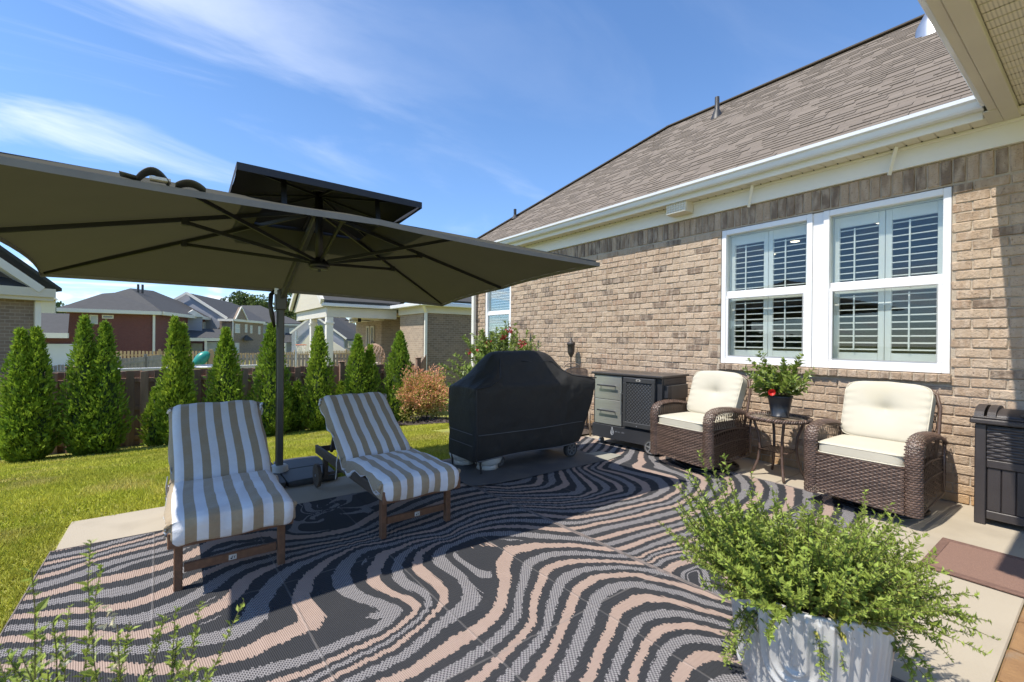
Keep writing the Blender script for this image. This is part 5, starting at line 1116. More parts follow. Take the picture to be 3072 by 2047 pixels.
# pale sheet standing in for the sunlit patch of mat by the grill
tag(obj('sunlit_mat_patch', MB().slab([(3.66, 3.62, 0.012), (3.72, 3.28, 0.012), (4.02, 3.34, 0.012), (3.95, 3.60, 0.012)], (0, 0, 0.006)), mat('sunlit_mat_grey', (0.30, 0.29, 0.24), (0.26, 0.25, 0.21), 8, 0.85)), 'small pale patch put in for sunlight on the mat in front of the bar cart', 'tile')

# tan woven patio chair behind the bar cart
wc = thing('patio_chair', (4.72, 4.55, 0), 'tan woven metal patio chair half hidden behind the grill and bar cart', 'chair')
tanm = mat('tan_weave', (0.36, 0.28, 0.21), (0.28, 0.21, 0.155), 30, 0.6, 0.2, 90, tone=0.4)
bk_ = MB(); f_ = lambda u, v: ((4.52+0.46*u, 4.76+0.06*v, 0.50+0.37*v+0.03*math.sin(u*math.pi)*v), (0, -1, 0)); weave(bk_, f_, 26, 22, 0.002, fill=0.7, tone=(0.3, 0.8)); obj('backrest', bk_, tanm, wc)
rimp = [f_(0, 0)[0], f_(0, 0.6)[0], f_(0, 0.95)[0]]+[f_(u, 1)[0] for u in np.linspace(0.08, 0.92, 8)]+[f_(1, 0.95)[0], f_(1, 0.6)[0], f_(1, 0)[0]]
obj('back_frame', MB().tube(rimp, 0.012, 6), tanm, wc, True)
obj('hand_loop', MB().tube([(4.66+0.16*math.cos(a), 4.82, 0.905+0.065*math.sin(a)) for a in np.linspace(0, math.pi, 12)], 0.010, 6), tanm, wc, True)
st_ = MB(); weave(st_, lambda u, v: ((4.52+0.46*u, 4.33+0.43*v, 0.44), (0, 0, 1)), 20, 20, 0.002, fill=0.7); obj('seat', st_, tanm, wc)
for sx in (4.52, 4.98):
    obj('leg', MB().tube([(sx, 4.33, 0.44), (sx, 4.30, 0.0)], 0.014, 7), tanm, wc, True); obj('leg', MB().tube([(sx, 4.76, 0.55), (sx, 4.82, 0.0)], 0.014, 7), tanm, wc, True)
    obj('arm', MB().tube([(sx, 4.77, 0.66), (sx, 4.45, 0.65), (sx, 4.33, 0.60), (sx, 4.33, 0.44)], 0.013, 7), tanm, wc, True)
sk = MB()
for k in range(12): sk.beam((4.05+k*0.03, 4.30, 0.13), (4.05+k*0.03, 4.30, 0.40), 0.012, 0.01, upv=(0, 1, 0))
# tiki torch
tk = thing('garden_torch', (5.0, 5.19, 0), 'slim black garden torch standing against the brick wall behind the grill', 'torch')
obj('pole', MB().tube([(5.0, 5.19, 0), (5.0, 5.19, 1.06)], 0.010, 8), blk, tk)
obj('canister', MB().lathe([(0.012, 1.04), (0.045, 1.09), (0.056, 1.14), (0.058, 1.23), (0.064, 1.235), (0.064, 1.27), (0.05, 1.28), (0.03, 1.29), (0.018, 1.31), (0.016, 1.345), (0, 1.35)], (5.0, 5.19, 0), 18), mat('torch_bronze', (0.045, 0.036, 0.032), (0.06, 0.05, 0.045), 20, 0.45, 0.3, 80), tk, True)

# ---------------------------------------------------------------- cantilever umbrella
um = thing('cantilever_umbrella', (0.76, 4.69, 0), 'large olive grey rectangular cantilever umbrella with vented double top', 'umbrella')
cx, cy, ez, ta, tb_ = 0.905, 3.853, 1.887, -0.014, -0.064; W2, D2 = 1.815, 1.35; RISE = 0.455
def cpl(u, v, h): return Vector((cx+u-0.06*h*0, cy+v+0.064*h, ez+ta*u+tb_*v+h))
canm = NT('umbrella_canvas', 0.9); p_ = canm.pos(); canm.b.inputs['Specular IOR Level'].default_value = 0.2
cc_ = canm.mix(canm.noise(5, 4, p_), (0.054, 0.051, 0.035), (0.068, 0.064, 0.044)); canm.L.new(cc_, canm.b.inputs['Base Color'])
canm.bump(canm.math('ADD', canm.noise(500, 2, p_), canm.math('MULTIPLY', canm.noise(6, 3, p_), 2.0)), 0.2, 0.004)
tr2 = canm.N.new('ShaderNodeBsdfTranslucent'); canm.L.new(canm.mix(0.5, cc_, (0.12, 0.11, 0.045)), tr2.inputs[0]); m2 = canm.N.new('ShaderNodeMixShader'); m2.inputs[0].default_value = 0.15
canm.L.new(canm.b.outputs[0], m2.inputs[1]); canm.L.new(tr2.outputs[0], m2.inputs[2]); canm.L.new(m2.outputs[0], canm.N['Material Output'].inputs[0])
CAN = canm.m
ribs = [(sx, sy) for sx in (-1, 0, 1) for sy in (-1, 0, 1) if (sx, sy) != (0, 0)]
def canopy_mesh(w2, d2, r0, z_of, sag, n=10, inner=0.0):
    """tent of 8 gores between ribs; r in inner..1"""
    b = MB(); order = [(1, 0), (1, 1), (0, 1), (-1, 1), (-1, 0), (-1, -1), (0, -1), (1, -1)]
    for k in range(8):
        a, c = order[k], order[(k+1) % 8]
        def fn(s, r, a=a, c=c):
            rr = inner+(1-inner)*r
            u, v = (a[0]*(1-s)+c[0]*s)*w2*rr, (a[1]*(1-s)+c[1]*s)*d2*rr
            pull = 1-sag*0.55*4*s*(1-s)*rr**3              # edges hang in slightly between the ribs
            corner = (abs(a[0]*a[1])*(1-s)+abs(c[0]*c[1])*s)
            return cpl(u*pull, v*pull, z_of(rr)-sag*0.35*4*s*(1-s)*rr*(1-rr)*2-0.02*corner*rr**2)
        b.grid(fn, n, 12)
    return b
zc = lambda r: RISE*(1-r)+0.03*math.sin(r*math.pi)*0.3
cn = obj('canopy', canopy_mesh(W2, D2, 0, zc, 0.06, inner=0.235), CAN, um, True)
hem = MB(); order = [(1, 0), (1, 1), (0, 1), (-1, 1), (-1, 0), (-1, -1), (0, -1), (1, -1)]; ep = []
for k in range(8):
    a, c = order[k], order[(k+1) % 8]
    for s in np.linspace(0, 1, 9)[:-1]:
        pull = 1-0.06*0.55*4*s*(1-s); corner = abs(a[0]*a[1])*(1-s)+abs(c[0]*c[1])*s
        ep.append(cpl((a[0]*(1-s)+c[0]*s)*W2*pull, (a[1]*(1-s)+c[1]*s)*D2*pull, zc(1)-0.02*corner-0.012))
hb = MB(); n_ = len(ep)
hb.add([tuple(p+Vector((0, 0, 0.016))) for p in ep]+[tuple(p-Vector((0, 0, 0.016))) for p in ep], [(i, (i+1) % n_, (i+1) % n_+n_, i+n_) for i in range(n_)])
obj('hem', hb, mat('hem_grey', (0.21, 0.20, 0.185), (0.18, 0.17, 0.16), 9, 0.8), cn)
# vented top
zt = lambda r: RISE+0.160-0.155*r
vent = obj('vent_canopy', canopy_mesh(0.625, 0.60, 0, zt, 0.03, 8, 0.02), mat('vent_canvas', (0.034, 0.034, 0.036), (0.042, 0.042, 0.045), 6, 0.9, 0.2, 200), um, True)
vh_ = MB(); vp = []
for k in range(8):
    a, c = order[k], order[(k+1) % 8]
    for s in np.linspace(0, 1, 7)[:-1]: vp.append(cpl((a[0]*(1-s)+c[0]*s)*0.625, (a[1]*(1-s)+c[1]*s)*0.60, zt(1)-0.022))
n_ = len(vp); vh_.add([tuple(p+Vector((0, 0, 0.024))) for p in vp]+[tuple(p-Vector((0, 0, 0.024))) for p in vp], [(i, (i+1) % n_, (i+1) % n_+n_, i+n_) for i in range(n_)])
obj('vent_hem', vh_, mat('vent_hem_navy', (0.03, 0.033, 0.045), (0.04, 0.042, 0.055), 9, 0.8), vent)
met = mat('umbrella_metal', (0.010, 0.010, 0.010), (0.014, 0.014, 0.014), 9, 0.4, spec=0.5)
polm = mat('pole_metal', (0.10, 0.098, 0.088), (0.085, 0.083, 0.075), 9, 0.42, metal=0.3)
for sx, sy in ribs:
    e = cpl(sx*W2*0.985, sy*D2*0.985, zc(0.985)-0.025); c = cpl(sx*0.07, sy*0.07, RISE-0.03)
    rb_ = obj('rib', MB().beam(c, e, 0.020, 0.030, ch=0.003), met, um)
    q = 0.47; m_ = c.lerp(e, q)-Vector((0, 0, 0.02)); d_ = cpl(sx*0.05, sy*0.05, 0.03)
    obj('strut', MB().beam(d_, m_, 0.018, 0.026, ch=0.003), met, rb_)
    obj('joint', MB().box(m_.x-0.022, m_.x+0.022, m_.y-0.022, m_.y+0.022, m_.z-0.02, m_.z+0.03, 0.004), met, rb_)
    ve = cpl(sx*0.61, sy*0.585, zt(1)+0.0-0.012); obj('vent_rib', MB().beam(cpl(0, 0, RISE+0.115), ve, 0.012, 0.016), met, rb_)
for k in (-0.33, 0.33):
    obj('vent_strap', MB().beam(cpl(k, -0.42, zt(0.7)-0.01), cpl(k, -0.44, RISE-0.16), 0.035, 0.004, upv=(0, 1, 0)), met, um)
obj('mast', MB().tube([cpl(0, 0, -0.01), cpl(0, 0, RISE+0.15)], 0.030, 14), met, um, True)
obj('crown_hub', MB().lathe([(0, -0.04), (0.06, -0.035), (0.075, -0.01), (0.075, 0.02), (0.03, 0.03)], tuple(cpl(0, 0, RISE-0.02)), 18), met, um, True)
obj('lower_hub', MB().lathe([(0.012, -0.07), (0.014, -0.042), (0.075, -0.04), (0.082, -0.015), (0.07, 0.0), (0.035, 0.04)], tuple(cpl(0, 0, 0.02)), 24), met, um, True)
obj('hub_plate', MB().lathe([(0.0, 0.0), (0.066, 0.0), (0.07, 0.008), (0.0, 0.009)], tuple(cpl(0, 0, -0.032)), 24), polm, um, True)
obj('finial', MB().lathe([(0.05, 0), (0.06, 0.02), (0.035, 0.045), (0, 0.05)], tuple(cpl(0, 0, RISE+0.14)), 14), polm, um, True)
PX, PY = 0.762, 4.69
obj('pole', MB().box(PX-0.030, PX+0.030, PY-0.030, PY+0.030, 0.10, 1.73, 0.008), polm, um)
pe = MB().box(PX-0.0325, PX-0.0305, PY-0.02, PY+0.02, 0.12, 1.72); obj('pole_track', pe, met, um)
obj('arm', MB().beam((PX, PY, 1.66), tuple(cpl(0, 0.04, RISE-0.01)), 0.042, 0.055, ch=0.006), polm, um)
jn = MB().box(PX-0.048, PX+0.048, PY-0.052, PY+0.05, 1.56, 1.755, 0.012); obj('arm_joint', jn, polm, um)
hn = MB().tube([(PX-0.05, PY-0.01, 1.74), (PX-0.085, PY-0.03, 1.70), (PX-0.092, PY-0.04, 1.60), (PX-0.075, PY-0.04, 1.50), (PX-0.055, PY-0.03, 1.40)], [0.016, 0.020, 0.019, 0.020, 0.010], 8); obj('release_handle', hn, met, um, True)
obj('lever_cap', MB().box(PX-0.06, PX-0.02, PY-0.05, PY-0.03, 1.70, 1.765, 0.006), alu, um)
# weighted base of four plates and the light pole collar
bsm = mat('base_plastic', (0.040, 0.040, 0.041), (0.055, 0.055, 0.056), 4, 0.6, 0.1, 120)
for sx in (0, 1):
    for sy in (0, 1):
        x0, y0 = PX-0.43+sx*0.435, PY-0.41+sy*0.415
        pl = MB().superq((x0+0.2125, y0+0.2025, 0.026), 0.425, 0.405, 0.050, 0.12, 0.16, 40, 10, lambda x, y, z: (x, y, z+0.008*(1-(x/0.22)**2)*(z > 0))); obj('weight_plate', pl, bsm, um, True)
obj('pole_collar', MB().lathe([(0.0, 0.11), (0.06, 0.11), (0.075, 0.098), (0.078, 0.055), (0.085, 0.050), (0.0, 0.05)], (PX, PY, 0), 28), mat('collar_pale', (0.50, 0.50, 0.48), (0.40, 0.40, 0.385), 8, 0.5), um, True)
# folded tie flaps caught on the near edge of the canopy
fl_ = thing('tie_flap', tuple(cpl(-0.95, -D2, 0.02)), 'dark folded fabric flap resting on the near edge of the umbrella canopy', 'flap')
fb = MB()
for (x0, w, h) in ((-1.06, 0.115, 0.052), (-0.925, 0.115, 0.028)):
    fb.grid(lambda u, v, x0=x0, w=w, h=h: tuple(cpl(x0+w*u, -D2+0.02+0.07*v, 0.006+h*math.sin(u*math.pi)**0.8-0.01*v)), 12, 4)
fb.grid(lambda u, v: tuple(cpl(-1.115+0.06*u, -D2+0.02+0.06*v, 0.014-0.008*u)), 3, 3)
ff = obj('fold', fb, mat('flap_cloth', (0.05, 0.055, 0.055), (0.07, 0.072, 0.07), 9, 0.7), fl_, True)
sm2 = ff.modifiers.new('t', 'SOLIDIFY'); sm2.thickness = 0.004
obj('strap', MB().box(-0.095, -0.02, 0.02, 0.07, -0.012, 0.0, 0, Matrix.Translation(cpl(-0.92, -D2, 0.018))), paper, fl_)
# ---------------------------------------------------------------- leafy stems
def stems_foliage(r, roots, dirs, lens, droop, nleaf, leaf, leafw, spread=0.9, curl=0.0):
    """curved stems carrying leaves; returns leaf arrays and a stem builder"""
    n = len(roots); sb = MB(); parts = []
    for i in range(n):
        p = np.array(roots[i], float); d = np.array(dirs[i], float); d /= np.linalg.norm(d); L = lens[i]; K = 7; pts = [p.copy()]
        for k in range(K):
            d = d+np.array([0, 0, -droop[i]/K])+r.normal(0, 0.05, 3); d /= np.linalg.norm(d); p = p+d*L/K; pts.append(p.copy())
        pts = np.array(pts); sb.tube([tuple(q) for q in pts[::2]]+[tuple(pts[-1])], [0.0018, 0.0016, 0.0014, 0.0012, 0.0010][:len(pts[::2])+1], 4, cap=False, tone=r.random())
        m = int(nleaf*L/0.3*r.uniform(0.8, 1.2))+3; t = r.uniform(0.12, 1.0, m)**0.8; idx = np.minimum((t*K).astype(int), K-1); f = (t*K-idx)[:, None]
        P = pts[idx]*(1-f)+pts[idx+1]*f; A = pts[idx+1]-pts[idx]; A /= np.linalg.norm(A, axis=1, keepdims=True)
        rnd = r.normal(size=(m, 3)); side = np.cross(A, rnd); side /= np.linalg.norm(side, axis=1, keepdims=True)
        D = side*spread+A*r.uniform(0.35, 0.9, m)[:, None]+np.array([0, 0, 0.15])
        sz = leaf*np.clip(r.lognormal(-0.15, 0.35, m), 0.4, 1.9)*(1.1-0.5*t)
        parts.append(leaves(P, D, sz, sz*leafw*r.uniform(0.8, 1.2, m), up=A+r.normal(0, 0.3, (m, 3)), fold=0.18, tone=np.clip(0.25+0.5*t+r.normal(0, 0.2, m), 0, 1)))
    return join(parts), sb
g_fresh = mat('salvia_leaf', (0.20, 0.27, 0.045), (0.30, 0.36, 0.07), 14, 0.5, spec=0.35, tone=0.5, translucent=0.28)
g_yel = mat('yellowing_leaf', (0.30, 0.30, 0.055), (0.36, 0.33, 0.07), 14, 0.5, tone=0.3, translucent=0.3)
stemm = mat('green_stem', (0.13, 0.13, 0.045), (0.10, 0.075, 0.035), 20, 0.7)
soil = mat('potting_soil', (0.03, 0.022, 0.017), (0.05, 0.038, 0.03), 40, 0.95, 0.8, 60)
# ---------------------------------------------------------------- big white planter in the foreground
PC = (1.815, 0.665)
pl_ = thing('white_planter', (PC[0], PC[1], 0.0), 'large white glazed planter with moulded arches and trailing green plant', 'planter')
glz = mat('white_glaze', (0.46, 0.455, 0.435), (0.43, 0.425, 0.41), 4, 0.3, 0.08, 30, spec=0.6, coat=0.4, c3=(0.55, 0.55, 0.53), s3=5, t3=(0.62, 0.85))
def relief(z, a):
    """nested U shaped ribs alternating with upright flutes around the pot"""
    n = 6; s = a/(2*math.pi)*n+0.3; k = math.floor(s); f = s-k-0.5        # one motif per 1/n turn
    arc = 2*math.pi*0.235/n; x = f*arc; z0 = 0.20 if k % 2 == 0 else 0.27
    if z >= z0: d = abs(x)
    else: d = math.hypot(x, z-z0)
    lim = arc*0.48
    if d > lim: return 0.0
    return 0.012*max(0, math.cos(d/lim*math.pi*2*3.5))**0.7*(1 if d < lim*0.98 else 0)
prof = [(0.0, 0.0), (0.13, 0.0), (0.155, 0.01), (0.185, 0.045), (0.205, 0.09)]+[(0.212+0.024*min(1, (z-0.12)/0.25), z) for z in np.linspace(0.12, 0.43, 60)]+[(0.238, 0.436), (0.236, 0.444), (0.226, 0.446), (0.220, 0.44), (0.215, 0.39), (0.0, 0.388)]
pp_ = MB().lathe(prof, (0, 0, 0), 260, rf=lambda r, z, a: r+(relief(z, a) if (0.05 < z < 0.43 and r > 0.19) else 0))
obj('pot', pp_, glz, pl_, True, world=False)
obj('soil', MB().lathe([(0.0, 0.405), (0.214, 0.400)], (0, 0, 0), 24), soil, pl_, world=False)
r = np.random.default_rng(21)
roots, dirs, lens, dr = [], [], [], []
for i in range(560):
    a = r.uniform(0, 2*np.pi); q = math.sqrt(r.random())*0.20; roots.append((q*math.cos(a), q*math.sin(a), 0.40))
    o = q/0.20; ang = R_(r.uniform(5, 22)+52*o*r.uniform(0.6, 1.05)); b = a+r.normal(0, 0.35)
    fr_c = max(0.0, math.cos(b-R_(200))); ang *= 1-0.45*fr_c; dirs.append((math.sin(ang)*math.cos(b), math.sin(ang)*math.sin(b), math.cos(ang))); lens.append(r.uniform(0.16, 0.31)*(1.15 if o < 0.6 else 1.0)); dr.append((r.uniform(0.0, 0.35)+0.35*o)*(1-0.6*fr_c))
def toward(az, q0=0.2):
    return (q0*math.cos(az), q0*math.sin(az), 0.41)
for az, el, L, d, n in ((R_(170), 30, 0.32, 0.2, 22), (R_(140), 50, 0.38, 0.05, 20), (R_(115), 64, 0.46, 0.0, 12), (R_(-40), 34, 0.19, 0.15, 34), (R_(-38), 6, 0.17, 0.5, 16), (R_(-40), -8, 0.25, 0.85, 18), (R_(160), -25, 0.24, 1.2, 8), (R_(-150), -35, 0.16, 1.3, 3), (R_(-85), -35, 0.22, 1.2, 4), (R_(-20), 40, 0.32, 0.1, 14)):
    for k in range(n):
        z_ = az+r.normal(0, 0.16); e = R_(el+r.normal(0, 9)); roots.append(toward(z_, 0.20+r.uniform(-0.03, 0.01))); dirs.append((math.cos(e)*math.cos(z_), math.cos(e)*math.sin(z_), math.sin(e)+0.1)); lens.append(L*r.uniform(0.75, 1.12)); dr.append(d)
(V, F, T), sb = stems_foliage(r, roots, dirs, lens, dr, 74, 0.024, 0.42)
link('foliage', np_mesh('foliage', V, F, g_fresh, T), None, pl_, world=False); obj('stems', sb, stemm, pl_, world=False)
k = 260; a = r.uniform(-2.6, 0.2, k); P = np.stack([0.21*np.cos(a)*r.uniform(0.8, 1.15, k), 0.21*np.sin(a)*r.uniform(0.8, 1.15, k), r.uniform(0.40, 0.52, k)], 1)
V, F, T = leaves(P, np.stack([np.cos(a), np.sin(a), r.normal(0.1, 0.5, k)], 1), r.uniform(0.03, 0.055, k), r.uniform(0.012, 0.02, k)); link('yellow_leaves', np_mesh('yellow_leaves', V, F, g_yel, T), None, pl_, world=False)
# ---------------------------------------------------------------- blurred flowering plant close to the camera
fp_ = thing('foreground_plant', (-0.12, 1.22, 0), 'tall sprigs of a green flowering plant close to the camera, bottom left', 'plant')
obj('pot', MB().lathe([(0, 0), (0.14, 0), (0.165, 0.02), (0.20, 0.30), (0.205, 0.34), (0.19, 0.345), (0.18, 0.30), (0, 0.295)], (0, 0, 0), 28), glz, fp_, True, world=False)
obj('soil', MB().lathe([(0, 0.31), (0.185, 0.305)], (0, 0, 0), 20), soil, fp_, world=False)
r = np.random.default_rng(9); roots, dirs, lens, dr = [], [], [], []
for (az, tilt, L, n) in ((200, 24, 0.44, 30), (150, 16, 0.46, 30), (30, 10, 0.38, 14), (-30, 16, 0.36, 10), (250, 30, 0.40, 16), (170, 34, 0.46, 24)):
    for k in range(n):
        q = r.uniform(0, 0.14); z_ = R_(az+r.normal(0, 25)); e = R_(90-tilt-r.normal(0, 8)); roots.append((q*math.cos(z_), q*math.sin(z_), 0.30)); dirs.append((math.cos(e)*math.cos(z_), math.cos(e)*math.sin(z_), math.sin(e))); lens.append(L*r.uniform(0.55, 1.0)); dr.append(r.uniform(-0.1, 0.3))
for (x, y, h) in ((-0.115, 0.06, 0.56), (0.015, 0.03, 0.58), (-0.05, 0.05, 0.50), (0.155, -0.06, 0.43), (-0.19, 0.05, 0.52), (0.03, -0.03, 0.42), (-0.22, 0.1, 0.45)):
    roots.append((x*0.6, y*0.6, 0.30)); dirs.append((x*0.35, y*0.35, 0.4)); lens.append(h); dr.append(0.0)
(V, F, T), sb = stems_foliage(r, roots, dirs, lens, dr, 60, 0.023, 0.46)
link('foliage', np_mesh('foliage', V, F, g_fresh, T), None, fp_, world=False); obj('stems', sb, stemm, fp_, world=False)
flw = mat('cream_bloom', (0.62, 0.55, 0.34), (0.66, 0.62, 0.48), 20, 0.6, tone=0.2, translucent=0.3)
k = 30; c = np.array([(0.01, 0.02, 0.72), (0.02, 0.0, 0.62), (-0.06, 0.03, 0.66), (0.06, -0.03, 0.58)])[r.integers(0, 4, k)]
P = c+r.normal(0, 0.012, (k, 3)); V, F, T = leaves(P, r.normal(size=(k, 3)), 0.015, 0.010); link('blossom', np_mesh('blossom', V, F, flw, T), None, fp_, world=False)
# ---------------------------------------------------------------- hibiscus in a dark pot on the side table
hp = thing('potted_hibiscus', (4.665, 1.955, 0.588), 'bushy green plant with one red flower in a dark pot on the side table', 'potted plant')
potm = mat('navy_pot', (0.022, 0.026, 0.034), (0.03, 0.034, 0.042), 9, 0.35)
obj('pot', MB().lathe([(0, 0), (0.078, 0), (0.080, 0.012), (0.074, 0.014), (0.105, 0.185), (0.110, 0.187), (0.110, 0.205), (0.100, 0.205), (0.098, 0.18), (0, 0.175)], (0, 0, 0), 32), potm, hp, True, world=False)
obj('soil', MB().lathe([(0, 0.19), (0.099, 0.188)], (0, 0, 0), 18), soil, hp, world=False)
r = np.random.default_rng(5); roots, dirs, lens, dr = [], [], [], []
for i in range(46):
    a = r.uniform(0, 2*np.pi); tl_ = R_(r.uniform(2, 48)); roots.append((0.05*math.cos(a)*r.random(), 0.05*math.sin(a)*r.random(), 0.18)); dirs.append((math.sin(tl_)*math.cos(a), math.sin(tl_)*math.sin(a), math.cos(tl_))); lens.append(r.uniform(0.20, 0.40)); dr.append(r.uniform(0, 0.5))
for a, tl_, L in ((R_(115), 30, 0.48), (R_(105), 36, 0.45), (R_(95), 20, 0.44), (R_(-60), 20, 0.45), (R_(-80), 26, 0.43), (R_(140), 60, 0.3), (R_(100), 75, 0.26), (R_(-90), 70, 0.25)):
    tl_ = R_(tl_); roots.append((0, 0, 0.18)); dirs.append((math.sin(tl_)*math.cos(a), math.sin(tl_)*math.sin(a), math.cos(tl_))); lens.append(L); dr.append(0.0)
hib = mat('hibiscus_leaf', (0.12, 0.185, 0.028), (0.22, 0.27, 0.05), 18, 0.35, spec=0.5, tone=0.5, translucent=0.22)
(V, F, T), sb = stems_foliage(r, roots, dirs, lens, dr, 42, 0.066, 0.46)
link('foliage', np_mesh('foliage', V, F, hib, T), None, hp, world=False); obj('stems', sb, stemm, hp, world=False)
red = mat('red_petal', (0.55, 0.015, 0.012), (0.65, 0.03, 0.02), 20, 0.5, translucent=0.2)
k = 14; a = np.linspace(0, 2*np.pi*2, k); P = np.tile(np.array([[-0.205, -0.015, 0.25]]), (k, 1)); D = np.stack([np.full(k, -0.7)+0.35*np.cos(a), -0.3-0.9*np.cos(a), np.sin(a)], 1)
V, F, T = leaves(P, D, 0.046, 0.036, up=np.tile(np.array([[1.0, 0, 0.2]]), (k, 1))); link('flower', np_mesh('flower', V, F, red, T), None, hp, world=False)
# ---------------------------------------------------------------- red flowered vine behind the grill
rf_ = thing('red_flowered_bush', (4.62, 6.55, float(gz(4.6, 6.5))), 'leafy bush with dark red flowers rising behind the grill by the far window', 'bush')
obj('pot', MB().lathe([(0, 0), (0.19, 0), (0.22, 0.30), (0.235, 0.34), (0.21, 0.34), (0.20, 0.3), (0, 0.29)], (0, 0, 0), 24), potm, rf_, True, world=False)
r = np.random.default_rng(15); roots, dirs, lens, dr = [], [], [], []
for i in range(170):
    a = r.uniform(0, 2*np.pi); tl_ = R_(abs(r.normal(0, 28))); roots.append((0.12*math.cos(a)*r.random(), 0.12*math.sin(a)*r.random(), 0.3)); dirs.append((math.sin(tl_)*math.cos(a), math.sin(tl_)*math.sin(a), math.cos(tl_))); lens.append(r.uniform(0.85, 1.42)); dr.append(r.uniform(0.2, 0.8))
for a, tl_, L in ((R_(-80), 10, 1.50), (R_(100), 30, 1.45), (R_(60), 34, 1.4), (R_(-90), 30, 1.35), (R_(110), 24, 1.4)):
    tl_ = R_(tl_)
    for k in range(3): roots.append((0, 0, 0.3)); dirs.append((math.sin(tl_)*math.cos(a+k*.1), math.sin(tl_)*math.sin(a+k*.1), math.cos(tl_))); lens.append(L); dr.append(0.1)
vin = mat('vine_leaf', (0.13, 0.20, 0.032), (0.22, 0.27, 0.06), 12, 0.45, tone=0.5, translucent=0.25)
(V, F, T), sb = stems_foliage(r, roots, dirs, lens, dr, 34, 0.085, 0.46)
link('foliage', np_mesh('foliage', V, F, vin, T), None, rf_, world=False); obj('stems', sb, stemm, rf_, world=False)
crim = mat('crimson_petal', (0.28, 0.012, 0.02), (0.36, 0.03, 0.03), 20, 0.5, translucent=0.2)
cl_ = [(-0.1, 0.75, 1.25), (-0.1, 0.62, 1.33), (-0.12, 0.45, 1.30), (0, 0.05, 1.48), (-0.05, -0.1, 1.52), (-0.1, 0.95, 1.22), (-0.1, -0.35, 1.62), (-0.15, 0.2, 1.38), (-0.1, -0.75, 1.4), (-0.1, 0.3, 1.42)]
P = np.concatenate([np.array(c)+r.normal(0, 0.025, (16, 3)) for c in cl_]); V, F, T = leaves(P, r.normal(size=P.shape), 0.055, 0.04); link('blossom', np_mesh('blossom', V, F, crim, T), None, rf_, world=False)
# ---------------------------------------------------------------- neighbouring houses
def bricktex(name, c1, c2, mo, sc):
    if name in MATS: return MATS[name]
    t = NT(name, 0.9); x, y, z = t.xyz(t.pos()); cb_ = t.N.new('ShaderNodeCombineXYZ'); t.L.new(t.math('ADD', x, y), cb_.inputs[0]); t.L.new(z, cb_.inputs[1])
    b = t.N.new('ShaderNodeTexBrick'); t.L.new(cb_.outputs[0], b.inputs[0]); b.inputs['Color1'].default_value = (*c1, 1); b.inputs['Color2'].default_value = (*c2, 1); b.inputs['Mortar'].default_value = (*mo, 1)
    b.inputs['Scale'].default_value = 1; b.inputs['Brick Width'].default_value = 0.205; b.inputs['Row Height'].default_value = 0.079; b.inputs['Mortar Size'].default_value = 0.008; b.inputs['Bias'].default_value = -0.1
    n = t.noise(9, 4, t.pos()); t.L.new(t.mix(t.math('MULTIPLY', n, 0.5), b.outputs[0], c2), t.b.inputs['Base Color']); t.bump(b.outputs['Fac'], -0.5, 0.01); MATS[name] = t.m; return t.m
redb = bricktex('red_brick', (0.17, 0.050, 0.040), (0.12, 0.036, 0.032), (0.20, 0.13, 0.11), 1)
brnb = bricktex('brown_brick', (0.27, 0.20, 0.145), (0.16, 0.118, 0.088), (0.34, 0.285, 0.23), 1)
tanb = bricktex('tan_brick', (0.42, 0.32, 0.235), (0.28, 0.215, 0.165), (0.46, 0.39, 0.31), 1)
rgry = mat('grey_shingle', (0.050, 0.050, 0.051), (0.038, 0.038, 0.039), 3, 0.95, 0.6, 14, stretch=(1, 1, 6))
rgr2 = mat('light_grey_shingle', (0.072, 0.071, 0.070), (0.055, 0.054, 0.053), 3, 0.95, 0.6, 14, stretch=(1, 1, 6))
rtan = mat('tan_shingle', (0.26, 0.20, 0.15), (0.22, 0.17, 0.13), 3, 0.95)
bgw = mat('far_white_paint', (0.66, 0.63, 0.55), (0.62, 0.59, 0.52), 3, 0.6)
sidg = mat('grey_siding', (0.30, 0.31, 0.34), (0.27, 0.28, 0.31), 2, 0.7, 0.3, 8, stretch=(0.2, 0.2, 8))
sidc = mat('cream_siding', (0.60, 0.55, 0.44), (0.56, 0.51, 0.41), 2, 0.7, 0.3, 8, stretch=(0.2, 0.2, 8))
pane_m = mat('far_pane', (0.10, 0.12, 0.13), (0.16, 0.18, 0.19), 3, 0.1, spec=0.8)
blinds = mat('far_blinds', (0.50, 0.52, 0.50), (0.45, 0.47, 0.46), 3, 0.5)
def wallq(b, a, c, z0, z1, th=0.25):
    """upright wall slab from plan point a to c; the face towards the camera passes through both"""
    a, c = Vector((a[0], a[1], 0)), Vector((c[0], c[1], 0)); d = (c-a).normalized(); n = Vector((-d.y, d.x, 0))
    if n.dot(a+c) < 0: n = -n
    b.slab([(a.x, a.y, z0), (c.x, c.y, z0), (c.x, c.y, z1), (a.x, a.y, z1)], n*th); return d, n
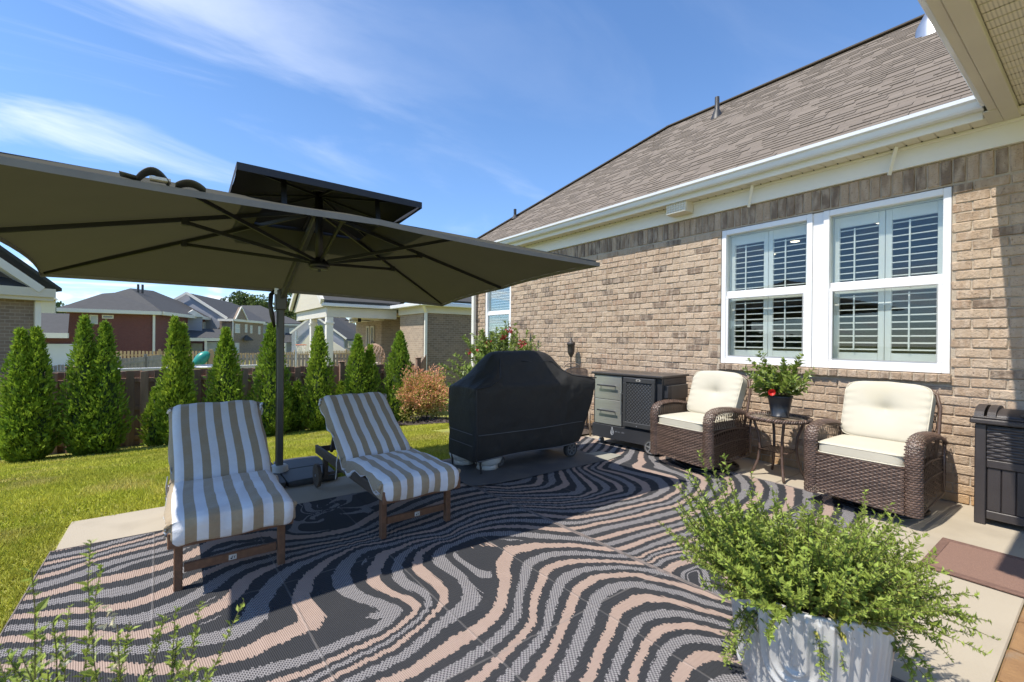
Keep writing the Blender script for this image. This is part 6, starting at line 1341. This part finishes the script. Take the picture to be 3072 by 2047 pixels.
def far_window(parent, a, c, z0, z1, out=0.06, fw_=0.09, pm=None):
    """window on the wall line a-c (plan points), frame with pane behind it"""
    A, C = Vector((a[0], a[1], 0)), Vector((c[0], c[1], 0)); d = (C-A).normalized(); L = (C-A).length; n = Vector((d.y, -d.x, 0))
    if n.dot(A) > 0: n = -n
    M = Matrix(((d.x, n.x, 0, A.x), (d.y, n.y, 0, A.y), (0, 0, 1, 0), (0, 0, 0, 1))); zm = (z0+z1)/2
    f = MB().box(0, L, 0.0, out, z1-fw_, z1, 0, M).box(0, L, 0.0, out, z0, z0+fw_, 0, M).box(0, fw_, 0.0, out, z0+fw_, z1-fw_, 0, M).box(L-fw_, L, 0.0, out, z0+fw_, z1-fw_, 0, M)
    if z1-z0 > 0.9: f.box(fw_, L-fw_, 0.0, out, zm-fw_/2, zm+fw_/2, 0, M)
    w = obj('window', f, bgw, parent); obj('pane', MB().box(fw_, L-fw_, 0.005, 0.02, z0+fw_, z1-fw_, 0, M), pm or pane_m, w); return w
def lerp2(a, b, t): return (a[0]+(b[0]-a[0])*t, a[1]+(b[1]-a[1])*t)
# --- red brick house
A, B, C = (-8.51, 58.71), (-1.95, 58.26), (4.56, 75.0)
h = thing('red_brick_house', (-2, 62, -1.7), 'red brick house with dark grey hip roof beyond the yard fences', 'house')
w = MB(); wallq(w, A, B, -1.8, 3.62); wallq(w, B, C, -1.8, 3.62); obj('wall', w, redb, h)
ev = 3.88
rf = MB(); ap, r1, r2_, re, C2 = (-4.33, 64.12, 6.56), (-5.55, 63.78, 5.98), (-6.43, 62.57, 5.72), (-1.11, 75.42, 6.46), (4.9, 75.8, ev)
rf.slab([(A[0]-0.5, A[1]-0.6, ev), (B[0]+0.5, B[1]-0.6, ev), ap, r1, r2_], (0, 0.05, -0.15)); obj('roof', rf, rgr2, h)
rf = MB().slab([(B[0]+0.52, B[1]-0.6, ev), (C[0]+0.5, C[1], ev), re, (-2.6, 70, 6.9), ap], (-0.02, 0.05, -0.15)); rfo = obj('roof', rf, rgry, h)
for x, y, z in ((-3.64, 63.6, 6.45), (-3.3, 64.2, 6.5)): obj('vent_pipe', MB().tube([(x, y, z-0.4), (x, y, z+0.55)], 0.11, 8), blk, rfo)
ea = MB().box(A[0]-0.5, B[0]+0.5, B[1]-0.75, B[1]+0.3, 3.52, 3.86); obj('eave', ea, bgw, h)
ea = MB().beam((B[0]+0.45, B[1]-0.5, 3.69), (C[0]+0.45, C[1], 3.69), 0.5, 0.34); obj('eave', ea, bgw, h)
obj('downspout', MB().box(B[0]-0.22, B[0]-0.02, B[1]-0.25, B[1]-0.05, -1.8, 3.5), bgw, h)
far_window(h, lerp2(A, B, 0.245), lerp2(A, B, 0.335), 2.45, 3.35, pm=blinds); far_window(h, lerp2(A, B, 0.38), lerp2(A, B, 0.51), 3.02, 3.38)
far_window(h, lerp2(B, C, 0.66), lerp2(B, C, 0.745), 1.4, 3.25, pm=blinds)
by = MB(); bb, be = lerp2(B, C, 0.36), lerp2(B, C, 0.50); by.box(0.35, 2.2, 65.3, 67.5, 1.05, 3.75); bay = obj('bay', by, sidg, h)
obj('bay_roof', MB().slab([(0.1, 65.0, 3.7), (2.45, 65.0, 3.7), (1.27, 65.0, 4.5)], (0, 3.0, 0.2)), bgw, bay)
pr_ = MB().slab([(-0.2, 60.2, 1.25), (4.6, 62.4, 1.25), (4.6, 67.5, 2.35), (1.2, 66.6, 2.35)], (0, 0, -0.1)); po = obj('porch_roof', pr_, rgr2, h)
obj('porch_beam', MB().beam((-0.2, 60.2, 1.05), (4.6, 62.4, 1.05), 0.25, 0.35), bgw, po)
for x, y in ((0.0, 60.4), (2.4, 61.5)): obj('porch_column', MB().box(x-0.12, x+0.12, y-0.12, y+0.12, -1.8, 0.9), bgw, po)
obj('door', MB().box(1.15, 2.25, 66.0, 66.1, -1.6, 0.55), blinds, h); far_window(h, (2.6, 66.3), (3.9, 67.0), -0.9, 0.7, pm=blinds)
# low wing with pale garage wall
g2 = thing('garage_wing', (-9, 54.5, -1.7), 'low garage wing with light grey roof and white wall left of the red house', 'garage')
obj('roof', MB().slab([(-10.9, 52.9, 1.50), (-7.45, 52.0, 1.50), (-8.0, 56.5, 3.32), (-11.3, 57.4, 3.32)], (0, 0, -0.12)), rgr2, g2)
obj('eave', MB().beam((-10.9, 52.85, 1.33), (-7.42, 51.95, 1.33), 0.2, 0.42), bgw, g2)
w = MB(); wallq(w, (-11.2, 54.2), (-7.3, 53.2), 0.55, 1.25); obj('wall', w, redb, g2)
w = MB(); wallq(w, (-11.4, 54.0), (-6.2, 52.7), -2.2, 0.62); obj('white_wall', w, mat('white_siding', (0.62, 0.62, 0.63), (0.58, 0.58, 0.59), 2, 0.7), g2)
# --- grey gabled house right of it
h = thing('grey_gabled_house', (5, 72, -1.7), 'brown brick house with grey gable and dark roof right of the red house', 'house')
pk, kl, kr, rg = Vector((0.72, 71.59, 6.91)), Vector((-0.9, 72.6, 5.8)), Vector((4.8, 68.6, 3.75)), Vector((6.2, 85.3, 7.1))
obj('gable', MB().slab([tuple(pk), tuple(kr), (4.0, 69.2, 2.4), (-2.0, 73.4, 2.4), tuple(kl)], (0.15, 0.25, 0)), sidg, h)
obj('roof', MB().slab([tuple(pk+Vector((0, -0.3, 0.1))), tuple(kr+Vector((0.2, -0.3, 0))), (10.6, 75.2, 3.6), (8.4, 88.7, 6.6), tuple(rg)], (0, 0, -0.15)), rgry, h)
rk = MB().beam(pk+Vector((0, -0.4, 0.05)), kr+Vector((0.1, -0.4, 0.0)), 0.12, 0.3).beam(pk+Vector((0, -0.4, 0.05)), kl+Vector((0, -0.4, 0)), 0.12, 0.3); obj('rake_board', rk, bgw, h)
b0, b1, b2 = (4.16, 69.04), (5.54, 68.02), (9.88, 74.76)
w = MB(); wallq(w, b0, b1, -1.8, 3.45); wallq(w, b1, b2, -1.8, 3.45); obj('wall', w, brnb, h)
obj('eave', MB().beam((4.0, 68.8, 3.55), (5.6, 67.7, 3.55), 0.3, 0.3).beam((5.6, 67.75, 3.55), (10.0, 74.5, 3.5), 0.3, 0.3), bgw, h)
obj('downspout', MB().box(5.45, 5.60, 67.75, 67.9, -1.8, 3.4), bgw, h)
obj('small_gable', MB().slab([(5.87, 67.9, 3.7), (7.3, 70.0, 3.7), (6.55, 69.0, 5.3)], (-0.3, 0.4, 0)), brnb, h)
obj('small_gable_trim', MB().beam((5.8, 67.75, 3.65), (6.55, 68.85, 5.35), 0.1, 0.15).beam((7.4, 70.0, 3.65), (6.55, 68.85, 5.35), 0.1, 0.15), bgw, h)
for t0, t1, z0, z1 in ((0.05, 0.20, 1.9, 3.1), (0.36, 0.43, 2.0, 3.1), (0.53, 0.60, 1.9, 3.0), (0.81, 0.88, 1.8, 2.95), (0.05, 0.18, -0.8, 0.6)): far_window(h, lerp2(b1, b2, t0), lerp2(b1, b2, t1), z0, z1, pm=blinds)
obj('porch_roof', MB().slab([(6.9, 69.2, 0.9), (8.2, 71.2, 0.9), (7.3, 71.0, 1.7)], (0, 0, 0.12)), rgry, h)
# --- grey row house further right
h = thing('grey_row_house', (13, 88, -1.7), 'distant grey house with long grey roof above the umbrella pole side of the fence', 'house')
obj('roof', MB().slab([(9.0, 96, 7.2), (12.2, 96.5, 7.4), (15.2, 92, 5.6), (17.8, 86.5, 3.9), (10.6, 86.0, 3.8)], (0, 0.1, -0.15)), rgr2, h)
w = MB(); wallq(w, (10.9, 86.3), (17.6, 86.7), -1.8, 3.7); obj('wall', w, sidg, h)
obj('eave', MB().box(10.5, 17.8, 85.8, 86.2, 3.5, 3.75), bgw, h)
for x in (12.0, 13.6, 15.4): far_window(h, (x, 86.25), (x+0.8, 86.28), 1.2, 3.0, pm=blinds)
obj('porch_roof', MB().slab([(14.2, 84.0, 0.6), (18.2, 83.4, 0.6), (17.4, 86.2, 2.2), (14.8, 86.2, 2.2)], (0, 0, -0.1)), rgr2, h)
for x in (14.4, 17.9): obj('porch_column', MB().box(x-0.12, x+0.12, 83.7, 83.95, -1.9, 0.5), bgw, h)
# --- siding gable house
h = thing('siding_house', (12.2, 50, -1.7), 'grey and cream siding house with white trimmed gable seen past the porch column', 'house')
pk = Vector((11.44, 51.23, 3.73)); l_ = Vector((9.6, 52.4, 1.9)); r__ = Vector((14.1, 49.3, 1.25))
obj('gable', MB().slab([tuple(pk), tuple(r__), (14.1, 49.3, -1.8), (9.6, 52.4, -1.8), tuple(l_)], (0.2, 0.3, 0)), sidg, h)
obj('roof', MB().slab([tuple(pk+Vector((0.02, -0.2, 0.1))), tuple(r__+Vector((0.25, -0.2, 0))), (17.6, 53.5, 1.35), (15.4, 57, 3.9)], (0, 0, -0.1)), rgry, h)
obj('rake_board', MB().beam(pk+Vector((0, -0.3, 0.05)), r__+Vector((0.2, -0.3, 0)), 0.08, 0.18).beam(pk+Vector((0, -0.3, 0.05)), l_+Vector((-0.2, -0.2, -0.1)), 0.08, 0.18), bgw, h)
obj('front_gable', MB().slab([(9.9, 51.2, 0.2), (11.3, 50.2, 2.25), (14.2, 48.3, 0.0), (14.2, 48.3, -1.8), (9.9, 51.2, -1.8)], (0.1, 0.2, 0)), sidc, h)
obj('porch_wall', MB().slab([(12.2, 48.9, -1.8), (14.9, 47.4, -1.8), (14.9, 47.4, -0.3), (12.2, 48.9, -0.3)], (0.1, 0.2, 0)), redb, h)
far_window(h, (12.6, 48.65), (13.1, 48.37), -1.1, -0.2)
# dark house whose roof shows through the porch
h = thing('blue_grey_house', (17.5, 58, -1.7), 'blue grey house with dark roof showing through the neighbour porch', 'house')
obj('roof', MB().slab([(13.6, 57.5, 2.2), (19.5, 54.5, 1.2), (17.4, 60, 4.0), (14.6, 61, 4.1)], (0, 0, -0.12)), rgry, h)
w = MB(); wallq(w, (14.0, 57.6), (19.3, 55.0), -1.8, 1.2); obj('wall', w, sidg, h)
far_window(h, (16.6, 56.25), (17.4, 55.85), 0.2, 1.0, pm=blinds)
# tan roofed house far left
h = thing('tan_roofed_house', (-15, 92, -1.7), 'distant house with tan roof just above the garage wing', 'house')
obj('roof', MB().slab([(-22, 88, 6.2), (-13.6, 86, 6.2), (-14.8, 92, 9.0), (-22, 93, 9.0)], (0, 0, -0.2)), rtan, h)
w = MB(); wallq(w, (-22, 88.5), (-13.7, 86.5), -1.8, 6.2); obj('wall', w, sidc, h)
obj('dormer', MB().slab([(-16.4, 86.4, 6.2), (-13.4, 85.6, 6.2), (-14.9, 86, 7.9)], (0, 1.5, 0)), sidc, h)
# --- near left brick house
h = thing('left_brick_house', (-3.6, 15, -1.2), 'brown brick neighbour house with cream gable at the far left', 'house')
HM = Matrix.Translation((-2.72, 15.15, 0)) @ Matrix.Rotation(R_(24), 4, 'Z')
q = lambda x, y, z: tuple(HM @ Vector((x, y, z)))
obj('wall', MB().box(-5, 0, 0, 6, -1.3, 2.12, 0, HM), brnb, h)
obj('eave', MB().box(-5.2, 0.24, -0.26, 0.0, 2.12, 2.27, 0, HM).box(-5.2, 0.26, -0.32, -0.26, 2.20, 2.40, 0, HM), cream2, h)
obj('pent_roof', MB().slab([q(-5.2, -0.3, 2.38), q(0.1, -0.3, 2.38), q(-0.5, 0.1, 2.62), q(-5.2, 0.1, 2.62)], (0, 0, -0.03)), rgry, h)
obj('gable_wall', MB().slab([q(-5, 0.02, 2.2), q(-0.2, 0.02, 2.2), q(-2.8, 0.02, 4.5), q(-5, 0.02, 4.5)], tuple(HM.to_3x3() @ Vector((0, 0.2, 0)))), sidc, h)
obj('rake_board', MB().beam(q(0.02, -0.16, 2.36), q(-3.0, -0.16, 4.85), 0.36, 0.16), bgw, h)
obj('roof', MB().slab([q(0.36, -0.34, 2.36), q(0.36, 6, 2.36), q(-3.0, 6, 5.2), q(-3.0, -0.34, 5.2)], (0, 0, 0.07)), rgry, h)
obj('downspout', MB().box(-0.03, 0.07, -0.1, -0.005, -1.2, 2.1, 0, HM), white, h)
# --- right neighbour with covered porch
h = thing('porch_house', (7.5, 17, -1.1), 'tan brick neighbour house with white columned porch behind the fence corner', 'house')
w = MB(); wallq(w, (7.2, 15.0), (16, 15.0), -1.3, 2.30); obj('wall', w, brnb, h)
for a_ in ((7.199, 7.45, 15.26, 17.4, -1.3, 2.30), (7.2, 9.5, 19.5, 19.75, -1.3, 2.3), (7.3, 7.5, 19.76, 23.4, -1.3, 2.25)): obj('porch_wall', MB().box(*a_), tanb, h)
obj('frieze', MB().box(7.14, 16, 14.93, 14.995, 2.26, 2.52).box(7.12, 7.195, 14.996, 17.4, 2.26, 2.52).box(7.0, 7.29, 19.4, 23.6, 2.12, 2.35), bgw, h)
obj('gutter', MB().box(6.85, 16, 14.60, 14.75, 2.50, 2.64, 0.02).box(6.80, 6.95, 14.76, 17.5, 2.50, 2.64, 0.02).box(4.22, 6.95, 17.52, 17.66, 2.50, 2.64, 0.02), galu, h)
obj('soffit', MB().box(6.9, 16, 14.75, 15.2, 2.50, 2.54).box(6.951, 7.3, 15.21, 17.45, 2.502, 2.538), cream2, h)
obj('roof', MB().slab([(6.8, 14.6, 2.65), (16, 14.6, 2.65), (16, 19, 5.4), (9.6, 19, 5.4)], (0, 0, 0.08)).slab([(4.2, 17.5, 2.65), (7.2, 17.5, 2.65), (9.6, 20.5, 4.6), (4.2, 20.5, 4.6)], (0, 0, 0.08)).slab([(4.2, 20.5, 4.6), (9.6, 20.5, 4.6), (9.6, 23.5, 2.65), (4.2, 23.5, 2.65)], (0, 0, 0.08)), rgr2, h)
obj('porch_gable', MB().slab([(4.34, 17.8, 2.5), (4.34, 23.3, 2.5), (4.34, 20.5, 4.45)], (0.15, 0, 0)), sidc, h)
obj('gable_trim', MB().beam((4.22, 17.5, 2.66), (4.22, 20.5, 4.62), 0.12, 0.22).beam((4.22, 23.4, 2.66), (4.22, 20.5, 4.62), 0.12, 0.22), bgw, h)
obj('porch_beam', MB().box(4.45, 7.2, 17.78, 18.02, 2.12, 2.49).box(4.45, 4.69, 18.03, 23.2, 2.12, 2.49), bgw, h)
obj('porch_ceiling', MB().box(4.7, 9.4, 18.03, 23.2, 2.36, 2.40), mat('pine_ceiling', (0.52, 0.33, 0.17), (0.45, 0.28, 0.14), 4, 0.5), h)
for y in (17.9, 20.4): obj('porch_column', MB().box(4.45, 4.70, y-0.12, y+0.12, -1.2, 2.11, 0.01).box(4.42, 4.73, y-0.15, y+0.15, 1.86, 1.93), white, h)
obj('porch_floor', MB().box(4.3, 9.5, 17.6, 23.5, -1.3, -0.95), cm, h)
obj('downspout', MB().box(7.10, 7.19, 14.88, 14.96, -1.2, 2.3).beam((7.145, 14.92, 2.28), (6.95, 14.7, 2.52), 0.08, 0.07), white, h)
far_window(h, (7.28, 20.6), (7.28, 21.0), -0.4, 1.9, out=0.06, fw_=0.07); far_window(h, (7.28, 21.2), (7.28, 21.6), -0.4, 1.9, out=0.06, fw_=0.07)
fan = MB()
for k in range(5): a = k*1.257; fan.beam((6.2, 19.4, 2.10), (6.2+0.6*math.cos(a), 19.4+0.6*math.sin(a), 2.08), 0.14, 0.02)
fan.tube([(6.2, 19.4, 2.02), (6.2, 19.4, 2.36)], 0.07, 10); obj('ceiling_fan', fan, blk, h)
# egg chair on that porch
eg = thing('egg_chair', (5.95, 16.9, -0.98), 'round rattan egg chair in front of the neighbour porch', 'chair')
ec = MB(); E = lambda th, ph: (5.95+0.42*math.sin(ph)*math.cos(th), 16.9+0.36*math.sin(ph)*math.sin(th), 0.62+0.5*math.cos(ph))
for k in range(16):
    for s in (1, -1): ec.tube([E(k*math.pi/8+s*p*0.9, p) for p in np.linspace(0.15, 2.9, 16)], 0.011, 4, cap=False)
obj('lattice_shell', ec, mat('rattan_pink', (0.50, 0.34, 0.24), (0.42, 0.28, 0.2), 9, 0.7), eg)
obj('stand', MB().tube([(5.95, 16.9, -0.98), (5.95, 17.25, 0.3), (5.95, 17.1, 1.25), (5.95, 16.9, 1.15)], 0.03, 6), blk, eg); obj('seat_pad', MB().superq((5.95, 16.9, 0.32), 0.6, 0.5, 0.2, 0.6, 0.8, 16, 8), cush, eg, True)
# --- yard fences beyond
pick_tan = mat('new_picket', (0.52, 0.36, 0.19), (0.44, 0.30, 0.16), 3, 0.8); pick_gry = mat('old_picket', (0.30, 0.28, 0.25), (0.22, 0.205, 0.185), 3, 0.85); pick_wht = mat('white_picket', (0.66, 0.67, 0.68), (0.6, 0.61, 0.62), 3, 0.7)
def picket(name, a, b, ztop, zbot, m, label, pitch=0.16, wd=0.10):
    f = thing(name, (a[0], a[1], zbot), label, 'fence'); A_, B_ = Vector((*a, 0)), Vector((*b, 0)); d = B_-A_; L = d.length; d.normalize(); p_ = MB(); n = int(L/pitch)
    for i in range(n):
        c = A_+d*(i+0.5)*pitch; p_.beam((c.x, c.y, zbot), (c.x, c.y, ztop+random.uniform(-.02, .02)), 0.02, wd, upv=d)
    o = obj('pickets', p_, m, f); o['kind'] = 'stuff'
    for z in (zbot+0.25, ztop-0.22): obj('rail', MB().beam((a[0], a[1]+0.04, z), (b[0], b[1]+0.04, z), 0.04, 0.09), m, f)
    for i in range(0, n, 15):
        c = A_+d*i*pitch; obj('post', MB().box(c.x-0.06, c.x+0.06, c.y-0.03, c.y+0.10, zbot-0.1, ztop+0.10), m, f)
picket('picket_fence', (-3.2, 31.9), (2.2, 30.6), 0.52, -1.45, pick_tan, 'new tan picket fence in front of the red brick house')
picket('picket_fence', (2.2, 30.6), (13.0, 37.2), 0.38, -1.5, pick_tan, 'tan picket fence running right behind the middle cypresses towards the porch')
picket('picket_fence', (-3.3, 17.9), (-0.7, 29.0), 0.40, -1.2, pick_gry, 'weathered grey picket fence receding between the second and third cypress', 0.2, 0.12)
picket('picket_fence', (1.6, 25.0), (8.4, 23.2), 0.50, -0.65, pick_gry, 'grey picket fence behind the umbrella pole')
wl_ = tag(obj('white_retaining_wall', MB().beam((-1.9, 18.0, -0.35), (3.6, 20.6, -0.45), 0.15, 1.25).beam((-1.9, 18.0, 0.30), (3.6, 20.6, 0.20), 0.2, 0.05), mat('wall_pale', (0.60, 0.60, 0.60), (0.56, 0.56, 0.57), 3, 0.7)), 'low pale wall just beyond the brown fence', 'wall')
# trampoline with teal slide, basketball hoop
tr = thing('trampoline', (1.0, 19.2, -1.1), 'low blue edged trampoline behind the fence left of the umbrella pole', 'trampoline')
tx, ty_ = 0.95, 19.1
obj('frame', MB().tube([(tx+0.65*math.cos(a), ty_+0.65*math.sin(a), 0.28) for a in np.linspace(0, 6.283, 25)[:-1]], 0.035, 6, closed=True), alu, tr); obj('mat', MB().lathe([(0, 0.27), (0.62, 0.27)], (tx, ty_, 0), 24), bsm, tr)
for a in (0.3, 1.9, 3.4, 5.0): obj('leg', MB().tube([(tx+0.62*math.cos(a), ty_+0.62*math.sin(a), 0.27), (tx+0.62*math.cos(a), ty_+0.62*math.sin(a), -1.1)], 0.03, 6), alu, tr)
tl2 = thing('play_slide', (0.66, 21.5, -1.1), 'teal plastic play slide showing above the trampoline', 'slide')
obj('hood', MB().superq((0.70, 21.5, 0.44), 0.50, 0.45, 0.62, 0.9, 0.9, 20, 12, lambda x, y, z: (x+0.45*z, y, z)), mat('teal_plastic', (0.02, 0.24, 0.19), (0.025, 0.28, 0.22), 4, 0.35), tl2, True)
obj('post', MB().box(0.95, 1.08, 21.45, 21.58, -1.2, 0.80), pick_tan, tl2); obj('post', MB().box(1.15, 1.28, 21.45, 21.58, -1.2, 0.72), redb, tl2); obj('deck', MB().box(0.9, 1.5, 21.3, 21.9, 0.02, 0.10), pick_tan, tl2)
hp2 = thing('basketball_hoop', (4.1, 20.6, -1.2), 'basketball hoop with white net and orange rim beyond the fence', 'hoop')
obj('rim', MB().tube([(4.12+0.2*math.cos(a), 20.5+0.2*math.sin(a), 1.02) for a in np.linspace(0, 6.283, 21)[:-1]], 0.016, 5, closed=True), mat('rim_orange', (0.55, 0.13, 0.06), (0.5, 0.12, 0.05), 4, 0.5), hp2)
nt_ = MB()
for k in range(10):
    for s in (1, -1): nt_.tube([(4.12+(0.2-0.07*v)*math.cos(k*0.628+s*v*0.7), 20.5+(0.2-0.07*v)*math.sin(k*0.628+s*v*0.7), 1.01-0.34*v) for v in np.linspace(0, 1, 5)], 0.008, 4, cap=False)
obj('net', nt_, white, hp2); obj('pole', MB().tube([(4.02, 20.95, -1.2), (4.02, 20.95, 1.6)], 0.045, 8), alu, hp2); obj('backboard', MB().box(3.72, 4.32, 20.72, 20.74, 0.98, 1.42), GLASS, hp2); obj('arm', MB().beam((4.02, 20.95, 1.2), (4.06, 20.74, 1.2), 0.05, 0.05), alu, hp2)
# ---------------------------------------------------------------- far trees
ftm = [mat('far_leaf_%d' % k, c1, c2, 0.3, 0.8, tone=0.5, translucent=0.15) for k, (c1, c2) in enumerate((((0.050, 0.085, 0.022), (0.08, 0.12, 0.03)), ((0.07, 0.105, 0.026), (0.11, 0.145, 0.036)), ((0.10, 0.125, 0.03), (0.13, 0.15, 0.04))))]
def far_tree(x, y, zb, ztop, R, mi, label, seed):
    rr = np.random.default_rng(seed); t = thing('far_tree', (x, y, zb), label, 'tree', 'trees on the skyline'); H = ztop-zb
    obj('trunk', MB().tube([(0, 0, 0), (0.1, 0, H*0.4), (0, 0.1, H*0.75)], [R*0.09, R*0.07, R*0.03], 7), bark, t, world=False)
    parts = []
    for c in range(13):
        u = rr.normal(size=3); u /= np.linalg.norm(u); c0 = u*np.array([R*0.62, R*0.62, H*0.26])+np.array([0, 0, H*0.66]); k = 150; s = rr.normal(size=(k, 3)); s /= np.linalg.norm(s, axis=1, keepdims=True)
        P = c0+s*(rr.uniform(0.7, 1.05, k)*R*0.42)[:, None]*np.array([1, 1, 0.8]); parts.append(leaves(P, s+rr.normal(0, 0.6, (k, 3)), R*0.17*rr.uniform(0.6, 1.2, k), R*0.12, tone=np.clip(0.45+0.35*s[:, 2]+rr.normal(0, 0.15, k), 0, 1)))
    V, F, T = join(parts); link('crown', np_mesh('crown', V, F, ftm[mi], T), None, t, world=False)
    return t
FT = [(-36, 200, 9.5, 5, 0), (-31, 198, 11.6, 5.5, 0), (-26, 200, 10.5, 4.5, 0), (15.5, 172, 13.2, 4.5, 0), (19.0, 170, 13.0, 5.0, 1), (22.5, 171, 11.6, 4.0, 0), (19.6, 120, 8.2, 3.2, 2), (22.6, 118, 10.0, 3.6, 1), (25.5, 119, 9.2, 3.6, 0), (28.5, 121, 8.3, 3.6, 1), (23.6, 112, 6.0, 2.8, 2), (26.0, 132, 9.6, 4.0, 0), (31.5, 126, 8.4, 4.0, 0)]
lt_ = ['dark tree at the far left skyline beside the brick house corner', 'tallest dark tree above the tan roof', 'dark tree next to the red house roof edge', 'dark tree above the grey gabled house', 'pale green tree left of the umbrella pole top', 'dark tree close to the umbrella pole on its left', 'yellowish tree low just right of the umbrella pole', 'tall bright tree right of the umbrella pole', 'dark rounded tree above the siding house', 'light tree by the neighbour porch gable', 'low olive tree over the siding house roof', 'dark tree behind the tall bright tree', 'dark tree hidden partly by the porch gable']
for i, (x, y, zt_, R, mi) in enumerate(FT): far_tree(x, y, -2.0, zt_*(1.22 if i > 2 else 1.0), R*1.15, mi, lt_[i], 40+i)
# a belt of woods along the horizon
P, n = [], 9000; th = rng.uniform(-1.2, 1.6, n); dd = rng.uniform(240, 330, n); hz_ = 5.5+2.0*np.sin(th*23)+1.5*np.sin(th*51+1)
P = np.stack([dd*np.sin(th), dd*np.cos(th), -2+rng.random(n)*(hz_+2)], 1); V, F, T = leaves(P, rng.normal(size=(n, 3))+np.array([0, 0, 0.5]), rng.uniform(3, 5.5, n), rng.uniform(2.5, 4, n))
tag(link('far_woods', np_mesh('far_woods', V, F, ftm[0], T)), 'distant belt of green woods along the horizon', 'woods', kind='stuff')
